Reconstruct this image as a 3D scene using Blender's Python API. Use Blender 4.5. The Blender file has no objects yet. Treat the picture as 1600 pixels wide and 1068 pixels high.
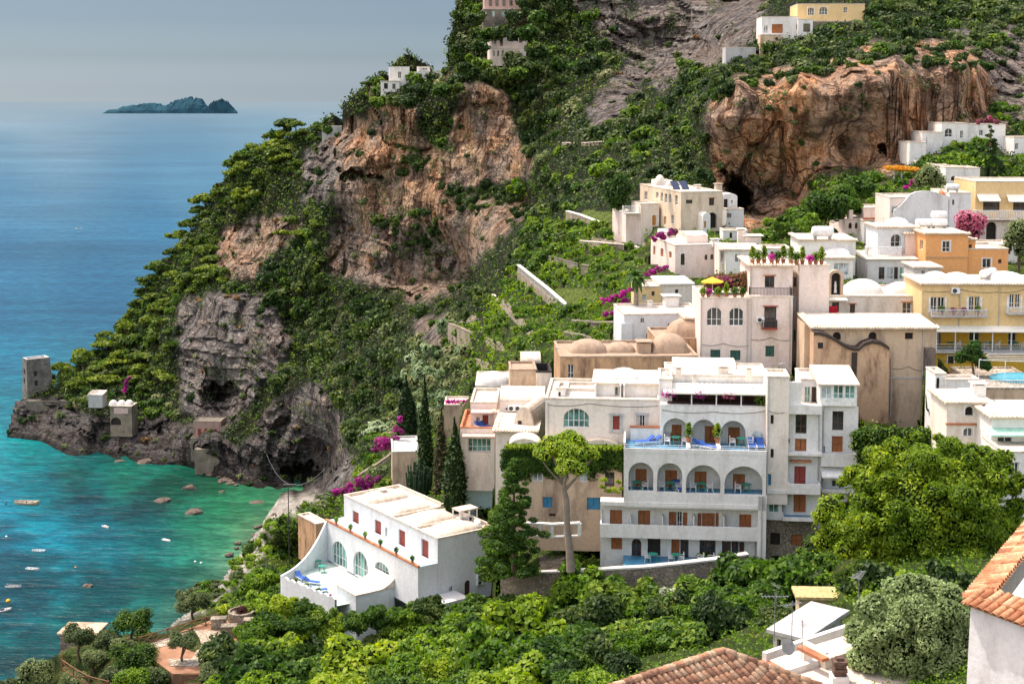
import bpy, math, random
import numpy as np
from mathutils import Vector, Matrix
random.seed(7); rng=np.random.default_rng(11)
scene=bpy.context.scene; col=scene.collection
R=math.radians
# ---------------------------------------------------------------- camera model
H=120.0; FP=2200.0; PITCH=R(5.0); CX=800.0; CY=534.0
Y0=158.0+FP*math.tan(PITCH); K=1.0; SP=math.sin(PITCH); CP=math.cos(PITCH)
cam_d=bpy.data.cameras.new('camera'); cam=bpy.data.objects.new('camera',cam_d); col.objects.link(cam)
cam.location=(0,0,H); cam.rotation_euler=(math.pi/2-PITCH,0,0)
cam_d.sensor_width=36; cam_d.lens=FP*36/1600; cam_d.shift_y=-(CY-Y0)/1600; cam_d.clip_start=0.5; cam_d.clip_end=200000
scene.camera=cam
def ray(px,py):
    dx=(px-CX)/FP; dy=(Y0-py)/FP
    return Vector((dx, CP+dy*SP, -SP+dy*CP))
def P(px,py,D,k=True):
    d=ray(px,py); t=(D*K if k else D)/d.y
    return Vector((0,0,H))+d*t
def onz(px,py,z):
    d=ray(px,py); t=(z-H)/d.z
    return Vector((0,0,H))+d*t
def proj(p):
    x,y,z=p[0],p[1],p[2]-H
    dep=y*CP-z*SP; up=y*SP+z*CP
    return CX+FP*x/dep, Y0-FP*up/dep
def Dz(px,py,z):            # old-unit distance where the ray meets height z
    return onz(px,py,z).y/K
# ---------------------------------------------------------------- materials
MATS={}
def newmat(name):
    m=bpy.data.materials.new(name); m.use_nodes=True
    nt=m.node_tree; b=nt.nodes['Principled BSDF']; return m,nt,b
def N(nt,t,**kw):
    n=nt.nodes.new(t)
    for k,v in kw.items():
        if k.startswith('i_'): n.inputs[k[2:].replace('_',' ')].default_value=v
        else: setattr(n,k,v)
    return n
def ramp(nt,stops,interp='LINEAR'):
    r=nt.nodes.new('ShaderNodeValToRGB'); e=r.color_ramp.elements; r.color_ramp.interpolation=interp
    e[0].position=stops[0][0]; e[0].color=(*stops[0][1],1)
    e[1].position=stops[-1][0]; e[1].color=(*stops[-1][1],1)
    for p,c in stops[1:-1]:
        x=e.new(p); x.color=(*c,1)
    return r
def mixc(nt,fac,a,b,mode='MIX'):
    n=nt.nodes.new('ShaderNodeMix'); n.data_type='RGBA'; n.blend_type=mode
    L=nt.links
    for s,v in ((0,fac),(6,a),(7,b)):
        if hasattr(v,'is_output'): L.new(v,n.inputs[s])
        elif s==0: n.inputs[0].default_value=v
        else: n.inputs[s].default_value=(*v,1)
    return n.outputs[2]
def mth(nt,op,a,b=0.5,clamp=False):
    n=nt.nodes.new('ShaderNodeMath'); n.operation=op; n.use_clamp=clamp
    for i,v in ((0,a),(1,b)):
        if hasattr(v,'is_output'): nt.links.new(v,n.inputs[i])
        else: n.inputs[i].default_value=v
    return n.outputs[0]
def plaster(name,c,stain=(.35,.28,.2),amt=.45,rough=.9,scale=.5,dark=None):
    if name in MATS: return MATS[name]
    m,nt,b=newmat(name); L=nt.links
    g=N(nt,'ShaderNodeNewGeometry'); mp=N(nt,'ShaderNodeMapping'); mp.inputs['Scale'].default_value=(1,1,.28)
    L.new(g.outputs['Position'],mp.inputs[0])
    n1=N(nt,'ShaderNodeTexNoise',i_Scale=scale*1.6,i_Detail=7.0,i_Roughness=.68); L.new(mp.outputs[0],n1.inputs['Vector'])
    n2=N(nt,'ShaderNodeTexNoise',i_Scale=3.2,i_Detail=6.0,i_Roughness=.7); L.new(g.outputs['Position'],n2.inputs['Vector'])
    r1=ramp(nt,[(.47,(0,0,0)),(.68,(1,1,1))]); L.new(n1.outputs[0],r1.inputs[0])
    f=mth(nt,'MULTIPLY',r1.outputs[0],amt)
    c1=mixc(nt,f,c,stain)
    r2=ramp(nt,[(.3,(.80,.80,.80)),(.65,(1.04,1.04,1.04))]); L.new(n2.outputs[0],r2.inputs[0])
    c2=mixc(nt,.75,c1,r2.outputs[0],'MULTIPLY')
    L.new(c2,b.inputs['Base Color']); b.inputs['Roughness'].default_value=rough; b.inputs['Specular IOR Level'].default_value=.25
    bp=N(nt,'ShaderNodeBump',i_Strength=.35,i_Distance=.05); L.new(n2.outputs[0],bp.inputs['Height']); L.new(bp.outputs[0],b.inputs['Normal'])
    MATS[name]=m; return m
def stone(name,c1,c2,scale=2.2,mortar=(.2,.18,.15),warp=.25):
    if name in MATS: return MATS[name]
    m,nt,b=newmat(name); L=nt.links
    g=N(nt,'ShaderNodeNewGeometry'); nz=N(nt,'ShaderNodeTexNoise',i_Scale=1.3,i_Detail=3.0)
    L.new(g.outputs['Position'],nz.inputs['Vector'])
    ad=mixc(nt,warp,g.outputs['Position'],nz.outputs['Color'],'ADD')
    v=N(nt,'ShaderNodeTexVoronoi',i_Scale=scale); L.new(ad,v.inputs['Vector'])
    ve=N(nt,'ShaderNodeTexVoronoi',i_Scale=scale,feature='DISTANCE_TO_EDGE'); L.new(ad,ve.inputs['Vector'])
    sp=N(nt,'ShaderNodeSeparateColor'); L.new(v.outputs['Color'],sp.inputs[0])
    cc=mixc(nt,sp.outputs[0],c1,c2)
    e=ramp(nt,[(.0,(0,0,0)),(.09,(1,1,1))]); L.new(ve.outputs[0],e.inputs[0])
    o=mixc(nt,e.outputs[0],mortar,cc)
    n3=N(nt,'ShaderNodeTexNoise',i_Scale=.35,i_Detail=6.0); L.new(g.outputs['Position'],n3.inputs['Vector'])
    r=ramp(nt,[(.3,(.55,.55,.52)),(.7,(1.15,1.12,1.08))]); L.new(n3.outputs[0],r.inputs[0])
    L.new(mixc(nt,1.0,o,r.outputs[0],'MULTIPLY'),b.inputs['Base Color']); b.inputs['Roughness'].default_value=.95
    bp=N(nt,'ShaderNodeBump',i_Strength=.8,i_Distance=.12); L.new(e.outputs[0],bp.inputs['Height']); L.new(bp.outputs[0],b.inputs['Normal'])
    MATS[name]=m; return m
def simple(name,c,rough=.6,metal=0,spec=.3,var=.25,vs=4.0):
    if name in MATS: return MATS[name]
    m,nt,b=newmat(name); L=nt.links
    g=N(nt,'ShaderNodeTexCoord'); n=N(nt,'ShaderNodeTexNoise',i_Scale=vs,i_Detail=4.0); L.new(g.outputs['Object'],n.inputs['Vector'])
    r=ramp(nt,[(.3,(1-var,)*3),(.7,(1+var*.4,)*3)]); L.new(n.outputs[0],r.inputs[0])
    L.new(mixc(nt,1.0,c,r.outputs[0],'MULTIPLY'),b.inputs['Base Color'])
    b.inputs['Roughness'].default_value=rough; b.inputs['Metallic'].default_value=metal; b.inputs['Specular IOR Level'].default_value=spec
    MATS[name]=m; return m
def leafmat(name,c1,c2,c3=None,trans=.35,vs=.6):
    """leaf colour: varies per leaf (vertex attribute 'rnd'), per clump (noise) and per plant"""
    if name in MATS: return MATS[name]
    m,nt,b=newmat(name); L=nt.links
    at=N(nt,'ShaderNodeAttribute',attribute_name='rnd'); oi=N(nt,'ShaderNodeObjectInfo')
    g=N(nt,'ShaderNodeNewGeometry'); n=N(nt,'ShaderNodeTexNoise',i_Scale=vs,i_Detail=2.0); L.new(g.outputs['Position'],n.inputs['Vector'])
    s=mth(nt,'MULTIPLY',at.outputs['Fac'],.45); s2=mth(nt,'MULTIPLY',n.outputs[0],.9); s3=mth(nt,'MULTIPLY',oi.outputs['Random'],.45)
    t=mth(nt,'SUBTRACT',mth(nt,'ADD',mth(nt,'ADD',s,s2),s3),.42)
    cr=ramp(nt,[(0.05,c1),(.55,c2),(1,c3 or c2)]); L.new(t,cr.inputs[0])
    out=nt.nodes['Material Output']; tr=N(nt,'ShaderNodeBsdfTranslucent'); mx=N(nt,'ShaderNodeMixShader')
    hs=N(nt,'ShaderNodeHueSaturation',i_Saturation=1.1,i_Value=1.6); L.new(cr.outputs[0],hs.inputs['Color']); L.new(hs.outputs[0],tr.inputs[0])
    L.new(cr.outputs[0],b.inputs['Base Color']); b.inputs['Roughness'].default_value=.55; b.inputs['Specular IOR Level'].default_value=.2
    mx.inputs[0].default_value=trans; L.new(b.outputs[0],mx.inputs[1]); L.new(tr.outputs[0],mx.inputs[2]); L.new(mx.outputs[0],out.inputs[0])
    MATS[name]=m; return m
def glass(name,c,rough=.12):
    if name in MATS: return MATS[name]
    m,nt,b=newmat(name); L=nt.links
    g=N(nt,'ShaderNodeNewGeometry'); n=N(nt,'ShaderNodeTexNoise',i_Scale=.9,i_Detail=3.0); L.new(g.outputs['Position'],n.inputs['Vector'])
    r=ramp(nt,[(.4,tuple(x*.5 for x in c)),(.62,tuple(min(1,x*1.8) for x in c))]); L.new(n.outputs[0],r.inputs[0]); L.new(r.outputs[0],b.inputs['Base Color'])
    b.inputs['Roughness'].default_value=rough; b.inputs['Specular IOR Level'].default_value=.8; MATS[name]=m; return m
def louvre(name,c):
    if name in MATS: return MATS[name]
    m,nt,b=newmat(name); L=nt.links
    g=N(nt,'ShaderNodeTexCoord'); w=N(nt,'ShaderNodeTexWave',i_Scale=3.4,i_Distortion=.0,bands_direction='Z'); L.new(g.outputs['Object'],w.inputs[0])
    n=N(nt,'ShaderNodeTexNoise',i_Scale=1.7,i_Detail=4.0); L.new(g.outputs['Object'],n.inputs['Vector'])
    c0=mixc(nt,n.outputs[0],tuple(x*.6 for x in c),tuple(x*1.35 for x in c))
    r=ramp(nt,[(.15,(.45,.42,.4)),(.6,(1.1,1.1,1.1))]); L.new(w.outputs[0],r.inputs[0])
    L.new(mixc(nt,.8,c0,r.outputs[0],'MULTIPLY'),b.inputs['Base Color']); b.inputs['Roughness'].default_value=.5
    bp=N(nt,'ShaderNodeBump',i_Strength=.6,i_Distance=.03); L.new(w.outputs[0],bp.inputs['Height']); L.new(bp.outputs[0],b.inputs['Normal'])
    MATS[name]=m; return m
WHITE=plaster('white_plaster',(.76,.745,.72),(.46,.41,.36),.5)
WHITE2=plaster('cool_white_plaster',(.68,.71,.74),(.46,.45,.43),.4)
CREAMW=plaster('aged_white_plaster',(.78,.70,.62),(.40,.31,.24),.5)
PINKW=plaster('pinkish_plaster',(.78,.66,.60),(.42,.32,.26),.5)
BEIGE=plaster('beige_plaster',(.66,.55,.42),(.30,.22,.15),.6)
RUIN=plaster('weathered_ochre_plaster',(.52,.33,.19),(.17,.10,.07),.95,scale=.75)
RUIN2=plaster('church_plaster',(.60,.45,.32),(.22,.15,.11),.85,scale=.45)
YELLOW=plaster('yellow_plaster',(.76,.55,.28),(.5,.34,.2),.4)
DYELLOW=plaster('deep_yellow_plaster',(.70,.42,.05),(.45,.26,.06),.4)
ORANGE=plaster('orange_plaster',(.78,.38,.15),(.55,.25,.12),.35)
ROOFW=plaster('whitewashed_roof',(.66,.58,.49),(.36,.29,.23),.8,scale=.9)
ROOFB=plaster('brown_roof_render',(.40,.29,.21),(.20,.15,.11),.7,scale=1.0)
TURQ=plaster('pale_turquoise_plaster',(.55,.74,.70),(.5,.5,.45),.4)
GREYP=plaster('grey_plaster',(.5,.49,.48),(.25,.24,.22),.6)
STONE=stone('rubble_stone',(.30,.26,.21),(.17,.15,.13),3.6)
STONE_W=stone('warm_rubble_stone',(.42,.36,.28),(.27,.22,.17),3.6)
STONE_D=stone('tower_stone',(.24,.22,.2),(.15,.14,.13),1.3)
WOOD=louvre('brown_louvred_wood',(.40,.13,.03)); REDW=louvre('red_louvred_wood',(.34,.05,.03)); GREENW=louvre('green_louvred_wood',(.03,.12,.09))
BLUEW=louvre('blue_louvred_wood',(.05,.28,.50)); DARKW=louvre('dark_louvred_wood',(.08,.04,.03)); OCHW=louvre('orange_wood',(.6,.28,.06))
GLASSD=glass('dark_glass',(.03,.035,.04)); GLASSG=glass('green_glass',(.10,.22,.20)); GLASSW=glass('curtained_glass',(.30,.34,.36))
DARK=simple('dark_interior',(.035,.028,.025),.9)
FRAMEW=simple('white_frame',(.78,.78,.76),.5); FRAMEB=simple('brown_frame',(.13,.06,.04),.5)
METAL=simple('grey_metal',(.35,.36,.38),.4,.6); RAILW=simple('white_painted_iron',(.75,.76,.77),.5); RAILD=simple('dark_iron',(.06,.06,.065),.6)
TERRA=simple('terracotta',(.50,.20,.10),.85,vs=1.3,var=.45); TILEW=simple('lime_washed_tile',(.70,.58,.46),.9,vs=1.5,var=.4)
BLUEF=simple('blue_floor_tile',(.06,.24,.40),.35,vs=1.2,var=.3); BLUEC=simple('blue_canvas',(.03,.10,.38),.7); GREENC=simple('green_plastic',(.04,.30,.22),.4)
PLASTIC=simple('white_plastic',(.82,.82,.82),.35); CANVAS=simple('cream_canvas',(.82,.78,.68),.8,var=.12); PINKC=simple('faded_pink_canvas',(.58,.42,.38),.8)
REDC=simple('red_cloth',(.6,.02,.04),.8); YELC=simple('yellow_canvas',(.80,.50,.04),.8,var=.1); BARK=simple('bark',(.13,.085,.06),.95,vs=3); BARKL=simple('pale_bark',(.26,.21,.17),.95,vs=3)
SOLAR=simple('solar_panel',(.02,.03,.07),.15,spec=.8); WATERP=simple('pool_water',(.05,.40,.55),.08,spec=.7)
TEALC=simple('teal_tile_floor',(.52,.66,.60),.4,vs=.9,var=.35); PATHM=stone('pale_paving',(.52,.45,.36),(.42,.34,.26),1.6,(.28,.22,.17))
EARTH=simple('red_earth',(.32,.17,.10),.95,vs=.6,var=.4); RAILWOOD=simple('rustic_wood',(.20,.10,.05),.85)
# ---------------------------------------------------------------- objects
def tag(o,label=None,cat=None,group=None,kind=None):
    if label: o['label']=label
    if cat: o['category']=cat
    if group: o['group']=group
    if kind: o['kind']=kind
    return o
def empty(name,loc,rz=0):
    o=bpy.data.objects.new(name,None); col.objects.link(o); o.location=loc; o.rotation_euler=(0,0,rz); o.empty_display_size=.3; return o
class M:
    def __init__(s): s.v=[]; s.f=[]; s.mi=[]; s.mats=[]; s.cm=0; s.smooth=[]
    def mat(s,m):
        if m not in s.mats: s.mats.append(m)
        s.cm=s.mats.index(m); return s
    def face(s,pts,sm=False):
        b=len(s.v); s.v+= [tuple(p) for p in pts]; s.f.append(tuple(range(b,b+len(pts)))); s.mi.append(s.cm); s.smooth.append(sm)
    def idx(s,verts,faces,sm=False):
        b=len(s.v); s.v+=[tuple(p) for p in verts]
        for f in faces: s.f.append(tuple(i+b for i in f)); s.mi.append(s.cm); s.smooth.append(sm)
    def box(s,x0,x1,y0,y1,z0,z1):
        v=[(x0,y0,z0),(x1,y0,z0),(x1,y1,z0),(x0,y1,z0),(x0,y0,z1),(x1,y0,z1),(x1,y1,z1),(x0,y1,z1)]
        s.idx(v,[(0,3,2,1),(4,5,6,7),(0,1,5,4),(1,2,6,5),(2,3,7,6),(3,0,4,7)])
    def obox(s,c,ax,ay,az):   # centre + half axis vectors
        c=Vector(c); ax=Vector(ax); ay=Vector(ay); az=Vector(az)
        v=[c+a*ax+b*ay+d*az for d in(-1,1) for a,b in((-1,-1),(1,-1),(1,1),(-1,1))]
        s.idx(v,[(0,3,2,1),(4,5,6,7),(0,1,5,4),(1,2,6,5),(2,3,7,6),(3,0,4,7)])
    def tube(s,pts,rad,n=7,cap=True,sm=True):
        pts=[Vector(p) for p in pts]; rings=[]
        if not hasattr(rad,'__len__'): rad=[rad]*len(pts)
        for i,p in enumerate(pts):
            d=(pts[min(i+1,len(pts)-1)]-pts[max(i-1,0)]).normalized()
            a=d.cross(Vector((0,0,1)) if abs(d.z)<.9 else Vector((1,0,0))).normalized(); b=d.cross(a)
            rings.append([p+(a*math.cos(t)+b*math.sin(t))*rad[i] for t in [2*math.pi*k/n for k in range(n)]])
        v=[q for r in rings for q in r]; f=[]
        for i in range(len(pts)-1):
            for k in range(n):
                f.append((i*n+k,i*n+(k+1)%n,(i+1)*n+(k+1)%n,(i+1)*n+k))
        s.idx(v,f,sm)
        if cap: s.face(rings[0]); s.face(rings[-1][::-1])
    def lathe(s,c,prof,n=16,sx=1,sy=1,sm=True):  # prof: (r,z)
        v=[];f=[]
        for r,z in prof:
            for k in range(n):
                t=2*math.pi*k/n; v.append((c[0]+r*sx*math.cos(t),c[1]+r*sy*math.sin(t),c[2]+z))
        for i in range(len(prof)-1):
            for k in range(n): f.append((i*n+k,i*n+(k+1)%n,(i+1)*n+(k+1)%n,(i+1)*n+k))
        s.idx(v,f,sm)
        s.face(v[-n:])
    def prism(s,poly,y0,y1,fn=None): # poly in (a,z), extruded along y
        fn=fn or (lambda a,y,z:(a,y,z)); n=len(poly)
        A=[fn(a,y0,z) for a,z in poly]; B=[fn(a,y1,z) for a,z in poly]
        s.face(A); s.face(B[::-1])
        for i in range(n): s.face([A[i],B[i],B[(i+1)%n],A[(i+1)%n]])
    def build(s,name,parent=None,mat=None):
        me=bpy.data.meshes.new(name); me.from_pydata(s.v,[],s.f)
        for m in (s.mats or [mat or WHITE]): me.materials.append(m)
        if s.mats: me.polygons.foreach_set('material_index',s.mi)
        me.polygons.foreach_set('use_smooth',s.smooth)
        me.update(); o=bpy.data.objects.new(name,me); col.objects.link(o)
        if parent: o.parent=parent
        return o
# ---------------------------------------------------------------- noise
def _h(ix,iy,iz,seed):
    n=(ix*374761393+iy*668265263+iz*2147483647*3+seed*974711).astype(np.int64)&0xffffffff
    n=((n^(n>>13))*1274126177)&0xffffffff; n=n^(n>>16)
    return (n&0xffff)/65535.0
_G=np.array([(1,1,0),(-1,1,0),(1,-1,0),(-1,-1,0),(1,0,1),(-1,0,1),(1,0,-1),(-1,0,-1),(0,1,1),(0,-1,1),(0,1,-1),(0,-1,-1)],float)
def vnoise(x,y,z,seed=0):
    """gradient noise, about -1..1"""
    x=np.asarray(x,float);y=np.asarray(y,float)+0*x;z=np.asarray(z,float)+0*x
    c,s_=math.cos(.6),math.sin(.6); x,y=x*c-y*s_+.31,x*s_+y*c+.17; y,z=y*c-z*s_,y*s_+z*c+.11
    xi=np.floor(x).astype(np.int64);yi=np.floor(y).astype(np.int64);zi=np.floor(z).astype(np.int64)
    fx=x-xi;fy=y-yi;fz=z-zi; f=lambda t:t*t*t*(t*(t*6-15)+10); ux,uy,uz=f(fx),f(fy),f(fz); r=0
    for a in(0,1):
        for b in(0,1):
            for c_ in(0,1):
                g=_G[(_h(xi+a,yi+b,zi+c_,seed)*65535).astype(np.int64)%12]
                r=r+(g[...,0]*(fx-a)+g[...,1]*(fy-b)+g[...,2]*(fz-c_))*(ux if a else 1-ux)*(uy if b else 1-uy)*(uz if c_ else 1-uz)
    return r*1.35
def fbm(x,y,z,oct=4,seed=0,gain=.5):
    r=0;a=1;s=0
    for o in range(oct):
        r=r+a*vnoise(x*2**o,y*2**o,z*2**o,seed+o); s+=a; a*=gain
    return r/s
def inpoly(x,y,poly):
    r=np.zeros(np.shape(x),bool); n=len(poly)
    for i in range(n):
        x1,y1=poly[i];x2,y2=poly[(i+1)%n]
        if y1==y2: continue
        c=((y1>y)!=(y2>y))&(x<(x2-x1)*(y-y1)/(y2-y1)+x1); r^=c
    return r
# ---------------------------------------------------------------- buildings
FOOT=[]   # footprints: (root matrix inverse, u0,u1,v0,v1,zbase world)
RECTS=[]  # image areas the buildings cover (to keep scattered shrubs out of the walls)
CTRL=[]   # ground anchor points (px,py,D)
KM={'W':WOOD,'R':REDW,'G':GREENW,'B':BLUEW,'O':OCHW,'D':DARKW}
class House:
    def __init__(s,name,label,cat,x0,yb,D,yaw=0,group=None):
        s.O=P(x0,yb,D); s.yaw=R(yaw); s.D=D; s.eu=Vector((math.cos(s.yaw),math.sin(s.yaw),0)); s.ev=Vector((-s.eu.y,s.eu.x,0))
        s.root=tag(empty(name,s.O,s.yaw),label,cat,group); s.ppm=FP/(s.O.y)
    def w(s,u,v,z): return s.O+s.eu*u+s.ev*v+Vector((0,0,z))
    def _pl(s,px,py,n,c):
        d=ray(px,py); o=Vector((0,0,H)); t=(c+s.O.dot(n)-o.dot(n))/d.dot(n); p=o+d*t-s.O
        return p
    def fr(s,px,py,v=0):
        p=s._pl(px,py,s.ev,v); return p.dot(s.eu),p.z
    def sd(s,px,py,u=0):
        p=s._pl(px,py,s.eu,u); return p.dot(s.ev),p.z
    def top(s,px,py,z):
        p=onz(px,py,z+s.O.z)-s.O; return p.dot(s.eu),p.dot(s.ev)
    def px(s,u,v,z): return proj(s.w(u,v,z))
    def depfor(s,u,z,lx,v0=0):
        best=min((abs(s.px(u,v0+d*.1,z)[0]-lx),d*.1) for d in range(5,400)); return best[1]
    def openpart(s,kind,fn,a0,a1,b0,b1,arch,t):
        k=kind[0]; w=a1-a0; h=b1-b0
        if k in KM:
            m=M().mat(KM[k]); n=2 if w>.55 else 1
            for i in range(n):
                x0=a0+w*i/n+.015; x1=a0+w*(i+1)/n-.015
                pts=[fn(x,z,c) for c in(t-.03,t+.03) for x,z in((x0,b0),(x1,b0),(x1,b1),(x0,b1))]
                m.idx(pts,[(0,3,2,1),(4,5,6,7),(0,1,5,4),(1,2,6,5),(2,3,7,6),(3,0,4,7)])
                m.mat(KM[k])
                for zz in (b0,b0+h*.48,b1-.09):   # rails of the leaf
                    pts=[fn(x,z,c) for c in(t-.06,t-.028) for x,z in((x0,zz),(x1,zz),(x1,zz+.09),(x0,zz+.09))]
                    m.idx(pts,[(0,3,2,1),(4,5,6,7),(0,1,5,4),(1,2,6,5),(2,3,7,6),(3,0,4,7)])
            m.build('shutter' if h<1.7 else 'door',s.root); return
        if k=='K':
            m=M().mat(DARK); m.face([fn(a0-.05,b0-.05,t),fn(a1+.05,b0-.05,t),fn(a1+.05,b1+.05,t),fn(a0-.05,b1+.05,t)]); m.build('opening',s.root); return  # dark panel stands in for the shade inside the opening
        fm={'g':FRAMEW,'n':FRAMEB,'c':FRAMEW,'t':FRAMEW}[k]; gm={'g':GLASSD,'n':GLASSD,'c':GLASSW,'t':GLASSG}[k]
        m=M().mat(fm); b=.07 if w>.5 else .05
        nv=1 if w<1.3 else (2 if w<2.3 else 4)
        bars=[(a0,a0+b,b0,b1),(a1-b,a1,b0,b1),(a0+b,a1-b,b0,b0+b),(a0+b,a1-b,b1-b,b1)]+[(a0+w*i/(nv+1)-b/2,a0+w*i/(nv+1)+b/2,b0+b,b1-b) for i in range(1,nv+1)]
        for (x0,x1,z0,z1) in bars:
            pts=[fn(x,z,c) for c in(t-.06,t-.005) for x,z in((x0,z0),(x1,z0),(x1,z1),(x0,z1))]
            m.idx(pts,[(0,3,2,1),(4,5,6,7),(0,1,5,4),(1,2,6,5),(2,3,7,6),(3,0,4,7)])
        if h>1.2:
            zz=b0+h*.35; x0=a0+b;x1=a1-b
            pts=[fn(x,z,c) for c in(t-.05,t-.01) for x,z in((x0,zz),(x1,zz),(x1,zz+b*.7),(x0,zz+b*.7))]
            m.idx(pts,[(0,3,2,1),(4,5,6,7),(0,1,5,4),(1,2,6,5),(2,3,7,6),(3,0,4,7)])
        o=m.build('window',s.root)
        g=M().mat(gm); g.face([fn(a0-.05,b0-.05,t),fn(a1+.05,b0-.05,t),fn(a1+.05,b1+.05,t),fn(a0-.05,b1+.05,t)]); g.build('pane',o)
    def wallface(s,m,fn,A0,A1,B0,B1,ops,t=.2):
        """outer face of a wall with real openings and reveals; fn(a,b,c) maps along/up/inward to local space"""
        xs=sorted({A0,A1}|{o[1] for o in ops}|{o[2] for o in ops}); zs=sorted({B0,B1}|{o[3] for o in ops}|{o[4] for o in ops})
        xs=[x for x in xs if A0-1e-6<=x<=A1+1e-6]; zs=[z for z in zs if B0-1e-6<=z<=B1+1e-6]
        for i in range(len(xs)-1):
            for j in range(len(zs)-1):
                cx=(xs[i]+xs[i+1])/2; cz=(zs[j]+zs[j+1])/2
                if any(o[1]<cx<o[2] and o[3]<cz<o[4] for o in ops): continue
                m.face([fn(xs[i],zs[j],0),fn(xs[i+1],zs[j],0),fn(xs[i+1],zs[j+1],0),fn(xs[i],zs[j+1],0)])
        for o in ops:
            k,a0,a1,b0,b1=o[:5]; tt=o[5] if len(o)>5 and o[5] else t; arch='a' in k[1:]
            m.face([fn(a0,b0,0),fn(a1,b0,0),fn(a1,b0,tt),fn(a0,b0,tt)])
            rad=(a1-a0)/2; spring=b1-min(rad,(b1-b0)*.6) if arch else b1; ry=b1-spring
            m.face([fn(a0,b0,0),fn(a0,b0,tt),fn(a0,spring,tt),fn(a0,spring,0)])
            m.face([fn(a1,b0,tt),fn(a1,b0,0),fn(a1,spring,0),fn(a1,spring,tt)])
            if not arch: m.face([fn(a0,b1,0),fn(a0,b1,tt),fn(a1,b1,tt),fn(a1,b1,0)])
            else:
                n=14; arc=[(a0+rad-rad*math.cos(math.pi*q/n),spring+ry*math.sin(math.pi*q/n)) for q in range(n+1)]
                for q in range(n):
                    (x0,z0),(x1,z1)=arc[q],arc[q+1]
                    m.face([fn(x0,z0,0),fn(x1,z1,0),fn(x1,b1,0),fn(x0,b1,0)])
                    m.face([fn(x0,z0,0),fn(x0,z0,tt),fn(x1,z1,tt),fn(x1,z1,0)])
                    m.face([fn(x0,z0,tt),fn(x0,b1,tt),fn(x1,b1,tt),fn(x1,z1,tt)])
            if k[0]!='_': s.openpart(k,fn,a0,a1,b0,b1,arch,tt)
            if 's' in k[1:] or 'm' in k[1:] or 'x' in k[1:]:
                mm=M().mat({'s':GREYP,'m':REDW if 'r' in k[1:] else TERRA,'x':FRAMEW}['s' if 's' in k[1:] else 'm' if 'm' in k[1:] else 'x'])
                e=.28 if 's' in k[1:] else .12; pr=-.06
                L=[(a0-e*1.3,a1+e*1.3,b1+.02,b1+.02+e*.8,-.16 if 'x' not in k[1:] else -.03)]
                if 's' in k[1:]: L+=[(a0-e,a0-.02,b0-.1,b1+.02,pr),(a1+.02,a1+e,b0-.1,b1+.02,pr),(a0-e*1.2,a1+e*1.2,b0-.25,b0-.1,-.1)]
                elif 'x' in k[1:]: L+=[(a0-e,a0,b0,b1+.02,-.03),(a1,a1+e,b0,b1+.02,-.03)]
                for x0,x1,z0,z1,c0 in L:
                    pts=[fn(x,z,c) for c in(c0,.02) for x,z in((x0,z0),(x1,z0),(x1,z1),(x0,z1))]
                    mm.idx(pts,[(0,3,2,1),(4,5,6,7),(0,1,5,4),(1,2,6,5),(2,3,7,6),(3,0,4,7)])
                mm.build('surround' if 's' in k[1:] else 'lintel' if 'm' in k[1:] else 'trim',s.root)
    def block(s,x0,x1,yt,yb,v=0,dep=8,mat=None,roof='flat',wins=(),lwins=(),rwins=(),foot=2.0,rmat=None,par=.22,name='wall',t=.2,ctrl=True,profile=None,rx=None):
        mat=mat or WHITE; xm=(x0+x1)/2; ym=(yt+yb)/2
        u0=s.fr(x0,ym,v)[0]; u1=s.fr(x1,ym,v)[0]; z1=s.fr(xm,yt,v)[1]; zb=s.fr(xm,yb,v)[1]; z0=zb-foot
        if isinstance(dep,tuple): dep=s.depfor(u0,z1,dep[1],v)
        m=M().mat(mat); v1=v+dep
        def conv(L,f,fn2):
            o=[]
            for wdef in L:
                k,a,b,c,d=wdef[:5]; p=f(a,(b+d)/2); q=f(c,(b+d)/2); am=(a+c)/2
                za=f(am,b)[1]; zc=f(am,d)[1]; o.append((k,min(p[0],q[0]),max(p[0],q[0]),max(zc,z0+.05),min(za,z1-.04),wdef[5] if len(wdef)>5 else None))
            return o
        F=lambda a,b,c:(a,v+c,b); Lf=lambda a,b,c:(u0+c,a,b); Rf=lambda a,b,c:(u1-c,a,b)
        s.wallface(m,F,u0,u1,z0,z1,conv(wins,lambda x,y:s.fr(x,y,v),F),t)
        s.wallface(m,Lf,v,v1,z0,z1,[o for o in conv(lwins,lambda x,y:s.sd(x,y,u0),Lf) if o[1]>v and o[2]<v1],t)
        s.wallface(m,Rf,v,v1,z0,z1,[o for o in conv(rwins,lambda x,y:s.sd(x,y,u1),Rf) if o[1]>v and o[2]<v1],t)
        m.face([(u1,v1,z0),(u0,v1,z0),(u0,v1,z1),(u1,v1,z1)])
        m.build(name,s.root)
        r=M().mat(rmat or ROOFW)
        if roof=='flat':
            o=.04;i=-.2;za=z1+.03;zr=z1-par
            O_=[(u0-o,v-o),(u1+o,v-o),(u1+o,v1+o),(u0-o,v1+o)]; I_=[(u0-i,v-i),(u1+i,v-i),(u1+i,v1+i),(u0-i,v1+i)]
            for k in range(4):
                a,b=O_[k],O_[(k+1)%4]; c,d=I_[k],I_[(k+1)%4]
                r.face([(*a,z1-.12),(*b,z1-.12),(*b,za),(*a,za)]); r.face([(*a,za),(*b,za),(*d,za),(*c,za)]); r.face([(*c,za),(*d,za),(*d,zr),(*c,zr)])
            r.face([(*p,zr) for p in I_])
        elif roof in('slab','tile'):
            o=.25; r.box(u0-o,u1+o,v-o,v1+o,z1-.03,z1+.14)
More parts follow.
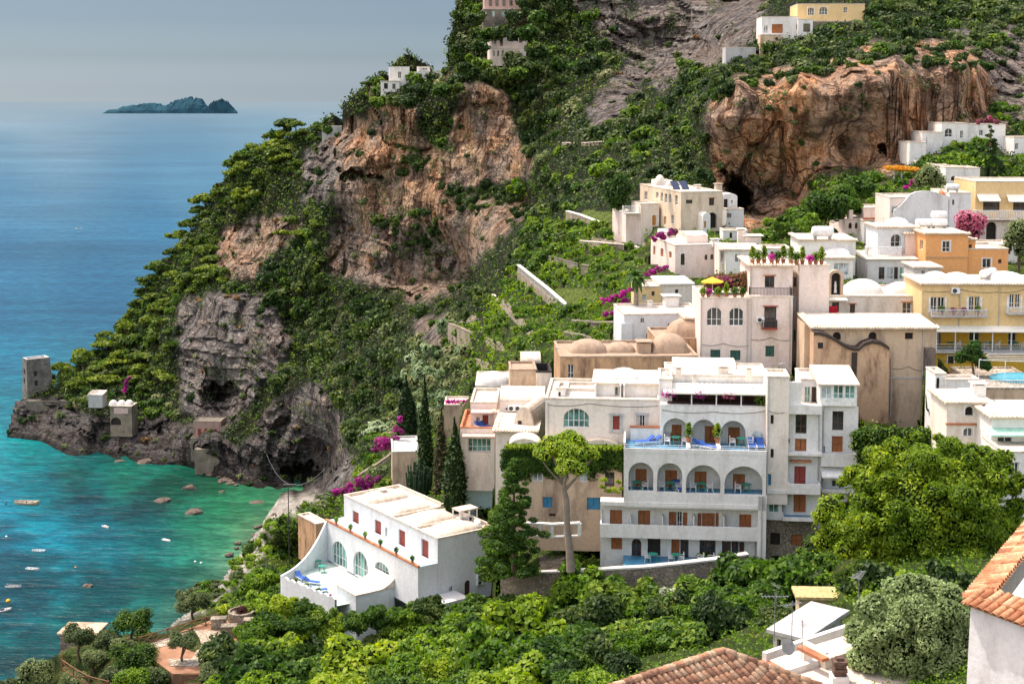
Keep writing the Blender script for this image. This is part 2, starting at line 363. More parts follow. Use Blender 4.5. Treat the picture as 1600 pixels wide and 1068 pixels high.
            if roof=='tile':
                r.mat(TILEW); n=max(4,int((u1-u0+2*o)/.3)); wd=(u1-u0+2*o)/n
                for k in range(n):
                    x=u0-o+wd*(k+.5); r.tube([(x,v-o-.12,z1+.12),(x,v-o+.5,z1+.2)],wd*.36,6)
                n=max(4,int(dep/.3)); wd=dep/n
                for k in range(n):
                    y=v+wd*(k+.5); r.tube([(u0-o-.1,y,z1+.12),(u0-o+.45,y,z1+.2)],wd*.36,6)
        elif roof=='barrel' or roof=='barrelv':
            hh=rx or 1.3; n=14
            if roof=='barrel': # ridge along u
                poly=[(v+dep/2-dep/2*math.cos(math.pi*q/n),z1+hh*math.sin(math.pi*q/n)) for q in range(n+1)]
                r.prism(poly,u0-.02,u1+.02,lambda a,y,z:(y,a,z))
            else:
                w=(u1-u0)/2; poly=[(u0+w-w*math.cos(math.pi*q/n),z1+hh*math.sin(math.pi*q/n)) for q in range(n+1)]
                r.prism(poly,v-.02,v1+.02)
            r.smooth=[False]*len(r.smooth)
        elif roof=='shed':
            hh=rx or .8; r.idx([(u0-.2,v-.3,z1),(u1+.2,v-.3,z1),(u1+.2,v1,z1+hh),(u0-.2,v1,z1+hh),(u0-.2,v-.3,z1-.12),(u1+.2,v-.3,z1-.12),(u1+.2,v1,z1-.1),(u0-.2,v1,z1-.1)],[(0,1,2,3),(4,5,1,0),(5,6,2,1),(4,0,3,7),(7,3,2,6)])
        if roof!='none': r.build('roof',s.root)
        mi=Matrix.Rotation(-s.yaw,4,'Z')@Matrix.Translation(-s.O)
        if ctrl:
            FOOT.append((mi,u0,u1,v,v1,s.O.z+zb)); xs=[s.px(u,vv,z)[0] for u in(u0,u1) for vv in(v,v1) for z in(z1,zb)]
            RECTS.append((min(x0,x1,s.px(u0,v1,z1)[0]),yt,max(x1,s.px(u1,v1,z1)[0]),yb))
            f=s.w((u0+u1)/2,v,zb); b=s.w((u0+u1)/2,v1+.5,max(zb,min(z1-1.0,zb+3))); CTRL.append((*proj(f),f.y/K)); CTRL.append((*proj(b),b.y/K))
        return dict(u0=u0,u1=u1,v0=v,v1=v1,z0=zb,z1=z1,zr=z1-par if roof=='flat' else z1+.14)
    def lbox(s,x0,x1,yt,yb,v,dep,mat,name,parent=None):
        m=M().mat(mat); u0=s.fr(x0,(yt+yb)/2,v)[0]; u1=s.fr(x1,(yt+yb)/2,v)[0]; z1=s.fr((x0+x1)/2,yt,v)[1]; z0=s.fr((x0+x1)/2,yb,v)[1]
        m.box(u0,u1,v,v+dep,z0,z1); return m.build(name,parent or s.root)
    def dome(s,px,py,z,wpx,h,mat=None,dy=.8,sq=True):
        u,v=s.top(px,py,z); rad=wpx/2/(FP/s.w(u,v,z).y); m=M().mat(mat or ROOFW); n=24; prof=[];vv=[];ff=[]
        for i in range(8):
            a=i/7*math.pi/2; rr=rad*math.cos(a)+.001; zz=h*math.sin(a)
            for k in range(n):
                t=2*math.pi*k/n; e=(1/max(abs(math.cos(t)),abs(math.sin(t))))**(.55*math.cos(a)) if sq else 1
                vv.append((u+rr*e*math.cos(t),v+rr*e*math.sin(t)*dy,z-.05+zz))
        for i in range(7):
            for k in range(n): ff.append((i*n+k,i*n+(k+1)%n,(i+1)*n+(k+1)%n,(i+1)*n+k))
        m.idx(vv,ff,True); return m.build('dome',s.root)
    def chimney(s,px,py,z,w=.5,h=.9,mat=None):
        u,v=s.top(px,py,z); m=M().mat(mat or CREAMW); m.box(u-w/2,u+w/2,v-w/2,v+w/2,z-.1,z+h); m.box(u-w*.65,u+w*.65,v-w*.65,v+w*.65,z+h+.12,z+h+.2)
        for a in(-1,1):
            for b in(-1,1): m.box(u+a*w*.4-.05,u+a*w*.4+.05,v+b*w*.4-.05,v+b*w*.4+.05,z+h,z+h+.12)
        return m.build('chimney',s.root)
    def balcony(s,x0,x1,yt,yb,v,out,style='rail',mat=None,floor=None):
        vf=v-out; u0=s.fr(x0,(yt+yb)/2,vf)[0]; u1=s.fr(x1,(yt+yb)/2,vf)[0]; z1=s.fr((x0+x1)/2,yt,vf)[1]; z0=s.fr((x0+x1)/2,yb,vf)[1]
        m=M().mat(mat or WHITE); 
        if style=='solid':
            m.box(u0,u1,vf,vf+.12,z0,z1); m.box(u0,u0+.12,vf+.12,v-.003,z0,z1); m.box(u1-.12,u1,vf+.12,v-.003,z0,z1); m.box(u0+.12,u1-.12,vf+.12,v-.003,z0,z0+.15)
            o=m.build('balcony',s.root)
            g=M().mat(floor or BLUEF); g.box(u0+.12,u1-.12,vf+.12,v-.004,z0+.15,z0+.17); g.build('floor',o)
        else:
            zf=z0+.12; m.box(u0,u1,vf,v-.003,z0,zf); o=m.build('balcony',s.root)
            r=M().mat(RAILD if style=='rail' else RAILW); rad=.022
            for a,b in(((u0+.04,vf+.04),(u1-.04,vf+.04)),((u0+.04,vf+.04),(u0+.04,v-.05)),((u1-.04,vf+.04),(u1-.04,v-.05))):
                r.tube([(*a,z1),(*b,z1)],.035,5); L=math.dist(a,b); n=max(2,int(L/(.14 if style!='bal' else .24)))
                for k in range(n+1):
                    x=a[0]+(b[0]-a[0])*k/n; y=a[1]+(b[1]-a[1])*k/n
                    r.tube([(x,y,zf),(x,y,z1)],rad if style!='bal' else .06,5)
            r.build('railing',o)
        return dict(u0=u0,u1=u1,z0=z0,z1=z1,vf=vf)
    def awning(s,x0,x1,yt,yb,v,out,mat=None,val=.2,stripes=None):
        u0=s.fr(x0,(yt+yb)/2,v-out)[0]; u1=s.fr(x1,(yt+yb)/2,v-out)[0]; z1=s.fr((x0+x1)/2,yt,v)[1]; z0=s.fr((x0+x1)/2,yb,v-out)[1]+val
        m=M().mat(mat or CANVAS); n=max(2,int((u1-u0)/.35))
        for k in range(n):
            a=u0+(u1-u0)*k/n; b=u0+(u1-u0)*(k+1)/n
            m.face([(a,v-out,z0),(b,v-out,z0),(b,v-.01,z1),(a,v-.01,z1)]); m.face([(a,v-out,z0-val),(b,v-out,z0-val),(b,v-out,z0),(a,v-out,z0)])
            m.face([(a,v-out,z0-.03),(a,v-.01,z1-.03),(b,v-.01,z1-.03),(b,v-out,z0-.03)])
        m.tube([(u0,v-.02,z1-.1),(u0,v-out,z0-.05)],.025,5); m.tube([(u1,v-.02,z1-.1),(u1,v-out,z0-.05)],.025,5)
        return m.build('awning',s.root)
    def pipe(s,px,y0,y1,v=0,r=.05,mat=None):
        u,z1=s.fr(px,y0,v-.07); z0=s.fr(px,y1,v-.07)[1]; m=M().mat(mat or GREYP); m.tube([(u,v-.07,z1),(u+.02,v-.07,(z0+z1)/2),(u,v-.07,z0)],r,6); return m.build('drainpipe',s.root)
    def cable(s,pts,v=0):
        p=[s.fr(a,b,v-.04) for a,b in pts]; q=[]
        for (a,b),(c,d) in zip(p[:-1],p[1:]):
            for k in range(6): t=k/6; q.append((a+(c-a)*t,v-.04,b+(d-b)*t-.18*4*t*(1-t)))
        q.append((p[-1][0],v-.04,p[-1][1])); m=M().mat(RAILD); m.tube(q,.022,4); return m.build('cable',s.root)
    def at(s,px,py,z): 
        u,v=s.top(px,py,z); return s.w(u,v,z)
# ---- small things that stand on, hang from or lie on the buildings
def chair(loc,rz,label,mat=None,group='white plastic chairs on the hotel terraces'):
    key='ch'
    if key not in PROTO:
        r=empty('chair',(0,0,0)); m=M().mat(PLASTIC); m.box(-.24,.24,-.24,.24,.40,.44); m.build('seat',r)
        m=M().mat(PLASTIC)
        for k in range(5): m.box(-.22+k*.095,-.17+k*.095,.22,.26,.44,.84)
        m.box(-.25,.25,.215,.265,.82,.9); m.build('backrest',r)
        for a in(-1,1):
            m=M().mat(PLASTIC); m.tube([(a*.25,-.24,.62),(a*.26,.0,.66),(a*.25,.24,.64)],.03,5); m.tube([(a*.25,-.24,.62),(a*.25,-.24,.42)],.025,5); m.build('armrest',r)
            for b in(-1,1): m=M().mat(PLASTIC); m.tube([(a*.2,b*.2,.42),(a*.25,b*.26,0)],.028,5); m.build('leg',r)
        PROTO[key]=r; o=r
    else: o=dup(PROTO[key])
    o.location=loc; o.rotation_euler=(0,0,rz); tag(o,label,'chair',group); return o
PROTO={}
def dup(root):
    r=root.copy(); col.objects.link(r)
    for ch in list(root.children):
        c=ch.copy(); col.objects.link(c); c.parent=r
        for g in list(ch.children): d=g.copy(); col.objects.link(d); d.parent=c
    for k in('label','category','group'):
        if k in r: del r[k]
    return r
def proto(key,name,fn):
    if key in PROTO: return dup(PROTO[key])
    r=empty(name,(0,0,0)); fn(r); PROTO[key]=r; return r
def place(o,loc,rz,label,cat,group=None,sc=1):
    o.location=loc; o.rotation_euler=(0,0,rz); o.scale=(sc,)*3; tag(o,label,cat,group); return o
def table(loc,label,group=None,rz=0):
    def f(r):
        m=M().mat(GREENC); m.lathe((0,0,0),[(.001,.70),(.42,.70),(.44,.73),(.001,.735)],14,sm=False); m.build('tabletop',r)
        for a,b in((-1,-1),(1,-1),(1,1),(-1,1)): m=M().mat(GREENC); m.tube([(a*.2,b*.2,.7),(a*.3,b*.3,0)],.03,5); m.build('leg',r)
    return place(proto('tb','table',f),loc,rz,label,'table',group)
def lounger(loc,rz,label,group=None):
    def f(r):
        m=M().mat(BLUEC); m.obox((0,-.3,.33),(.3,0,0),(0,.65,0),(0,0,.03)); m.build('seat_pad',r)
        m=M().mat(BLUEC); m.obox((0,.6,.52),(.3,0,0),(0,.3,.22),(0,-.02,.03)); m.build('backrest',r)
        m=M().mat(PLASTIC); m.tube([(-.33,-.95,.3),(-.33,.9,.3)],.03,5); m.tube([(.33,-.95,.3),(.33,.9,.3)],.03,5); m.build('frame',r)
        for a in(-1,1):
            for b in(-.8,.7): m=M().mat(PLASTIC); m.tube([(a*.33,b,.3),(a*.33,b,0)],.03,5); m.build('leg',r)
    return place(proto('lg','sun_lounger',f),loc,rz,label,'sun lounger',group)
def acunit(loc,rz,label,group='air conditioning units',sc=1):
    def f(r):
        m=M().mat(PLASTIC); m.box(-.42,.42,-.16,.16,0,.6); m.build('casing',r)
        m=M().mat(RAILD); m.tube([(-.1,-.16,.3),(-.1,-.19,.3)],.23,14); m.build('fan_grille',r)
        m=M().mat(METAL); m.box(-.35,-.28,-.14,.14,-.12,0); m.box(.28,.35,-.14,.14,-.12,0); m.build('bracket',r)
    return place(proto('ac','air_conditioner',f),loc,rz,label,'air conditioner',group,sc)
def tank(loc,rz,label,group='rooftop water tanks',sc=1):
    def f(r):
        m=M().mat(PLASTIC); m.tube([(-.85,0,.65),(-.75,0,.65),(.75,0,.65),(.85,0,.65)],[.25,.42,.42,.25],14); m.build('cylinder',r)
        m=M().mat(METAL)
        for a in(-.6,.6): m.box(a-.04,a+.04,-.35,.35,0,.3)
        m.build('cradle',r)
    return place(proto('tk','water_tank',f),loc,rz,label,'water tank',group,sc)
def pot(loc,label,kind=0,sc=1,group='potted plants on the terraces'):
    def f(r):
        m=M().mat(TERRA); m.lathe((0,0,0),[(.14,0),(.2,.3),(.24,.32),(.24,.38),(.18,.38)],12,sm=False); m.build('pot',r)
        if kind==0: leafobj('foliage',[(0,0,.75,.38,.38,.42)],140,.13,LEAFB,r,seed=3,core=.6)
        elif kind==1: leafobj('foliage',[(0,0,.9,.33,.33,.6),(0,0,1.35,.2,.2,.35)],220,.12,LEAFY,r,seed=4,core=.6)
        else: leafobj('foliage',[(0,0,.65,.36,.36,.3)],120,.12,FLOWP,r,seed=5,core=.5)
    return place(proto('pt%d'%kind,'potted_plant',f),loc,random.uniform(0,6),label,'potted plant',group,sc)
def parasol(loc,label,mat,rad=1.4,h=2.3,group=None):
    r=empty('parasol',loc); m=M().mat(mat); n=8
    for k in range(n):
        a=2*math.pi*k/n;b=2*math.pi*(k+1)/n
        A=(rad*math.cos(a),rad*math.sin(a),h-.45);B=(rad*math.cos(b),rad*math.sin(b),h-.45)
        m.face([A,B,(0,0,h)]); m.face([A,(A[0],A[1],A[2]-.12),(B[0],B[1],B[2]-.12),B])
    m.build('canopy',r); m=M().mat(PLASTIC); m.tube([(0,0,0),(0,0,h)],.03,6); m.build('pole',r); return tag(r,label,'parasol',group)
def antenna(loc,label,h=2.5,rz=0,group='television aerials on the roofs'):
    def f(r):
        m=M().mat(METAL); m.tube([(0,0,0),(0,0,2.5)],.025,5); m.build('mast',r)
        m=M().mat(METAL); m.tube([(-.7,0,2.3),(.7,0,2.3)],.018,4)
        for k in range(8): m.tube([(-.65+k*.18,-.3+.02*k,2.3),(-.65+k*.18,.3-.02*k,2.3)],.01,4)
        m.build('dipole_array',r)
    return place(proto('an','antenna',f),loc,rz,label,'antenna',group,h/2.5)
def leafcloud(blobs,n,size,seed=0,core=.75,flat=1.0,elong=1.6,up=.25):
    """blobs (x,y,z,rx,ry,rz): small folded leaves spread over and inside every blob, around a dark lumpy core"""
    g=np.random.default_rng(seed); V=[];Fc=[];Rn=[];base=0
    vol=np.array([max(b[3]*b[4]*b[5],1e-6)**(2/3) for b in blobs]); cnt=np.maximum(4,(n*vol/vol.sum()).astype(int))
    for b,c in zip(blobs,cnt):
        d=g.normal(size=(c,3)); d/=np.linalg.norm(d,axis=1)[:,None]
        rr=g.uniform(.62,1.06,c)**.7; rr*=1+.16*vnoise(d[:,0]*2.3+b[0],d[:,1]*2.3+b[1],d[:,2]*2.3+seed,seed)
        p=d*rr[:,None]*np.array(b[3:6])+np.array(b[:3])
        nrm=d*.8+g.normal(size=(c,3))*.55; nrm[:,2]+=up; nrm/=np.linalg.norm(nrm,axis=1)[:,None]
        t=np.cross(nrm,g.normal(size=(c,3))); t/=np.linalg.norm(t,axis=1)[:,None]; bt=np.cross(nrm,t)
        s=size*g.uniform(.6,1.3,c)[:,None]; e=elong
        q=np.stack([p-t*s*e/2,p+bt*s/2,p+t*s*e/2,p-bt*s/2],1)
        V.append(q.reshape(-1,3)); f=np.arange(c*4).reshape(c,4)+base; Fc.append(f); base+=c*4; Rn.append(np.repeat(g.uniform(0,1,c),4))
    V=np.concatenate(V);Fc=np.concatenate(Fc);Rn=np.concatenate(Rn)
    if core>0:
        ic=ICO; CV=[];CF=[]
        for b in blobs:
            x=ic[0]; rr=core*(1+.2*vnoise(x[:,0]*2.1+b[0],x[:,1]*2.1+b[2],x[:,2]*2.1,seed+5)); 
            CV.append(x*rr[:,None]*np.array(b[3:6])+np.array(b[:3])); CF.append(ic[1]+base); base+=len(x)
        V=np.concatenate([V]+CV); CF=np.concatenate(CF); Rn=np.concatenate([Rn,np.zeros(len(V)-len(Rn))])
    else: CF=np.zeros((0,3),int)
    me=bpy.data.meshes.new('crown'); nl=len(Fc)*4+len(CF)*3
    me.vertices.add(len(V)); me.vertices.foreach_set('co',V.astype(np.float32).ravel()); me.loops.add(nl)
    me.loops.foreach_set('vertex_index',np.concatenate([Fc.ravel(),CF.ravel()]).astype(np.int32)); me.polygons.add(len(Fc)+len(CF))
    ls=np.concatenate([np.arange(len(Fc))*4,len(Fc)*4+np.arange(len(CF))*3]).astype(np.int32); me.polygons.foreach_set('loop_start',ls)
    a=me.attributes.new('rnd','FLOAT','POINT'); a.data.foreach_set('value',Rn.astype(np.float32)); me.update(calc_edges=True); me.validate()
    return me,len(Fc),len(CF)
def _ico():
    import bmesh
    b=bmesh.new(); bmesh.ops.create_icosphere(b,subdivisions=2,radius=1); v=np.array([x.co[:] for x in b.verts]); b.verts.index_update(); f=np.array([[q.index for q in x.verts] for x in b.faces]); b.free(); return v,f
ICO=_ico()
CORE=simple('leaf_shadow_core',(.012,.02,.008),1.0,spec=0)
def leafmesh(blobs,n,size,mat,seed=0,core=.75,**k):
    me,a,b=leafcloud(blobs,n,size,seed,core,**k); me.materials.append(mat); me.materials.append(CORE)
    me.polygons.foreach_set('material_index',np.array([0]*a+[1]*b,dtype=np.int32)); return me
def leafobj(name,blobs,n,size,mat,parent=None,seed=0,core=.75,**k):
    me=leafmesh(blobs,n,size,mat,seed,core,**k); o=bpy.data.objects.new(name,me); col.objects.link(o)
    if parent: o.parent=parent
    return o
LEAFD=leafmat('dark_leaves',(.010,.026,.008),(.045,.085,.02),(.20,.24,.05),.3)
LEAFM=leafmat('mid_leaves',(.014,.04,.008),(.07,.145,.02),(.27,.35,.045),.35)
LEAFB=leafmat('bright_leaves',(.025,.07,.01),(.12,.22,.02),(.33,.43,.045),.4)
LEAFY=leafmat('yellow_green_leaves',(.06,.12,.01),(.22,.32,.022),(.42,.47,.05),.4)
LEAFP=leafmat('pine_needles',(.018,.042,.008),(.095,.15,.018),(.32,.37,.045),.33)
LEAFS=leafmat('silvery_leaves',(.07,.11,.045),(.26,.34,.14),(.58,.66,.36),.35)
LEAFO=leafmat('olive_leaves',(.04,.065,.025),(.14,.18,.07),(.28,.33,.14),.3)
LEAFC=leafmat('cypress_needles',(.01,.025,.008),(.03,.065,.016),(.08,.13,.03),.2)
SCRUB=leafmat('dry_scrub',(.09,.11,.045),(.24,.27,.12),(.42,.40,.22),.3)
REEDM=leafmat('pale_reed_leaves',(.09,.15,.07),(.28,.37,.20),(.50,.56,.38),.35)
DRYM=leafmat('dry_orange_grass',(.14,.07,.03),(.30,.17,.07),(.45,.32,.14),.2)
FLOWP=leafmat('magenta_blossom',(.04,.09,.02),(.42,.02,.27),(.70,.09,.48),.35)
FLOWK=leafmat('pink_blossom',(.06,.08,.03),(.45,.09,.18),(.66,.26,.34),.3)
DARKRED=leafmat('dark_red_leaves',(.03,.01,.012),(.10,.02,.03),(.2,.05,.06),.3)
WHITEL=leafmat('white_blossom',(.2,.25,.12),(.55,.58,.45),(.8,.8,.7),.3)
# ================================================================= HOTEL
h=House('hotel','big white seafront hotel with arcaded balconies and brown louvred doors above the stone garden wall','hotel',975,880,118,-5)
# levels 1-2 (recessed behind a long balcony band)
h.block(938,1184,788,884,1.3,7,WHITE,'none',[
 ('W',953,796,972,824),('W',997,797,1016,824),('W',1045,799,1057,826),('g',1058,799,1066,826),('W',1067,800,1074,826),('W',1090,801,1096,828),('W',1097,801,1117,828),('W',1118,801,1123,828),('W',1155,803,1174,829),
 ('W',955,837,972,858),('na',987,841,1002,869),('K',1012,841,1032,868),('W',1049,842,1062,871),('n',1063,842,1076,872),('n',1093,843,1118,874),('D',1128,845,1142,876),('n',1143,845,1154,876),('D',1155,846,1163,876)])
b=h.balcony(937.5,1184,821,842,1.3,1.3,'solid')
h.lbox(938,1184,786,792,-.05,1.35,WHITE,'ledge')
h.lbox(1184,1197,775,890,-.0,8,WHITE,'pier')
for x in(984,1034,1083,1130):
    h.lbox(x,x+2,806,832,.55,.7,WHITE,'partition')
# level 3: arcade
def arcade(hh,x0,x1,yt,yb,v,dback,arches,doors,floory,dep=7,roof='none',mat=WHITE,par=.35):
    L=[('_a',a,t,c,bt,par) for a,t,c,bt in arches]
    r=hh.block(x0,x1,yt,yb,v,dep,mat,roof,L,foot=.3,name='arcade_wall',ctrl=False)
    vb=v+dback; zf=hh.fr((x0+x1)/2,floory,vb)[1]; m=M().mat(mat)
    F=lambda a,b_,c:(a,vb+c,b_); ops=[]
    for k,a,t,c,bt in doors:
        p=hh.fr(a,(t+bt)/2,vb);q=hh.fr(c,(t+bt)/2,vb);zt=hh.fr((a+c)/2,t,vb)[1]; ops.append((k,p[0],q[0],max(zf+.02,hh.fr((a+c)/2,bt,vb)[1]),min(zt,r['z1']-.1)))
    hh.wallface(m,F,r['u0']+.1,r['u1']-.1,zf-.2,r['z1']-.05,ops,.15); m.build('back_wall',hh.root)
    m=M().mat(BLUEF); m.box(r['u0']+.1,r['u1']-.1,v+par+.01,vb-.01,zf-.15,zf); m.build('floor',hh.root)
    m=M().mat(mat); m.box(r['u0']+.1,r['u1']-.1,v+par+.01,vb-.01,r['z1']-.25,r['z1']-.06)
    for i in range(len(arches)-1):
        xm=(arches[i][2]+arches[i+1][0])/2; u=hh.fr(xm,(yt+yb)/2,v)[0]; m.box(u-.12,u+.12,v+par+.01,vb-.02,zf,r['z1']-.25)
    m.build('partition',hh.root); r['zf']=zf; r['vb']=vb
    return r
a3=arcade(h,974.5,1197,707,789,0,2.0,[(982,722,1021,767),(1027,723,1066,769),(1072,726,1126,771),(1132,728,1192,773)],
 [('Wx',992.7,732,1010.4,760),('Wx',1039,734,1058,764),('Wx',1085,736,1104,767),('Wx',1145,740,1164,770)],762)
# level 4: terrace and arcade
a4=arcade(h,1031.5,1199,634,702,3.1,1.7,[(1036,653,1075,694),(1081,655,1119,698),(1126,657,1165,701)],
 [('Wx',1047.5,663,1065,689),('Wx',1101,665,1119,695),('Wx',1137.5,667,1156,697)],692,dep=7)
h.lbox(1170,1197,669,701,3.06,.3,WHITE,'niche')
m=M().mat(GLASSW); ua,ub=h.fr(1175,685,3.04)[0],h.fr(1192,685,3.04)[0]; za,zb=h.fr(1183,698,3.04)[1],h.fr(1183,680,3.04)[1]; rr=(ub-ua)/2
m.face([(ua,3.04,za),(ub,3.04,za)]+[(ua+rr+rr*math.cos(t),3.04,zb+rr*math.sin(t)*.9) for t in [math.pi*k/10 for k in range(11)]]); m.build('window',h.root)
zf4=a3['z1']-.02
m=M().mat(BLUEF); uL=a3['u0']; m.box(uL+.15,a3['u1']-.05,.15,3.09,zf4-.1,zf4+.02); m.box(uL+.15,a4['u0']-.02,3.1,4.45,zf4-.1,zf4+.02); m.build('terrace_floor',h.root)
m=M().mat(WHITE); m.box(uL-.02,a3['u1'],-.03,.13,zf4-.08,zf4+.3); m.box(uL-.02,uL+.13,.13,4.5,zf4-.1,zf4+.75)
for px_ in(1075,1122): # low sloping walls between the rooms' terraces
    u=h.fr(px_,700,1.5)[0]; m.box(u-.15,u+.15,.15,3.08,zf4,zf4+.45)
m.build('terrace_parapet',h.root)
r_=M().mat(RAILW); 
for z in(.45,.62): r_.tube([(uL,.05,zf4+z),(a3['u1'],.05,zf4+z)],.02,5)
for k in range(14): u=uL+(a3['u1']-uL)*k/13; r_.tube([(u,.05,zf4+.25),(u,.05,zf4+.63)],.02,5)
r_.build('railing',h.root)
h.lbox(985,1031,668,694,4.1,.35,WHITE,'parapet_wall'); 
for x,vv in((1030,4.05),): h.lbox(984,1031,666,668.5,vv,.45,TERRA,'coping')
# level 5: pergola terrace
z5=a4['z1']; m=M().mat(WHITE); m.box(a4['u0'],a4['u1'],3.1,10,z5-.04,z5+.03); m.build('roof',h.root)
ub0,ub1=h.fr(1042,625,3.4)[0],h.fr(1197,625,3.4)[0]; zt5=h.fr(1120,614,3.4)[1]
m=M().mat(simple('awning_shade_interior',(.07,.035,.03),.9)); m.box(ub0,ub1,5.6,5.75,z5+.03,zt5+.05); m.box(ub0,ub1,3.5,5.6,z5+.031,z5+.06); m.build('back_wall',h.root)  # back wall and floor coloured dark to stand in for awning shade
m=M().mat(FRAMEW)
for k in range(5): u=ub0+(ub1-ub0)*k/4; m.box(u-.05,u+.05,3.3,3.4,z5,zt5)
m.build('pergola_post',h.root)
m=M().mat(CANVAS); zr5=h.fr(1120,600,7.0)[1]; n=44
for k in range(n):
    a=ub0-.3+(ub1-ub0+.6)*k/n; b2=ub0-.3+(ub1-ub0+.6)*(k+1)/n; dz=.05*(k%2)
    m.face([(a,3.2,zt5+dz),(b2,3.2,zt5+.05-dz),(b2,7.2,zr5+.05-dz),(a,7.2,zr5+dz)])
m.box(ub0-.3,ub1+.3,3.1,3.2,zt5-.08,zt5+.06); m.build('awning',h.root)
m=M().mat(DARKW)
for k in range(7): 
    u=ub0+.5+(ub1-ub0-1)*k/6.5; m.box(u,u+.8,4.4,5.2,z5+.65,z5+.72); m.box(u+.35,u+.45,4.75,4.85,z5,z5+.65)
m.build('dining_tables',h.root)
for k in range(3):
    u=ub0+(ub1-ub0)*[.02,.33,.62][k]; leafobj('climbing_blossom',[(u,3.3,zt5-.15,.7,.3,.35)],120,.12,[FLOWP,FLOWP,FLOWK][k],h.root,seed=k,core=.4)
leafobj('climbing_plant',[(ub1-.5,3.4,z5+.5,.5,.35,.6)],130,.13,LEAFM,h.root,seed=9,core=.5)
# roofs behind the pergola
h.block(1040,1199,586,612,7.6,6,WHITE,'flat',ctrl=False,foot=1,par=.1); h.block(1052,1150,577,590,11,5,WHITE,'barrel',ctrl=False,foot=1,rx=.5)
h.block(1030,1050,592,640,4.6,5,WHITE,'flat',ctrl=False)
# left beige wing
b1=h.block(852,1031,623,706,4.7,9,CREAMW,'flat',[('ta',880,638,921,668,.3),('Rs',957.5,649,968,671),('gs',999,648,1008,668)],foot=3)
p1=h.block(929,1036,600,628,7.2,6,WHITE,'slab',[('g',960,604,972,625,.2)],foot=.5,ctrl=False)
for x in(929,968,974,1034): h.lbox(x,x+2.5,601,626,6.6,.7,WHITE,'pilaster')
h.dome(975,590,p1['z1']+.1,52,1.0,WHITE); h.dome(1020,592,p1['z1']+.1,44,.7,WHITE)
h.block(869,883,606,630,6.5,2.5,WHITE,'flat',[('D',869.5+3,612,876,628)],ctrl=False)
h.block(884,929,607,618,9,3,WHITE,'flat',ctrl=False)
# right stair tower and balcony wings
h.block(1198,1232,588,770,1.6,3.5,CREAMW,'flat',[('K',1204,648,1209,662),('K',1204,701,1209,715),('B',1200,740,1205,758)],foot=1)
h.lbox(1228,1252,597,640,2.3,.4,WHITE,'parapet_wall')
h.block(1226,1283.5,633,811,2.6,8,WHITE,'flat',[('n',1243,647,1260.5,677),('W',1242,685,1260,711),('R',1241,728,1259,756),('W',1240,771,1259,800),('K',1229,685,1234,692)],foot=1)
h.lbox(1226,1284,633,647,1.9,.72,WHITE,'parapet_wall')
h.lbox(1226,1284,708,712,1.7,.92,WHITE,'ledge'); h.lbox(1236,1268,719.5,722.5,2.2,.42,TERRA,'lintel')
h.balcony(1199,1231.5,765,771,2.4,.9,'solid'); h.balcony(1231,1282,756,772,2.6,1.3,'solid'); h.balcony(1223,1278,808,814,2.6,1.3,'solid')
h.block(1197.5,1224,770,810,1.9,8,WHITE,'none',[('tax',1201,784,1217,801),('K',1222,780,1223.5,800)],foot=.1,ctrl=False)
h.block(1284,1340,634,766,3.0,8,WHITE,'none',[('n',1300.5,642,1318,672),('W',1299.7,681,1317,706),('g',1299.5,749.5,1315,761),('B',1286,697,1289,707)],foot=1)
h.balcony(1283.5,1339,709,729,3.0,.9,'solid'); h.balcony(1283.5,1334,764,770,3.0,.9,'solid')
h.awning(1285,1324,727,747,3.0,1.4,FRAMEW,.12)
h.block(1281,1339,599,634,2.6,6,FRAMEW,'shed',[('c',1283,602,1300,623,.12),('t',1302,601,1318,623,.12),('t',1320,601,1336,623,.12)],rmat=ROOFW,foot=0,rx=.5)
h.block(1252,1279,592,634,5,5,WHITE,'flat',[('D',1268,604,1278,630),('t',1257,604,1266,628)],ctrl=False)
h.block(1197.5,1277,812,892,2.2,8,STONE_W,'none',[('K',1203.5,832,1219,851),('W',1236,835,1253,852),('K',1205,868,1221,890)],foot=3)
hb=h
for px_,y0_,y1_,v_ in((1190,776,884,0),(1201,590,768,1.6),(1229,640,756,2.6),(1280,640,755,2.6),(1287,640,765,3.0),(856,628,704,4.7),(941,794,820,1.3),(1180,845,882,1.3)): h.pipe(px_,y0_,y1_,v_)
h.cable([(1199,640),(1226,644)],1.6); h.cable([(856,632),(920,630),(1028,634)],4.7); h.cable([(1034,640),(1115,643),(1196,642)],3.1)
for px_,py_,w__,h__ in((1060,588,.5,.7),(1130,582,.9,.5),(1170,592,.5,.9),(1085,596,.35,.5)): h.chimney(px_,py_,a4['z1']+1.9 if False else h.fr(1120,586,7.6)[1]+.03,w__,h__)
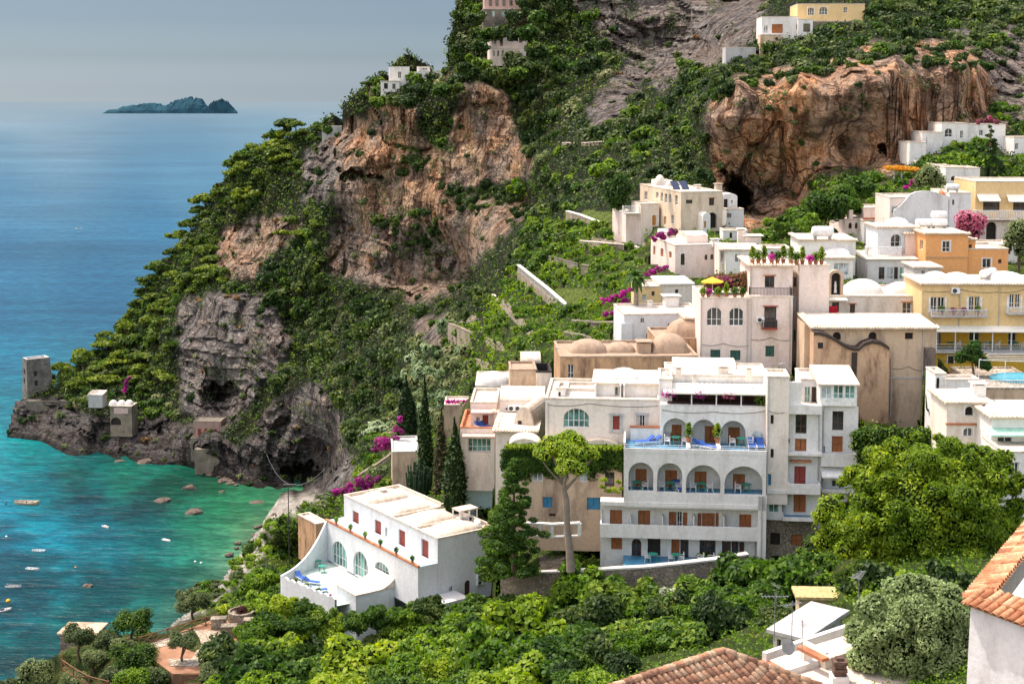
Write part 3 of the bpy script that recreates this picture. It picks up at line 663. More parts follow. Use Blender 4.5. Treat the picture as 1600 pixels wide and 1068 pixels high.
# furniture on the hotel terraces
LB='white plastic chair at a green table on the hotel '
def fz(hh,px,v,z): u=hh.fr(px,700,v)[0]; return hh.w(u,v,z)
for i,(x,txt) in enumerate(((995,'leftmost arch'),(1047,'second arch'),(1096,'third arch'),(1166,'fourth and widest arch'))):
    zf=a3['zf']; c=h.fr(x,762,1.1)[0]
    table(h.w(c,1.0,zf),'green round table under the '+txt+' of the lower arcade')
    chair(h.w(c-.7,1.0,zf),h.yaw+1.4,'white plastic chair on the left under the '+txt.replace('fourth and ','')+' of the lower arcade',group=None)
    if i<3: chair(h.w(c+.7,1.0,zf),h.yaw-1.4,'white plastic chair on the right under the '+txt+' of the lower arcade',group=None)
for x,txt in((1056,'leftmost'),(1158,'right')):
    c=h.fr(x,695,2.6)[0]; table(h.w(c,2.6,zf4+.02),'green round table at the %s arch of the upper hotel terrace'%txt)
    chair(h.w(c-.75,2.5,zf4+.02),h.yaw+1.5,'white plastic chair left of the table at the %s arch of the upper terrace'%txt,group=None)
    chair(h.w(c+.75,2.5,zf4+.02),h.yaw-1.5,'white plastic chair right of the table at the %s arch of the upper terrace'%txt,group=None)
for x,v,rz,t in((1006,2.6,-1.2,'left of the two on the sunlit corner of the upper terrace'),(1017,2.6,-1.2,'right of the two on the sunlit corner of the upper terrace'),(1098,1.6,1.2,'in the middle bay of the upper terrace'),(1108,1.1,1.1,'nearest the railing in the middle bay of the upper terrace'),(1175,2.0,0,'left of the pair below the small arched window'),(1188,2.0,0,'right of the pair below the small arched window')):
    lounger(h.w(h.fr(x,700,v)[0],v,zf4+.02),h.yaw+rz,'blue sun lounger '+t)
lounger(h.w(h.fr(1061,760,1.0)[0],1.0,a3['zf']),h.yaw+.3,'blue sun lounger under the second arch of the lower arcade')
pot(h.w(h.fr(1076,694,1.6)[0],1.9,zf4+.45),'tall yellow green shrub in a pot between first and second terrace arch',1,1.1,None)
pot(h.w(h.fr(1121,696,1.6)[0],1.9,zf4+.45),'tall yellow green shrub in a pot between second and third terrace arch',1,1.1,None)
# ground terrace
zg=h.fr(1050,880,0)[1]+.2; u0g=h.fr(974,880,0)[0]; u1g=h.fr(1165,880,0)[0]
m=M().mat(BLUEF); m.box(u0g,u1g,-1.4,1.28,zg-.3,zg); m.build('terrace_floor',h.root)
for i,(x,t) in enumerate(((1020,'by the arched door'),(1056,'before the third doorway'),)):
    c=h.fr(x,878,-.3)[0]; table(h.w(c,-.3,zg),'green round table on the ground terrace '+t)
for x,t in((1012,'left of the arched door table'),(1049,'left of the table by the third doorway'),(1064,'right of the table by the third doorway'),(1095,'before the fourth doorway'),(1111,'before the dark last doorway')):
    chair(h.w(h.fr(x,878,-.3)[0],-.3,zg),h.yaw+(1.5 if 'left' in t else -1.5),'white plastic chair on the ground terrace '+t,group=None)
# ================================================================= VILLA (lower left)
v=House('villa','white villa with red louvred doors, domed roof and tiled sea terrace at lower left','villa',684,943,144,35.5)
VM=WHITE2
t0=v.block(684,775,831,934,0,('px',537),VM,'flat',[('K',754,838,762,848),('g',757,878,762,889.6),('Da',726,906,735,933),('ga',702,915,708,924)],
  lwins=[('R',551,799,560.6,831),('R',585.6,813,595.5,845),('ga',601.6,823,605.5,838),('R',623,828,633,863),('R',658.5,843,669.5,879)],foot=4,par=.3)
Zr=t0['zr']; LD=t0['v1']
for f_,h_ in((.12,.9),(.36,.8),(.62,.7),(.86,.9)):
    m=M().mat(ROOFW); n=28; vv=[];ff=[]; cu=(t0['u0']+t0['u1'])/2; cv=LD*f_; ru=(t0['u1']-t0['u0'])/2-.6; rv=LD*.1
    for i in range(8):
        a=i/7*math.pi/2
        for k in range(n):
            t=2*math.pi*k/n; e=(1/max(abs(math.cos(t)),abs(math.sin(t))))**(.8*math.cos(a)); vv.append((cu+ru*math.cos(a)*e*math.cos(t)*.85,cv+rv*math.cos(a)*e*math.sin(t)*.9,Zr-.03+h_*math.sin(a)))
    for i in range(7):
        for k in range(n): ff.append((i*n+k,i*n+(k+1)%n,(i+1)*n+(k+1)%n,(i+1)*n+k))
    m.idx(vv,ff,True); m.build('dome',v.root)
m=M().mat(ROOFW); m.box(t0['u0']+.2,t0['u1']-.2,LD*.245-.1,LD*.245+.1,Zr,Zr+.25); m.box(t0['u0']+.2,t0['u1']-.2,LD*.49-.1,LD*.49+.1,Zr,Zr+.25); m.build('roof_rib',v.root)
# lower storey: projects 1.7 m with balcony on top
ou,zbal=v.fr(653,886,0)
m=M().mat(VM); 
def lfn(u): return lambda a,b_,c:(u+c,a,b_)
def lop(k,x0,y0,x1,y1,u,dd=None):
    p=v.sd(x0,(y0+y1)/2,u);q=v.sd(x1,(y0+y1)/2,u); return (k,min(p[0],q[0]),max(p[0],q[0]),v.sd((x0+x1)/2,y1,u)[1],v.sd((x0+x1)/2,y0,u)[1],dd)
zter=v.sd(543,893,ou)[1]
ops=[lop('ta',518,846,542,893,ou,.3),lop('ta',552,862,575,903,ou,.3),lop('ta',586,879,608,897,ou,.3)]
ops=[(o[0],o[1],o[2],max(o[3],zter+.05),o[4],o[5]) for o in ops]
v.wallface(m,lfn(ou),0,LD,t0['z0'],zbal,ops,.3)
m.face([(ou,0,t0['z0']),(0,0,t0['z0']),(0,0,zbal),(ou,0,zbal)]); m.face([(ou,LD,t0['z0']),(0,LD,t0['z0']),(0,LD,zbal),(ou,LD,zbal)]); m.build('lower_wall',v.root)
m=M().mat(simple('pale_blue_tile',(.42,.56,.62),.4,vs=1.2,var=.3)); m.box(ou+.15,-.01,.02,LD,zbal-.12,zbal+.0); m.build('balcony_floor',v.root)
m=M().mat(TERRA); m.box(ou-.06,ou+.22,-.05,LD,zbal-.05,zbal+.18); m.build('coping',v.root)
# sea terrace
uo,vL=v.top(440,900,zter+.9); un_,vN=v.top(523,936,zter+.75); ua_,va1=v.top(526,912,zter+1.3); print('VILLA',ou,zbal,zter,uo,vL,un_,vN,ua_,va1,LD)
def L2(a,b,t): return (a[0]+(b[0]-a[0])*t,a[1]+(b[1]-a[1])*t)
cA,cB=(uo,vL),(un_,vN)
m=M().mat(TEALC); m.idx([(ou-.01,LD-.4,zter),(cA[0]+.1,cA[1],zter),(cB[0]+.1,cB[1],zter),(ou-.01,vN-.5,zter)],[(0,1,2,3)]); m.build('terrace_floor',v.root)
m=M().mat(VM); n=40
for k in range(n):
    a=L2(cA,cB,k/n); b_=L2(cA,cB,(k+1)/n); z1_=zter+.72+.24*abs(math.sin(k*math.pi/5)); z2_=zter+.72+.24*abs(math.sin((k+1)*math.pi/5)); th_=.25
    m.idx([(a[0],a[1],zter-2.6),(b_[0],b_[1],zter-2.6),(b_[0],b_[1],z2_),(a[0],a[1],z1_),(a[0]+th_,a[1],zter-2.6),(b_[0]+th_,b_[1],zter-2.6),(b_[0]+th_,b_[1],z2_),(a[0]+th_,a[1],z1_)],[(0,1,2,3),(4,7,6,5),(3,2,6,7)])
m.build('scalloped_parapet',v.root)
m=M().mat(VM); nn=16; ve=max(vL,LD-1)
for k in range(nn):
    p0=L2(cA,(ou,LD-.4),k/nn); p1=L2(cA,(ou,LD-.4),(k+1)/nn); q=(k/nn)**2.6; q2=((k+1)/nn)**2.6; za=zter+.95+(zbal-zter-.85)*q; zb_=zter+.95+(zbal-zter-.85)*q2
    m.idx([(p0[0],p0[1],zter-3),(p1[0],p1[1],zter-3),(p1[0],p1[1],zb_),(p0[0],p0[1],za),(p0[0],p0[1]+.3,zter-3),(p1[0],p1[1]+.3,zter-3),(p1[0],p1[1]+.3,zb_),(p0[0],p0[1]+.3,za)],[(0,1,2,3),(4,7,6,5),(3,2,6,7),(0,3,7,4),(1,5,6,2)])
m.build('end_wall',v.root)
zan=zter+1.3; m=M().mat(VM); v0_=v.top(560,929,zter+1.3)[1]; print('V2',v0_,va1,vN)
m.box(ua_,ou-.01,v0_+.1,va1,zter-4,zan); m.build('annex_wall',v.root)
m=M().mat(VM); m.box(ou+.3,2.2,-2.6,-.01,t0['z0'],zter+1.3); m.build('porch',v.root)
m=M().mat(ROOFW); n=14; W_=ou-ua_
poly=[(ua_-.1+(W_+.1)*q/n,zan+.02+(.9*max(0,(q/n-.6)/.4)**2)) for q in range(n+1)]+[(ou-.02,zan-.1),(ua_-.1,zan-.1)]
m.prism(poly,v0_,va1+.15); m.build('annex_roof',v.root)
for (x,y,i) in((470,905,0),(487,912,1),(498,925,2)):
    u_,v_=v.top(x,y,zter); lounger(v.w(min(ou-1,max(uo+1.0,u_)),v_,zter),v.yaw+.6*i,'blue sun lounger on the villa sea terrace, '+['farthest','middle','nearest'][i]+' of three',None)
for (x,y,i) in((497,885,0),(503,893,1)):
    u_,v_=v.top(x,y,zter); table(v.w(min(ou-1.5,max(uo+1.5,u_)),v_,zter),'round green table on the villa sea terrace, '+['near the end wall','towards the arches'][i])
for i in range(6):
    pot(v.w(ou+.08,1.2+i*(LD-2)/5.5,zbal+.18),'terracotta pot on the balcony edge of the villa',0,.7,'terracotta pots on the villa balcony edge')
for i in range(4):
    pot(v.w(L2(cA,cB,.15+.22*i)[0]+.7,L2(cA,cB,.15+.22*i)[1],zter),'terracotta pot inside the scalloped parapet of the villa',2 if i==3 else 0,.8,'terracotta pots along the scalloped terrace parapet')
acunit(v.w(v.fr(748,903,0)[0],-.2,v.fr(748,903,0)[1]),v.yaw,'upper air conditioner on the right wall of the villa',None,.9); acunit(v.w(v.fr(748,903,0)[0],-.2,v.fr(748,912,0)[1]),v.yaw,'lower air conditioner on the right wall of the villa',None,.9)
v.chimney(599,778,Zr,.6,.9)
q=tag(empty('rooftop_plant_frame',v.w(t0['u1']-1.6,3.6,Zr+.1),v.yaw),'white rooftop frame sheltering air conditioning units on the villa','frame')
m=M().mat(ROOFW); m.box(-1.2,1.2,-.8,.8,1.5,1.65); m.build('canopy',q); m=M().mat(RAILW)
for a in(-1.1,0,1.1):
    for b_ in(-.7,.7): m.box(a-.05,a+.05,b_-.05,b_+.05,-.1,1.5)
m.build('posts',q)
acunit(v.w(t0['u1']-2.1,3.4,Zr+.2),v.yaw,'left air conditioner under the villa roof frame',None,1); acunit(v.w(t0['u1']-1.1,3.4,Zr+.2),v.yaw,'right air conditioner under the villa roof frame',None,1)
tank(v.w(t0['u1']-1.5,1.2,Zr+.1),v.yaw+1.2,'white tank on the near right corner of the villa roof',None,.8)
# small brown lodge beyond the villa
x=House('garden_lodge','small brown stone lodge with flat white roof at the far end of the villa','house',494,856,172,35)
x.block(494,512,816,850,0,5,RUIN,'flat',[('Da',500,832,504,848)],foot=3)
FOOT.append((Matrix.Rotation(-hb.yaw,4,'Z')@Matrix.Translation(-hb.O),hb.fr(936,860,0)[0]-.5,hb.fr(1285,860,2)[0]+.3,-2.2,9,hb.w(0,0,hb.fr(1060,884,0)[1]).z))
# ================================================================= IVY HOUSE
x=House('ivy_house','ochre house cloaked in green ivy with blue shutters left of the hotel','house',790,800,122,-3)
iv=x.block(790,972,700,808,0,2.6,RUIN2,'none',[('B',848,776,863,793),('B',917,777,938,796),('c',832,735,848,752),('c',906,734,918,753),('n',945,737,960,760),('K',858,808-6,868,806)],foot=3)
m=M().mat(ROOFW)
n=12
for a,b_ in((.02,.30),(.31,.62),(.63,.98)):
    U0=iv['u0']+(iv['u1']-iv['u0'])*a;U1=iv['u0']+(iv['u1']-iv['u0'])*b_; w_=(U1-U0)/2
    m.prism([(U0+w_-w_*math.cos(math.pi*q/n),iv['z1']-.1+.9*math.sin(math.pi*q/n)) for q in range(n+1)],.1,2.6)
m.build('roof',x.root)
U0,U1,Z0,Z1=iv['u0'],iv['u1'],iv['z0']+3,iv['z1']; W=U1-U0; Hh=Z1-Z0
bl=[(U0+W*(k+.5)/22,-.15,Z1-.1,W/40,.35,.4) for k in range(22)]
for k in range(330):
    a=random.random(); z=random.uniform(.16,1.0)**.8; uu=U0+W*a; zz=Z0+Hh*z
    pxy=x.px(uu,0,zz)
    if z<.45 and random.random()<.5: continue
    if any(q[0]-5<pxy[0]<q[2]+5 and q[1]-5<pxy[1]<q[3]+5 for q in((848,776,863,793),(917,777,938,796),(832,735,848,752),(906,734,918,753),(940,735,968,772))): continue
    bl.append((uu,-.08,zz,.55,.22,.55))
leafobj('ivy',bl,24000,.15,LEAFM,x.root,seed=21,core=.5)
leafobj('ivy_fringe',[(U0+W*(k+.5)/30,-.2,Z1+.15,W/50,.4,.25) for k in range(30)],2200,.15,LEAFY,x.root,seed=22,core=.4)
# ================================================================= TOWER HOUSE
x=House('tower_house','tall pinkish white house with two arched windows and green shutters behind the hotel roof','house',1094,574,140,-2)
ta=x.block(1094,1171,465,574,0,9,PINKW,'flat',[('ga',1104,480,1128,509,.15),('ga',1139,480.5,1162,509,.15),('G',1110,546,1125.5,563),('G',1141,547,1157,563)],foot=2,par=.12)
tb=x.block(1171.3,1238,463,574,-.15,9.3,PINKW,'flat',[('nmr',1194,479,1213,512,.15),('G',1196,540,1210,557)],foot=2,par=.1)
tc=x.block(1171.6,1238.5,416,466,1.3,8,PINKW,'tile',[('nm',1195,431,1210,449,.15)],foot=.5,ctrl=False,rmat=ROOFW)
x.block(1249,1296,414,462,1.6,8,PINKW,'flat',[],foot=6,ctrl=False)
x.block(1238.6,1249,425,560,3.2,6,RUIN2,'flat',[('n',1240,433,1247.5,448),('c',1240,463,1248,484),('G',1240,515,1248,533)],foot=3)
x.balcony(1172,1238,450,464,1.3,1.2,'rail',PINKW); x.balcony(1191,1215,501,515,-.15,.6,'rail',REDW)
acunit(x.w(x.fr(1188,485,-.15)[0],-.35,x.fr(1188,503,-.15)[1]),x.yaw,'air conditioner on the tower house beside the red framed balcony',None,.9)
for px_,y0_,y1_,v_ in((1096,468,572,0),(1168,468,572,0),(1174,466,572,-.15),(1235,466,572,-.15),(1174,418,462,1.3)): x.pipe(px_,y0_,y1_,v_)
x.cable([(1097,538),(1130,536),(1169,540)]); x.cable([(1174,530),(1205,527),(1236,531)],-.15)
parasol(x.w(x.fr(1113,450,2.5)[0],2.5,ta['zr']),'yellow parasol open on the tower house terrace',YELC,1.15,1.9)
zr=ta['zr']
for i,px_ in enumerate((1098,1107,1122,1135,1148,1160)): pot(x.w(x.fr(px_,464,.6)[0],.5+.2*(i%2),zr),'potted plant on the terrace under the yellow parasol',[0,2,0,1,0,0][i],1,'potted plants on the tower house lower terrace')
q=tag(empty('pergola_vine',x.w(x.fr(1140,445,4)[0],4,zr)),'reddish flowering vine massed over a terrace beside the tower house','vine')
leafobj('foliage',[(0,0,1.2,2.6,1.3,.9),(-1.6,.3,.9,1.2,1,.8),(1.8,0,1.5,1.2,1.,.9)],1500,.2,leafmat('autumn_vine',(.05,.03,.02),(.22,.10,.06),(.32,.26,.05),.3),q,seed=31,core=.7)
leafobj('blossom',[(-1.0,-.9,1.4,1.2,.3,.5)],220,.16,FLOWP,q,seed=32,core=0)
zr=tc['z1']+.14
for i in range(12):
    pot(x.w(x.fr(1175+i*10,412,2.2)[0],1.9+.4*(i%3),zr if i<7 else zr-.1),'potted plant crowded on the roof garden of the tower house',[1,0,1,2,0,1][i%6],1.15,'potted plants on the tower house roof garden')
# ================================================================= OLD CHURCH HALL
x=House('church_hall','tall weathered brown church hall with long whitewashed tile roof','church',1271,650,133,-1)
c0=x.block(1271,1460,511,650,0,8,RUIN2,'none',[('Ka',1301,518.5,1314,531,.35),('Ka',1357,518.5,1370,530,.35),('K',1414,519.5,1427,530,.35)],foot=3,t=.35)
m=M().mat(ROOFW); u0,u1,z1=c0['u0']-.3,c0['u1']+.3,c0['z1']; zt=x.fr(1360,489,7)[1]
m.idx([(u0,-.45,z1),(u1,-.45,z1),(u1,7,zt),(u0,7,zt),(u0,-.45,z1-.15),(u1,-.45,z1-.15),(u1,7,zt-.2),(u0,7,zt-.2)],[(0,1,2,3),(4,5,1,0),(5,6,2,1),(4,0,3,7),(7,3,2,6),(4,7,6,5)])
m.mat(TILEW)
n=44
for k in range(n):
    a=u0+(u1-u0)*(k+.5)/n; m.tube([(a,-.6,z1-.02),(a,.2,z1+.16)],.13,6)
n=22
for k in range(n):
    y=-.4+7.2*k/n; z=z1+(zt-z1)*(k/n); m.tube([(u0-.15,y,z-.02),(u0+.5,y,z+.08)],.14,6)
m.build('roof',x.root)
poly=[(1271,655),(1271,521),(1280,521),(1291,524),(1303,530),(1314,537),(1325,543),(1333,545.5),(1341,546),(1350,538),(1362,534),(1375,536),(1385,541),(1389,545),(1389,655)]
pl=[x.fr(a,b_,-1.3) for a,b_ in poly]; pl=[(a,b_-(3 if k in(0,14) else 0)) for k,(a,b_) in enumerate(pl)]
m=M().mat(plaster('brick_orange_render',(.58,.38,.24),(.22,.13,.08),.95,scale=.8)); m.prism(pl,-1.3,-.01); m.build('vaulted_annex',x.root)
m=M().mat(simple('black_stain_moulding',(.06,.045,.04),.95)); top_=pl[1:14]
for (a,b_),(c,d) in zip(top_[:-1],top_[1:]): m.idx([(a,-1.5,b_-.12),(c,-1.5,d-.12),(c,-1.5,d+.18),(a,-1.5,b_+.18),(a,-.02,b_-.1),(c,-.02,d-.1),(c,-.02,d+.18),(a,-.02,b_+.18)],[(0,1,2,3),(3,2,6,7),(0,4,5,1)])
uu=x.fr(1334,600,-1.3)[0]; z9=x.fr(1334,550,-1.3)[1]; m.idx([(uu-.28,-1.36,z9),(uu+.28,-1.36,z9),(uu+.2,-1.36,z9-3.2),(uu-.2,-1.36,z9-3.2)],[(0,1,2,3)])
m.build('moulding',x.root)
x.lbox(1446,1461,545,655,-.9,.88,plaster('black_stained_stone',(.20,.16,.13),(.05,.04,.04),.9,scale=.9),'buttress')
x.lbox(1390,1445,589,591.5,-.06,.05,GREYP,'string_course'); x.lbox(1278,1286,535,544,-1.34,.03,DARK,'opening')
x.block(1256,1271,505,650,2.2,4,RUIN2,'none',[],foot=3,ctrl=False)
x.pipe(1443,515,640,0,.07); x.pipe(1393,560,648,0,.06); x.cable([(1391,575),(1420,572),(1444,578)])
# cream block behind the church hall
x=House('cream_house','low cream house with white domed roof and curtain terrace behind the church hall','house',1258,500,148,-1)
cb=x.block(1258,1440,462,505,0,9,CREAMW,'flat',[('n',1270,471,1282,487),('n',1300,472,1311,487),('nm',1328,475,1336,489),('gm',1410,472,1424,490)],foot=4,par=.15)
x.awning(1264,1325,465,470,0,.9,CANVAS,.1)
for px_,w_,h_ in((1348,62,1.5),(1408,50,1.2),(1292,30,.3)): x.dome(px_,456,cb['zr'],w_,h_,WHITE)
m=M().mat(REDC); m.obox(x.w(x.fr(1302,484,-.6)[0],-.6,x.fr(1302,484,-.6)[1]),(.45,0,0),(0,.1,.1),(0,-.05,.3)); tag(m.build('red_cloth'),'red cloth hanging over the terrace rail behind the church roof','cloth')
q=tag(empty('bell_niche',x.w(x.fr(1305,458,2)[0],2,cb['zr'])),'small arched brick niche on the cream house roof holding a figure','niche')
m=M().mat(RUIN2); m.box(-.8,-.5,-.3,.3,0,1.9); m.box(.5,.8,-.3,.3,0,1.9); n=8
for k in range(n):
    a=math.pi*k/n;b_=math.pi*(k+1)/n
    m.idx([(rr*math.cos(t),y,1.9+rr*math.sin(t)) for y in(-.3,.3) for t,rr in((a,.5),(b_,.5),(b_,.8),(a,.8))],[(0,1,2,3),(7,6,5,4),(3,2,6,7),(0,4,5,1)])
m.build('arch',q); m=M().mat(DARK); m.box(-.5,.5,.2,.28,0,2.3); m.build('back',q); m=M().mat(WHITE); m.lathe((0,0,.2),[(.18,0),(.12,.5),(.16,.8),(.1,1.0),(.09,1.2),(.01,1.25)],10); m.build('figure',q)
# ================================================================= YELLOW BUILDING
x=House('yellow_building','yellow apartment building with white balconies and a shaded terrace at right','apartment building',1440,592,144,-2)
ya=x.block(1440,1640,445,512,0,7.5,YELLOW,'tile',[('g',1454,464,1464,488),('g',1465,464,1476,488),('g',1514,463,1522,487),('g',1523,463,1531,487),('g',1577,459,1585,482),('g',1586,459,1594,482)],foot=.3,ctrl=True)
yb=x.block(1462,1640,513,551,2.6,9,DYELLOW,'none',[('g',1514,517,1531,541),('g',1575,517,1588,541),('g',1464,519,1470,541)],foot=.1,ctrl=False)
yc=x.block(1462,1640,551,594,0,12,DYELLOW,'none',[('nx',1481,556,1490,568),('K',1492,580,1498,592),('K',1504,585,1512,592)],foot=3)
x.lbox(1441,1462,512,594,0,8,YELLOW,'wall')
x.lbox(1462,1640,549,552,-.6,3.2,GREYP,'terrace_slab')
m=M().mat(FRAMEW); ua,ub=x.fr(1462,520,-.4)[0],x.fr(1640,520,-.4)[0]; zt=x.fr(1550,515,-.4)[1]; zs=x.fr(1550,551,-.4)[1]
for k in range(7): u=ua+.1+(ub-ua-.2)*k/6; m.box(u-.05,u+.05,-.5,-.4,zs,zt)
m.build('terrace_post',x.root); m=M().mat(CANVAS); m.idx([(ua,-.9,zt-.1),(ub,-.9,zt-.1),(ub,-.02,zt+.35),(ua,-.02,zt+.35),(ua,-.9,zt-.2),(ub,-.9,zt-.2),(ub,-.02,zt+.25),(ua,-.02,zt+.25)],[(0,1,2,3),(4,5,1,0),(7,6,5,4)]); m.build('canopy',x.root)
m=M().mat(RAILW)
for z in(.3,.6,.9): m.tube([(ua,-.55,zs+z),(ub,-.55,zs+z)],.02,4)
m.build('terrace_railing',x.root)
x.balcony(1456,1544,484,496,0,.9,'white',GREYP); x.balcony(1576,1625,480,492,0,.9,'white',GREYP)
for w0,w1 in((1451,1453.6),(1476.5,1479),(1510,1513.5),(1531.5,1534.5),(1573,1576.5),(1594.5,1597)):
    x.lbox(w0,w1,464,488,-.08,.07,FRAMEW,'shutter')
acunit(x.w(x.fr(1492,455,0)[0],-.2,x.fr(1492,458,0)[1]),x.yaw,'air conditioner above the long white balcony of the yellow building',None)
for px_,w_,h_ in((1462,42,.9),(1495,44,.8),(1570,60,.9)): x.dome(px_,436,ya['z1']+.1,w_,h_,WHITE)
tank(x.at(1540,436,ya['z1']+.14),.9,'white water tank on the yellow building roof, left of the pair',None); tank(x.at(1548,434,ya['z1']+.14),.9,'white water tank on the yellow building roof, right of the pair',None)
for i,(px_,c_) in enumerate(((1484,'dark wooden'),(1527,'blue'),(1545,'reddish'),(1585,'light blue'))):
    u=x.fr(px_,545,1.4)[0]; table(x.w(u,1.2,zs+.1),c_.replace('light blue','round')+' table on the shaded terrace of the yellow building'); chair(x.w(u+.75,1.2,zs+.1),-1.4,'white chair beside the %s table of the yellow building terrace'%['first','second','third','fourth'][i],group=None)
for i,px_ in enumerate((1472,1490,1506,1528)): pot(x.w(x.fr(px_,490,-.5)[0],-.45,x.fr(px_,493,-.5)[1]),'potted plant on the long white balcony of the yellow building',[0,2,2,0][i],.9,'potted plants on the long balcony')
x.pipe(1500,448,512,0,.05); x.pipe(1562,448,512,0,.05); x.cable([(1443,455),(1500,452),(1560,456),(1600,452)]); x.cable([(1464,560),(1510,566),(1540,562)])
# pergola, pool terrace below
q=tag(empty('pergola',P(1530,622,128)),'thin white pipe pergola over the terrace below the yellow building','pergola'); o_=q.location.copy(); m=M().mat(RAILW)
pts=[P(1530,562,128),P(1620,565,128),P(1545,553,136),P(1620,553,136)]
for a,b_ in((0,1),(2,3),(0,2)): m.tube([pts[a]-o_,pts[b_]-o_],.035,5)
for k in range(5): m.tube([(pts[0]+(pts[2]-pts[0])*k/4)-o_,(pts[1]+(pts[3]-pts[1])*k/4)-o_],.025,5)
m.build('rafters',q); m=M().mat(RAILW)
for px_ in(1530,1571,1610): a=P(px_,563,128); m.tube([a-o_,(a.x-o_.x,a.y-o_.y,-.3)],.04,5)
m.build('posts',q)
x=House('terrace_wall','buttressed cream retaining wall under the pool terrace at far right','wall',1535,640,124,-1)
tw=x.block(1535,1640,606,640,0,10,RUIN2,'flat',[],foot=5,par=.1,rmat=PATHM)
m=M().mat(WATERP); u=x.fr(1585,605,4)[0]; m.lathe((u+1,4.5,tw['zr']),[(2.6,.02),(2.6,.25),(2.4,.25),(2.4,.2)],24,1.2,.8,sm=False); m.build('pool',x.root)
x.balcony(1535,1640,594,607,.4,.35,'white',GREYP)
x=House('white_garden_wall','white walled house front beside the church buttress with a dark arch','house',1461,640,120,-1)
x.block(1461,1478,583,640,1.0,3,WHITE,'flat',[('Ka',1463,590,1468,617)],foot=3); x.block(1478,1530,592,612,.6,2,WHITE,'flat',[],foot=3,ctrl=False)
# ================================================================= RIGHT WHITE HOUSES
x=House('white_corner_house','white house with arched windows and tile edged roof just above the big pine','house',1479,690,112,-2)
w1=x.block(1479,1547,630,700,0,5,CREAMW,'tile',[('Kax',1508,635,1520.5,649,.25),('gax',1505,668,1520,682,.2)],foot=4)
x.lbox(1478,1547,661,664,-.12,.13,TERRA,'string_course'); x.chimney(1528,617,w1['z1']+.14,1.0,.9,WHITE); x.dome(1510,616,w1['z1']+.14,42,.6,WHITE)
acunit(x.w(x.fr(1540,658,0)[0],-.2,x.fr(1540,662,0)[1]),x.yaw,'upper air conditioner at the right corner of the white corner house',None); acunit(x.w(x.fr(1539,668,0)[0],-.2,x.fr(1539,673,0)[1]),x.yaw,'lower air conditioner at the right corner of the white corner house',None)
x=House('white_green_awning_house','white house with green striped awning at the right edge','house',1548,720,108,-2)
w2=x.block(1548,1640,653,760,0,6,WHITE,'tile',[('g',1558,682,1582,693,.15),('na',1586,722,1596,738),('K',1584,756,1640,758)],foot=6)
x.dome(1575,640,w2['z1']+.1,70,.7,WHITE); x.awning(1550,1640,668,682,0,1.2,simple('green_striped_canvas',(.35,.62,.50),.8),.12)
x.balcony(1566,1640,700,712,0,.7,'solid')
# ================================================================= ORANGE HOUSE
x=House('orange_house','bright orange house with white framed windows and tile edged roof','house',1446,428,166,-1)
o1=x.block(1446,1512.5,366,430,0,8,ORANGE,'tile',[('gx',1472.5,376.5,1484.5,393.5)],lwins=[('g',1437,375,1442,390)],foot=3)
x.block(1512.5,1575,388,430,.4,7,ORANGE,'flat',[('gx',1535,404,1548.5,418.5),('n',1559.5,405,1565,411.5)],foot=3); x.block(1512.5,1524,375,392,.6,4,ORANGE,'tile',[('n',1513.5,382,1518.5,393)],foot=.3,ctrl=False)
x.lbox(1446,1513,400.5,403,-.08,.1,plaster('orange_band',(.6,.33,.16)),'string_course')
for i,(px_,py_) in enumerate(((1443,352),(1467,352),(1467,340))): tank(x.at(px_,py_+5,o1['z1']+(.1 if i<2 else .9)),.1,'white water tank on the orange house roof, '+['left one','right one','topmost one'][i],None,1.15)
# loggia house
x=House('loggia_house','pale blue white house with balustraded loggia left of the orange house','house',1356,440,168,-1)
l1=x.block(1356,1432,404,440,0,6,WHITE,'shed',[('n',1373,417,1382,436,.1),('c',1385,417,1396,436,.1),('n',1397,417,1403,436,.1),('t',1405,417,1416,436,.1)],rx=.4,foot=3)
l2=x.block(1371,1434,356,402,3,6,WHITE2,'tile',[('ga',1357+35,366,1408,386,.6),('m',1,1,1,1)][:1],foot=.5,ctrl=True)
x.balcony(1356,1410,386,402,3,1.6,'bal',WHITE2); x.block(1415,1434,366,403,2.4,5,PINKW,'tile',[],foot=.3,ctrl=False); x.dome(1402,350,l2['z1']+.1,36,.9,WHITE)
x=House('small_dome_house','small white house with scalloped tile edge and pulled blind beside the loggia','house',1290,430,163,-2)
x.block(1290,1333,404,432,0,6,WHITE,'tile',[('c',1303,411,1326,431,.3)],foot=3); x.block(1252,1337,376,398,5,8,WHITE,'tile',[],foot=3,ctrl=True); x.dome(1305,396,x.fr(1311,404,0)[1]+.1,46,.8,WHITE)
tank(x.at(1285,374,x.fr(1295,376,5)[1]+.2),.1,'long white water tank on the low roof below the cliff',None,1.5)
# awning house far right
x=House('cream_awning_house','cream house with two white awnings and balustrade at the right edge','house',1524,375,192,-1)
x.block(1524,1660,283,346,0,10,YELLOW,'flat',[('n',1536,314,1562,330,.3),('n',1583,314,1610,330,.3)],foot=.3); x.block(1527,1660,345,378,-1.2,9,PINKW,'flat',[('Ka',1541,346.5,1557,375,.5)],foot=4)
x.awning(1531,1564,303,315,0,1.2,CANVAS,.15); x.awning(1577,1612,304,316,0,1.2,CANVAS,.15); x.balcony(1527,1620,329,344,0,2.0,'bal',PINKW)
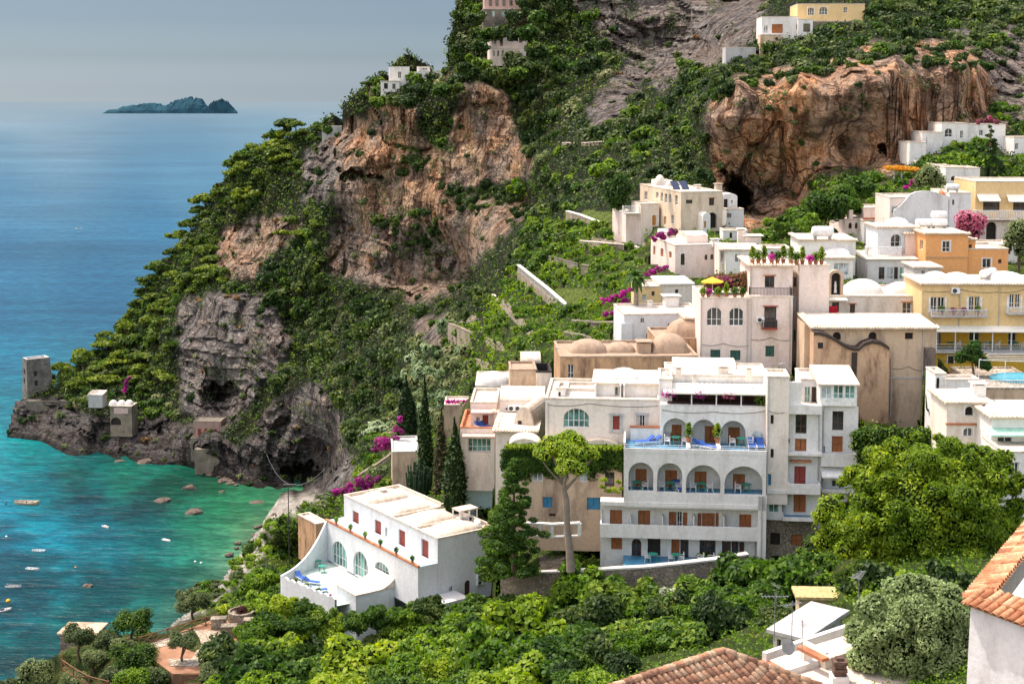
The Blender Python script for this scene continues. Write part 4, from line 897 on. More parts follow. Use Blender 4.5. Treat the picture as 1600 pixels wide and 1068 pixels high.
# curved parapet house
x=House('curved_gable_house','grey white house with swooping curved parapet wall','house',1397,352,186,-1)
pl=[x.fr(a,b_,0) for a,b_ in[(1397,352),(1397,328),(1406,322),(1414,314),(1422,304),(1430,300),(1440,298.5),(1452,298.5),(1462,300),(1472,304),(1482,306),(1482,352)]]
m=M().mat(plaster('streaky_grey_white',(.70,.69,.70),(.35,.34,.33),.7)); m.prism(pl,0,.5); m.build('curved_wall',x.root)
x.block(1390,1482,308,352,.6,8,PINKW,'flat',[('c',1393,322,1404,334)],foot=3); x.block(1483,1517,301,352,.2,9,plaster('streaky_grey_white',(.6,.6,.6)),'flat',[('K',1488,312,1491,320)],foot=3)
m=M().mat(TERRA); m.tube([x.w(*[*x.fr(1470,304,2)[:1],2],x.fr(1470,304,2)[1]),x.w(x.fr(1474,304,2)[0],2,x.fr(1474,301,2)[1])],.5,10); tag(m.build('clay_jar'),'large terracotta jar lying on the curved gable house roof','jar')
tank(x.at(1488,300,x.fr(1488,301,.2)[1]+.1),0,'white water tank on the roof right of the curved parapet',None)
# pink balcony house
x=House('pink_balcony_house','pinkish house with little bell gable and long sloping balcony under the cliff trees','house',1320,368,197,8)
x.block(1320,1350,342,370,0,6,PINKW,'flat',[('Ka',1326,348,1331,357),('Ka',1336,348,1340,357),('Ka',1343,349,1347,358)],foot=4); x.lbox(1327,1333,328,343,.5,.6,PINKW,'bell_gable')
x.block(1350,1392,344,376,-2,6,WHITE,'flat',[('g',1358,350,1363,357)],foot=4); x.block(1350,1390,324,344,1,6,PINKW,'flat',[],foot=1,ctrl=False); x.lbox(1349,1373,340,343,-2.3,.3,TERRA,'coping')
# upper right white villa complex
x=House('white_villa_complex','rambling stepped white villa with arched windows above the orange pergola','villa',1421,252,236,-2)
x.block(1421,1447,222,254,0,8,WHITE,'flat',[],foot=3); x.block(1441,1472,206,236,3,8,WHITE,'flat',[('c',1447,214,1449,228)],foot=2)
x.block(1471,1512,192,222,5,9,WHITE,'flat',[('gax',1476,201,1488,214),('ga',1500,204,1505,216)],foot=2); x.block(1512,1571,194,222,6,9,WHITE,'flat',[('g',1530,203,1536,212)],foot=2)
x=House('white_arch_pavilion','small white pavilion with a half round window below the tall conifer','house',1477,286,214,-2); x.block(1477,1506,261,290,0,7,WHITE,'flat',[('Ka',1486,275,1494,282)],foot=3); x.block(1506,1531,262,290,.4,7,WHITE,'flat',[],foot=3)
x=House('edge_cottage','small white cottage cut by the right edge of the view','house',1584,240,236,-2); x.block(1584,1640,214,240,0,7,WHITE,'flat',[('g',1586,224,1591,234)],foot=3)
q=tag(empty('orange_pergola',P(1408,290,225)),'pergola roofed with orange creeper beside the white villa','pergola'); o_=q.location.copy()
leafobj('creeper',[tuple(P(1395+k*5.5,262+k*.4,225)-o_)+(1.6,2.2,.35) for k in range(6)],1300,.28,leafmat('orange_creeper',(.25,.10,.01),(.6,.22,.02),(.5,.45,.04),.3),q,seed=41,core=.5)
m=M().mat(WHITE)
for k in(0,2.2,5): a=P(1397+k*5.5,264,225)-o_; m.tube([a,(a.x,a.y,-1)],.16,7)
m.build('posts',q)
# ================================================================= SARACEN HOUSE, middle
x=House('pale_mansion','large pale two storey mansion with small dome beside the cliff cave','house',1064,357,217,12)
s1=x.block(1064,1129,299,358,0,('px',1000),BEIGE,'flat',[('nm',1108,309.5,1116,321),('n',1072,312,1082,318),('Ka',1106,332,1120,356.5,.6)],
  lwins=[('g',1007,299,1011.5,312),('g',1024.5,300,1029,310),('g',1032,301,1036,315),('g',1038.5,302.5,1042.5,317),('g',1044.7,303.5,1048.7,318),('g',1055,305,1059,320.5),('O',1037,338,1041,351),('g',1049,336,1053,350)],foot=3)
x.dome(1031,289,s1['zr']+.9,17,1.7,CREAMW,1,False); x.dome(1047,290,s1['zr']+.5,14,1.0,CREAMW,1,False)
m=M().mat(CREAMW); 
for px_,hh_ in((1031,1.0),(1047,.6)):
    u,vv=x.top(px_,289,s1['zr']); m.lathe((u,vv,s1['zr']-.05),[(1.45,0),(1.45,hh_)],16,sm=False)
m.build('dome_drum',x.root)
m=M().mat(SOLAR); u,vv=x.top(1055,296,s1['zr']); 
for k in(0,1): m.obox((u+k*1.5,vv,s1['zr']+.7),(.6,0,0),(0,.9,.6),(0,-.02,.03))
m.build('solar_panel',x.root); x.chimney(1090,296,s1['zr'],.8,.6); x.chimney(1122,296,s1['zr'],1.0,.8,BEIGE)
x.block(1098,1110,338,357,-2.2,2.2,WHITE,'barrelv',[('Oa',1100,345,1103.5,356)],foot=2,ctrl=False,rx=.6,rmat=WHITE)
y=House('cave_chapel','little white chapel and wall tucked in the mouth of the cliff cave','chapel',1130,345,222,6); y.block(1130,1152,308,328,3,3,WHITE,'barrelv',[('K',1131,311,1137,324),('ga',1142,312,1145,318)],foot=6,rx=.6,rmat=WHITE,ctrl=False); y.block(1135,1162,326,352,0,2.5,WHITE,'flat',[('g',1136,333,1143,341)],foot=3,ctrl=False)
y=House('arcaded_annex','low whitewashed annex with orange arched doors below the mansion','house',1001,353,226,10)
y.block(1001,1030,318,354,0,6,CREAMW,'flat',[('Oax',1019,336,1025,352)],foot=3,ctrl=False)
y=House('terrace_bastion','tall pinkish retaining bastion with railing left of the mansion','wall',978,378,226,10); y.block(978,1000,333,382,0,9,PINKW,'flat',[],foot=3); y.balcony(974,1000,322,334,0,.8,'white',WHITE)
# white house below
x=House('white_two_storey_house','white two storey house with brown doors and three small arched windows','house',1055,425,191,10)
w=x.block(1055,1124,382,430,0,('px',1017),PINKW,'flat',[('nax',1063.5,396,1070,414),('na',1101,397.5,1105.5,406),('na',1110,397,1115,405.5)],lwins=[('W',1020.5,384,1024,398),('W',1032,388,1036.5,401),('W',1045,393,1049.5,403)],foot=4)
x.block(1073,1106,369,383,4,5,PINKW,'barrel',[],foot=.5,ctrl=False,rx=.5); x.chimney(1043,372,w['zr'],.7,.8); tank(x.at(1036,368,w['zr']),.5,'dark solar water heater on the two storey house roof',None); x.chimney(1117,384,w['zr'],.9,.8,WHITE)
x=House('grey_roof_house','low white roofed house with pink awning and grey walls','house',1126,420,183,-2); w=x.block(1134,1190,391,424,0,8,WHITE,'tile',[('c',1148,397,1160,410),('g',1168,398,1178,408)],foot=4); x.block(1124,1140,386,422,1.5,6,PINKW,'flat',[('c',1126,392,1131,410),('c',1133,394,1138,410)],foot=3,ctrl=False)
x.awning(1122,1142,381,391,1.5,1.4,PINKC,.1); x.chimney(1158,378,w['z1']+.1,1.0,1.7); x.chimney(1175,378,w['z1']+.1,2.2,.8,PINKW)
x=House('dome_white_house','bluish white house with stepped chimney and curved outer stair wall','house',975,545,152,4)
w=x.block(975,1100,490,548,0,8,WHITE2,'flat',[('ga',1000.5,496.5,1007,504.5),('ga',1043,505,1049.5,516.5),('g',1009.5,521,1015.5,529.5)],foot=3)
x.chimney(1048,478,w['zr'],1.6,1.1,WHITE); x.chimney(1015,480,w['zr'],.5,.6,WHITE); x.lbox(971,988,505,550,-.2,4,WHITE2,'stair_wall')
x=House('small_ochre_house','small ochre house with whitewashed roof behind the palm','house',997,475,167,3)
w=x.block(997,1033,447,478,0,6,YELLOW,'flat',[('c',1003,460,1010,470),('n',1018,455,1023,462)],foot=3); x.block(1033,1082,444,478,.3,7,CREAMW,'slab',[('K',1055,452,1060,460)],foot=3,rmat=WHITE,ctrl=True)
# ruin with brown domes
x=House('ochre_ruin','weathered ochre building with brown domed roofs behind the hotel','house',875,600,136,2)
r=x.block(875,1090,556,606,0,9,RUIN,'flat',[('g',887,569,897,591,.3)],foot=3,rmat=ROOFB)
for px_,w_,h_ in((918,62,1.3),(968,50,1.0),(1045,62,1.9)): x.dome(px_,548,r['zr'],w_,h_,ROOFB)
x.block(1025,1094,528,560,7.2,7,RUIN,'flat',[],foot=1,rmat=ROOFB,ctrl=False); x.dome(1070,524,x.fr(1060,528,7.2)[1]-.2,62,1.9,ROOFB); x.chimney(1006,550,r['zr'],1.3,1.0,ROOFB)
x=House('ruined_annex','roofless pinkish ruin with dark stained walls beside the ochre building','house',797,612,157,2)
x.block(797,838,577,614,0,5,RUIN2,'flat',[],foot=3,rmat=ROOFB); x.block(838,862,580,616,-.8,5,CREAMW,'flat',[],foot=3,par=1.2,rmat=DARK); x.block(815,845,565,580,5.2,4,ROOFW,'barrel',[],foot=3,rx=.8,ctrl=False)
# left group
x=House('white_cube_dome_house','white cube house with a low dome at the top of the left cluster','house',743,615,170,0); w=x.block(743,795,602,620,0,9,WHITE,'flat',[],foot=3,par=.1); x.dome(770,599,w['zr'],56,1.6,WHITE)
x=House('pink_terrace_house','pink and white house with terracotta terrace and faded awnings','house',735,700,157,-2)
w=x.block(735,776,628,668,1.5,8,PINKW,'flat',[('R',754,648,763,663),('c',744,651,750,658)],foot=1,par=.3); x.awning(736,771,638,646,1.5,1.5,PINKC,.12)
x.block(719,773,667,712,-1,9,CREAMW,'flat',[('t',731,685,767,706,.5)],foot=4,rmat=TERRA,par=.5); x.awning(722,773,676,683,-1,1.0,PINKC,.1)
x.block(772,812,645,700,.3,8,PINKW,'tile',[('gax',781,656,787,665)],foot=3); 
for i in range(2): lounger(x.w(x.fr(752+i*8,668,.3)[0],.4,x.fr(752,667,-1)[1]-.5),x.yaw+.9,'white and blue lounger on the pink house terrace, '+['left','right'][i]+' one')
x=House('barrel_vault_house','long house with cream barrel vaulted roof beside the beige hotel wing','house',781,655,150,-2); x.block(781,851,628,660,0,6,PINKW,'barrel',[('K',790,647-10,793,640)],foot=3,rx=1.0)
acunit(x.w(x.fr(800,640,0)[0],-.2,x.fr(800,641,0)[1]),0,'left air conditioner below the barrel vault',None); acunit(x.w(x.fr(810,640,0)[0],-.2,x.fr(810,641,0)[1]),0,'right air conditioner below the barrel vault',None)
x=House('vaulted_gable_house','little house with a round vaulted roof and small square window above the umbrella pine','house',803,675,144,-18); x.block(803,834,668,690,0,6,CREAMW,'barrelv',[],foot=2,rx=2.2); x.lbox(809,815,657,664,-.04,.03,DARK,'window')
x=House('stone_patched_house','patched stone house with two small brown windows left of the umbrella pine','house',774,745,141,-4); x.block(774,838,675,750,0,8,CREAMW,'tile',[('Rx',792,690,799,700),('n',807,686,814,693)],foot=3)
x=House('turquoise_house','pale turquoise house with a white domed roof behind the cypresses','house',722,770,157,4)
w=x.block(722,775,735,790,0,8,TURQ,'slab',[('ga',751,742,756,747),('n',768,740,774,756)],foot=3,rmat=WHITE); x.dome(737,728,w['z1']+.1,42,1.6,WHITE)
x=House('flower_box_house','small ochre block topped with magenta flowers','house',694,662,206,0); w=x.block(694,733,632,668,0,6,RUIN2,'flat',[],foot=3); leafobj('blossom',[(w['u0']+.6+k*.75,1.0,w['z1']+.25,.5,.6,.35) for k in range(6)],420,.18,FLOWP,x.root,seed=51,core=.5)
x=House('brown_block_house','plain brownish house with grey flat roof left of the cypresses','house',613,760,188,6); x.block(613,655,705,765,0,9,RUIN2,'flat',[],foot=4,rmat=GREYP)
# ================================================================= top of the mountain
x=House('yellow_cliff_house','yellow house with arched windows perched on top of the great rock','house',1246,46,305,-2)
x.block(1246,1351,6,34,0,10,YELLOW,'flat',[('gax',1262,12,1272,24),('gax',1280,11,1293,23),('ga',1318,11,1324,20)],foot=1); x.block(1246,1330,33,52,-1,8,STONE_W,'flat',[],foot=4,ctrl=False)
x=House('white_cliff_house','white house with brown porch left of the yellow cliff top house','house',1190,62,302,-2)
x.block(1190,1247,26,60,0,8,WHITE,'flat',[('W',1206,38,1223,52),('c',1193,40,1200,52),('n',1256-12,38,1246,46)],foot=2); x.block(1247,1270,30,56,-1.5,6,WHITE,'flat',[('n',1255,37,1266,50)],foot=2,ctrl=False); x.block(1188,1222,54,72,-2,4,RUIN2,'flat',[],foot=3,ctrl=False)
x=House('ledge_wall','pale walled terrace on the cliff ledge','wall',1134,86,300,0); x.block(1134,1181,74,90,0,5,GREYP,'flat',[],foot=3)
x=House('white_pink_villa','white and pink villa with red tiled roof high on the slope','villa',768,102,430,10)
x.block(768,824,52,76,0,8,PINKW,'slab',[('n',772,60,775,69),('n',781,60,786,72),('n',811,58,816,67)],foot=0,rmat=TERRA); x.block(768,822,76,98,-1.5,8,PINKW,'flat',[('n',771,79,773,88),('n',777,79,780,88),('n',784,79,787,88)],foot=1)
x=House('top_pink_house','pink arcaded house at the very top edge of the slope','house',757,40,450,5); x.block(757,830,-8,14,1,8,plaster('dusky_pink_plaster',(.50,.34,.30),(.3,.2,.17),.6),'flat',[('na',764,-3,769,10),('na',774,-3,779,10),('na',785,-3,790,10),('na',796,-3,801,10)],foot=1); x.block(755,822,14,36,-1,8,STONE,'flat',[('t',784,17,789,26),('t',793,17,798,26),('t',769,17,773,26)],foot=4)
x=House('ridge_villa','long low white villa on the ridge line with a covered porch','villa',595,135,462,6)
x.block(595,624,127,142,0,7,WHITE,'slab',[('K',600,130,606,139),('n',613,131,618,139)],foot=2); x.block(608,640,104,130,5,6,WHITE,'flat',[('g',622,112,627,122)],foot=2); x.block(648,704,112,128,2,7,WHITE,'flat',[('g',656,107+8,660,122),('g',667,115,672,122)],foot=3); x.block(652,672,104,114,5,4,WHITE,'flat',[('c',655,106,668,112)],foot=1,ctrl=False)
x=House('ridge_pavilion','little stone pavilion with white posts on the lower ridge','house',503,205,500,4); x.block(503,534,197,211,0,6,GREYP,'flat',[],foot=3)
for nm,lb,x0,yb,x1,yt,D,ya,dp,mt,rf,wn in (('small_white_house','small white house with grey door squeezed behind the roof garden',1196,404,1238,388,178,0,5,WHITE,'flat',[('K',1204,393,1209,403),('g',1222,393,1229,399)]),
 ('pink_cottage','tiny pinkish cottage with tiled eave left of the tower house',1072,520,1093,498,146,2,5,PINKW,'tile',[('g',1079,504,1085,512)]),
 ('white_terrace_house','white terrace house with arched door under the mansion wall',1130,372,1168,360,205,-1,4,WHITE,'flat',[('Ka',1140,363,1144,372)]),
 ('stepped_white_house','white stepped house between the orange house and the edge pine',1540,404,1590,382,176,-1,6,WHITE,'flat',[('g',1552,388,1560,396),('K',1574,386,1579,397)]),
 ('grey_cottage','grey walled cottage with white roof above the yellow building',1430,432,1470,418,158,-1,5,GREYP,'slab',[('g',1440,422,1446,429)]),
 ('upper_white_cottage','small white cottage under the tall conifer at upper right',1560,300,1600,282,214,-1,5,WHITE,'flat',[('g',1570,287,1577,294)]),
 ('lower_right_house','tall white house with paned windows at the right edge behind the huge pine',1566,800,1640,705,104,-1,5,WHITE,'flat',[('gx',1580,722,1592,742),('gx',1580,765,1592,785)])):
    x=House(nm,lb,'house',x0,yb,D,ya); x.block(x0,x1,yt,yb,0,dp,mt,rf,wn,foot=3)
# ================================================================= TERRAIN
def zc(px,py,z=-2): return (px,py,Dz(px,py,z))
C=[ zc(0,700),zc(20,697),zc(60,702),zc(100,727),zc(200,738),zc(300,740),zc(370,770),zc(420,772,-1),zc(470,765,0),zc(410,790,-1),zc(385,830,-1.5),zc(370,880,-2),zc(320,930,-2),zc(260,985,-2),zc(200,1030,-3),
 zc(445,790,1.5),zc(470,775,2.2),zc(430,820,2),zc(400,870,2),
 (30,632,502),(70,634,501),(100,642,497),(150,652,484),(200,650,490),(240,640,490),(300,700,455),(330,690,450),(150,700,477),
 (30,590,525),(110,570,525),(190,510,535),(240,440,545),(290,370,550),(330,310,550),(365,255,545),(420,220,535),(490,200,515),(560,140,480),(600,108,470),(660,60,465),(700,20,465),(740,-40,465),(800,-180,470),
 (240,560,510),(280,540,490),(350,560,472),(350,640,470),(430,540,462),(350,475,488),(300,600,480),(410,460,490),
 (400,400,505),(345,400,520),(470,400,480),(440,330,510),(500,260,500),(530,240,482),
 (530,300,470),(600,200,472),(560,180,480),(600,300,464),(600,400,452),(520,420,468),(700,250,446),(700,350,434),(640,465,434),(700,450,424),(740,445,408),(800,200,430),(790,300,416),(830,325,396),(720,140,445),(800,140,440),
 (450,500,480),(480,560,462),(440,650,440),(400,700,440),(450,700,435),(520,700,425),(500,600,425),
 (600,520,402),(560,600,400),(600,640,370),(540,740,400),(650,560,335),(620,690,270),(560,715,330),
 (690,600,270),(700,540,290),(750,480,285),(760,580,215),(700,660,215),(800,440,262),(860,470,222),(850,380,262),(900,340,260),(880,260,330),(850,220,400),(900,150,400),(960,60,430),(1000,0,440),(870,60,440),(900,-100,450),
 (960,200,345),(1000,210,325),(960,140,385),(1050,170,340),(1060,240,285),(1000,290,265),(930,300,285),(950,350,235),(900,400,235),(950,400,215),(930,440,195),(900,500,180),(960,500,172),(850,530,175),(800,500,205),(790,560,190),(830,600,160),
 (1105,180,252),(1150,125,250),(1115,230,251),(1130,290,250),(1160,240,248),(1140,332,247),(1190,338,246),(1190,160,246),(1250,118,246),(1250,200,246),(1250,318,246),(1330,108,247),(1330,200,246),(1350,255,247),(1400,90,250),(1400,180,248),(1430,245,251),(1500,100,254),(1500,165,254),(1300,74,286),(1400,52,292),(1500,58,288),(1560,180,256),(1600,120,270),(1600,0,340),(1500,0,335),(1400,-10,330),(1270,62,296),(1200,88,298),(1130,108,300),
 (1095,72,402),(1050,30,420),(1112,88,385),(1065,92,402),(1010,118,405),(1150,0,420),(1200,10,370),(1300,-120,420),(1600,-150,430),(1100,-150,450),
 (1250,380,190),(1200,370,205),(1300,340,205),(1380,300,215),(1440,280,222),(1540,270,215),(1600,300,205),(1430,330,205),
 # gardens and near slopes
 (640,700,230),(600,760,190),(560,770,205),(520,780,235),(520,830,200),(480,850,215),(450,860,225),(430,880,215),(400,900,200),(380,880,225),(350,930,185),(420,930,172),(300,960,180),(300,900,225),
 zc(300,975,60),zc(250,990,60),zc(200,1000,60),zc(160,1010,59),zc(100,1020,58),zc(60,1060,50),zc(400,965,61),zc(340,1040,61),zc(260,1060,59),zc(400,1040,61.5),zc(150,1060,58),
 (450,950,168),(520,960,164),(600,965,160),(680,962,160),(500,1010,150),(600,1010,140),(700,975,148),(600,850,205),(520,880,190),(650,900,188),(740,870,188),(690,940,172),(770,905,158),(800,945,126),(800,1010,104),(900,960,112),(1000,960,108),(1100,930,108),(1000,1010,90),(1100,1000,88),(1180,950,92),(1250,945,93),(1300,900,92),(1250,1000,70),(1290,985,74),(1250,1060,60),(900,1068,82),(700,1068,100),(600,1068,115),(450,1068,132),(1000,1068,70),(1100,1068,60),
 (780,840,150),(830,840,135),(840,880,122),(900,870,121),(900,820,130),(960,872,119),(780,880,128),(700,800,158),(660,780,172),
 (1400,900,78),(1550,900,72),(1350,820,100),(1450,750,108),(1560,760,104),(1350,690,119),(1420,600,150),(1400,645,143),(1465,600,150),(1470,645,138),(1440,690,121),(1400,1068,46),(1500,1000,55),(1600,1068,36),(1600,1300,26),(1200,1300,34),(800,1300,52),(400,1300,80),(100,1250,98),(0,1120,110)]
def clear(p):
    return not any(r[0]-2<p[0]<r[2]+2 and r[1]-2<p[1]<r[3]+2 for r in RECTS)
pts=[c for c in C]
for c in CTRL:
    if c[1]<1060 and all((c[0]-q[0])**2+(c[1]-q[1])**2>64 for q in pts): pts.append(c)
A_=np.array(pts,float); 
def kern(a,b): return np.sqrt(((a[:,None,:]-b[None,:,:])**2).sum(-1)+1e-4)
def fit(sel):
    Q=A_[sel]; xy=Q[:,:2]/400; val=np.log(Q[:,2]); Kx=kern(xy,xy)+np.eye(len(xy))*.003; Pm=np.c_[np.ones(len(xy)),xy]
    sol=np.linalg.solve(np.block([[Kx,Pm],[Pm.T,np.zeros((3,3))]]),np.r_[val,0,0,0]); return xy,sol
def Dmap(px,py,fs):
    xy,sol=fs; q=np.stack([px.ravel(),py.ravel()],1)/400; out=np.empty(len(q))
    for i in range(0,len(q),20000):
        s=q[i:i+20000]; out[i:i+20000]=kern(s,xy)@sol[:len(xy)]+np.c_[np.ones(len(s)),s]@sol[len(xy):]
    return np.exp(out).reshape(px.shape)
NEAR=[(-200,1130),(20,1083),(60,1038),(95,1012),(150,990),(240,982),(262,984),(283,962),(283,925),(300,903),(335,905),(362,885),(385,850),(405,830),(440,812),(470,795),(505,770),(522,745),(548,705),(580,668),(620,640),(660,600),(700,560),(735,505),(760,478),(800,430),(850,370),(890,320),(930,270),(1000,240),(1100,220),(1700,-190),(1700,1400),(-200,1400)]
isfar=(A_[:,2]>200)&~((A_[:,0]<640)&(A_[:,2]<240)); isnear=(A_[:,2]<301)
FAR_=fit(isfar); NEA_=fit(isnear)
LAND=[(-60,706),(8,700),(14,660),(22,625),(60,615),(105,590),(125,568),(175,535),(205,500),(240,440),(262,400),(292,368),(330,312),(352,275),(372,255),(415,222),(480,206),(515,180),(560,140),(600,110),(640,80),(668,50),(690,22),(722,-10),(790,-190),(1700,-190),(1700,1400),(-100,1400),(-60,1120),(20,1085),(60,1040),(95,1015),(150,992),(240,985),(262,988),(262,975),(330,930),(362,880),(385,845),(398,815),(405,795),(380,772),(330,758),(300,745),(200,742),(100,732),(60,712),(8,706)]
LAND=LAND[1:]
ROCK=[([(515,190),(560,180),(610,155),(650,170),(655,215),(700,225),(720,130),(790,135),(800,185),(818,215),(835,250),(825,274),(790,285),(745,295),(700,290),(690,310),(830,312),(812,345),(770,385),(742,412),(712,445),(680,470),(640,475),(615,452),(560,442),(520,432),(512,440),(505,400),(528,330),(520,290),(525,260),(505,225)],1),
 ([(280,470),(330,455),(430,465),(436,500),(462,530),(442,565),(405,605),(385,640),(350,665),(300,650),(280,640),(285,590),(272,540)],0),
 ([(8,620),(100,625),(120,640),(165,655),(200,665),(240,650),(290,660),(385,700),(395,775),(290,745),(100,735),(5,705)],0),
 ([(385,690),(420,640),(450,610),(500,600),(535,650),(545,720),(560,750),(500,775),(420,775),(380,765)],0),
 ([(335,370),(400,335),(480,345),(445,385),(410,410),(400,445),(342,432)],1),([(470,240),(520,215),(525,260),(505,330),(480,335)],0),
 ([(1100,175),(1150,118),(1220,108),(1300,90),(1380,62),(1480,60),(1540,85),(1560,150),(1530,200),(1440,208),(1420,250),(1390,275),(1290,265),(1262,320),(1215,350),(1170,360),(1130,340),(1165,325),(1112,285),(1105,230)],2),
 ([(905,-60),(1250,-60),(1190,30),(1185,62),(1140,88),(1105,112),(1070,100),(1035,150),(1010,130),(980,100),(945,60),(930,35),(900,10)],0),
 ([(912,218),(918,170),(950,130),(985,93),(1012,105),(1000,140),(965,185)],0),([(1480,45),(1600,40),(1700,100),(1640,190),(1560,200),(1540,90)],0),([(395,770),(430,768),(500,765),(505,778),(470,795),(430,812),(405,880),(340,935),(265,985),(250,975),(300,930),(390,850)],3),([(640,500),(700,490),(690,560),(660,540)],1)]
STEP=3.0
gx=np.arange(-70,1671,STEP); gy=np.arange(-190,1301,STEP); PX,PY=np.meshgrid(gx,gy)
Df=Dmap(PX,PY,FAR_); Dn=Dmap(PX,PY,NEA_); npx=PX+3*vnoise(PX/9,PY/9,1,91); nearm=inpoly(npx,PY,NEAR)
xb=np.clip((PX-640)/160,0,1); D0=np.where(nearm,Dn,Df); mixz=np.clip((PX-760)/240,0,1)*np.clip((420-PY)/80,0,1)
D0=np.where(nearm,Dn*(1-mixz)+Df*mixz,Df)
def world(px,py,D):
    dx=(px-CX)/FP; dy=(Y0-py)/FP; ry=CP+dy*SP; rz=-SP+dy*CP; Y=D*K; t=Y/ry
    return dx*t,Y,H+rz*t
WX,WY,WZ=world(PX,PY,D0)
wpx=PX+9*vnoise(PX/14,PY/14,0,3)+4*vnoise(PX/5,PY/5,0,4); wpy=PY+9*vnoise(PX/14,PY/14,7,5)+4*vnoise(PX/5,PY/5,7,6)
rock=np.zeros(PX.shape); warm=np.zeros(PX.shape); beach=np.zeros(PX.shape)
for poly,kd in ROCK:
    mk=inpoly(wpx,wpy,poly)
    if kd==3: beach[mk]=1
    else:
        rock[mk]=1; warm[mk]=[.08,1,1.0][kd]
def blur(a,n):
    for _ in range(n):
        a=(a+np.roll(a,1,0)+np.roll(a,-1,0)+np.roll(a,1,1)+np.roll(a,-1,1))/5
    return a
rk=blur(rock,3); wm=blur(warm,4)*np.where(PX>1080,1,np.clip(1.55-PY/420,.3,1)) 
# cliff relief: ridges and flutes, ledges and strata, with overhangs
amp=np.clip((D0-195)/50,0,1)*np.clip(D0/430,.55,1)
wq=fbm(WX/60,WY/60,WZ/50,3,15)*14; hs=WX*.9+WY*.45+wq
flute=.55-np.abs(fbm(hs/17,WZ/75,WY/70,4,21))*2.6; flute2=.5-np.abs(fbm(hs/6,WZ/34,WY/30,4,31))*2.4; crack=-np.clip(1-np.abs(fbm(hs/24,WZ/50,wq/9,3,35))*14,0,1)
big=fbm(WX/45,WY/60,WZ/38,4,41); sq=(WZ+9*fbm(WX/50,WY/50,WZ/60,3,51)+WX*.15)/4.2; strata=((sq%1)**.5-.5)*np.clip(.7+fbm(WX/22,WY/22,WZ/12,3,52)*2,0,1.3); fine=fbm(WX/3,WY/3,WZ/2.2,3,61)
disp=rk*(big*17*np.where(PX>1080,.4,1)+flute*5.5*np.where(PX>1080,1.5,1)+flute2*2.6+crack*4.5-strata*3.2*np.clip(1.25-wm,.15,1)+fine*1.3)*amp
disp+=(1-rk)*(big*6+fbm(WX/12,WY/12,WZ/10,3,71)*4)*amp*np.clip((D0-230)/100,0,1)
# sea caves and the big cave
def cave(cx,cy,rx,ry,dep,rot=0):
    X=(wpx-cx)*math.cos(rot)+(wpy-cy)*math.sin(rot);Y=-(wpx-cx)*math.sin(rot)+(wpy-cy)*math.cos(rot)
    q=np.clip(1-(X/rx)**2-(Y/ry)**2,0,1); return dep*np.sqrt(q)
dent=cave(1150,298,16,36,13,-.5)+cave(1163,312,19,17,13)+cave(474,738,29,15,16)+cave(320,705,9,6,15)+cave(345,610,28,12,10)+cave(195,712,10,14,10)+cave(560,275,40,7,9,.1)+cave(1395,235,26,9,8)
D1=D0-disp/K*.8+dent/K
shore=np.clip((WZ-0)/8,0,1); D1=np.where(D0>230,D0+(D1-D0)*np.clip(shore,.25,1),D1)
# keep the mountain behind, and the ground under, every building
WX,WY,WZ=world(PX,PY,D1)
FOOT.append((Matrix.Rotation(-v.yaw,4,'Z')@Matrix.Translation(-v.O),-12.0,0.0,-1.0,25.5,v.O.z+zter+.2))
FOOT[-1]=(FOOT[-1][0],min(uo,un_)-.3,0.0,-2.5,LD+1.5,v.O.z+zter-.2)
for mi,u0,u1,v0,v1,zb in FOOT:
    a=np.array(mi); lx=a[0,0]*WX+a[0,1]*WY+a[0,2]*WZ+a[0,3]; ly=a[1,0]*WX+a[1,1]*WY+a[1,2]*WZ+a[1,3]
    ins=(lx>u0-1.8)&(lx<u1+1.8)&(ly>v0-4.5)&(ly<v1+.4)&(WZ>zb-.3); WZ=np.where(ins,zb-.35,WZ)
valid=inpoly(PX,PY,LAND)
ny,nx=PX.shape; idx=np.arange(ny*nx).reshape(ny,nx)
# snap the outline of the grid to the drawn skyline
fv=valid[:-1,:-1]&valid[1:,:-1]&valid[:-1,1:]&valid[1:,1:]
q=np.stack([idx[:-1,:-1],idx[1:,:-1],idx[1:,1:],idx[:-1,1:]],-1)[fv]
V=np.stack([WX.ravel(),WY.ravel(),WZ.ravel()],1)
# skirt folded back behind the outline so the mass is solid from the side
ed={}
for f in q:
    for a,b in((f[0],f[1]),(f[1],f[2]),(f[2],f[3]),(f[3],f[0])):
        if (b,a) in ed: del ed[(b,a)]
        else: ed[(a,b)]=1
sk={};extra=[];faces=q.tolist(); nv=len(V); rng2=np.random.default_rng(5)
for a,b in ed:
    if abs(V[a][1]-V[b][1])>14: continue
    for i in(a,b):
        if i not in sk:
            sk[i]=(nv+len(extra),nv+len(extra)+1); p=V[i]; s=1.0
            nr_=D0.ravel()[i]<235 if i<D0.size else False
            extra.append((p[0]+1,p[1]+3,max(p[2]-12,-4)) if nr_ else (p[0]+12,p[1]+22,max(p[2]-9,-4) )); extra.append((p[0]+2,p[1]+6,-6) if nr_ else (p[0]+40,p[1]+110,-6))
    faces.append([b,a,sk[a][0],sk[b][0]]); faces.append([sk[b][0],sk[a][0],sk[a][1],sk[b][1]])
V=np.concatenate([V,np.array(extra)])
used=np.unique(np.array(faces).ravel()); rm=-np.ones(len(V),int); rm[used]=np.arange(len(used)); 
me=bpy.data.meshes.new('hillside'); me.from_pydata(V[used].tolist(),[],[[int(rm[i]) for i in f] for f in faces])
def attr(me,name,arr):
    full=np.concatenate([arr.ravel(),np.zeros(len(extra))]); a=me.attributes.new(name,'FLOAT','POINT'); a.data.foreach_set('value',full[used].astype(np.float32))
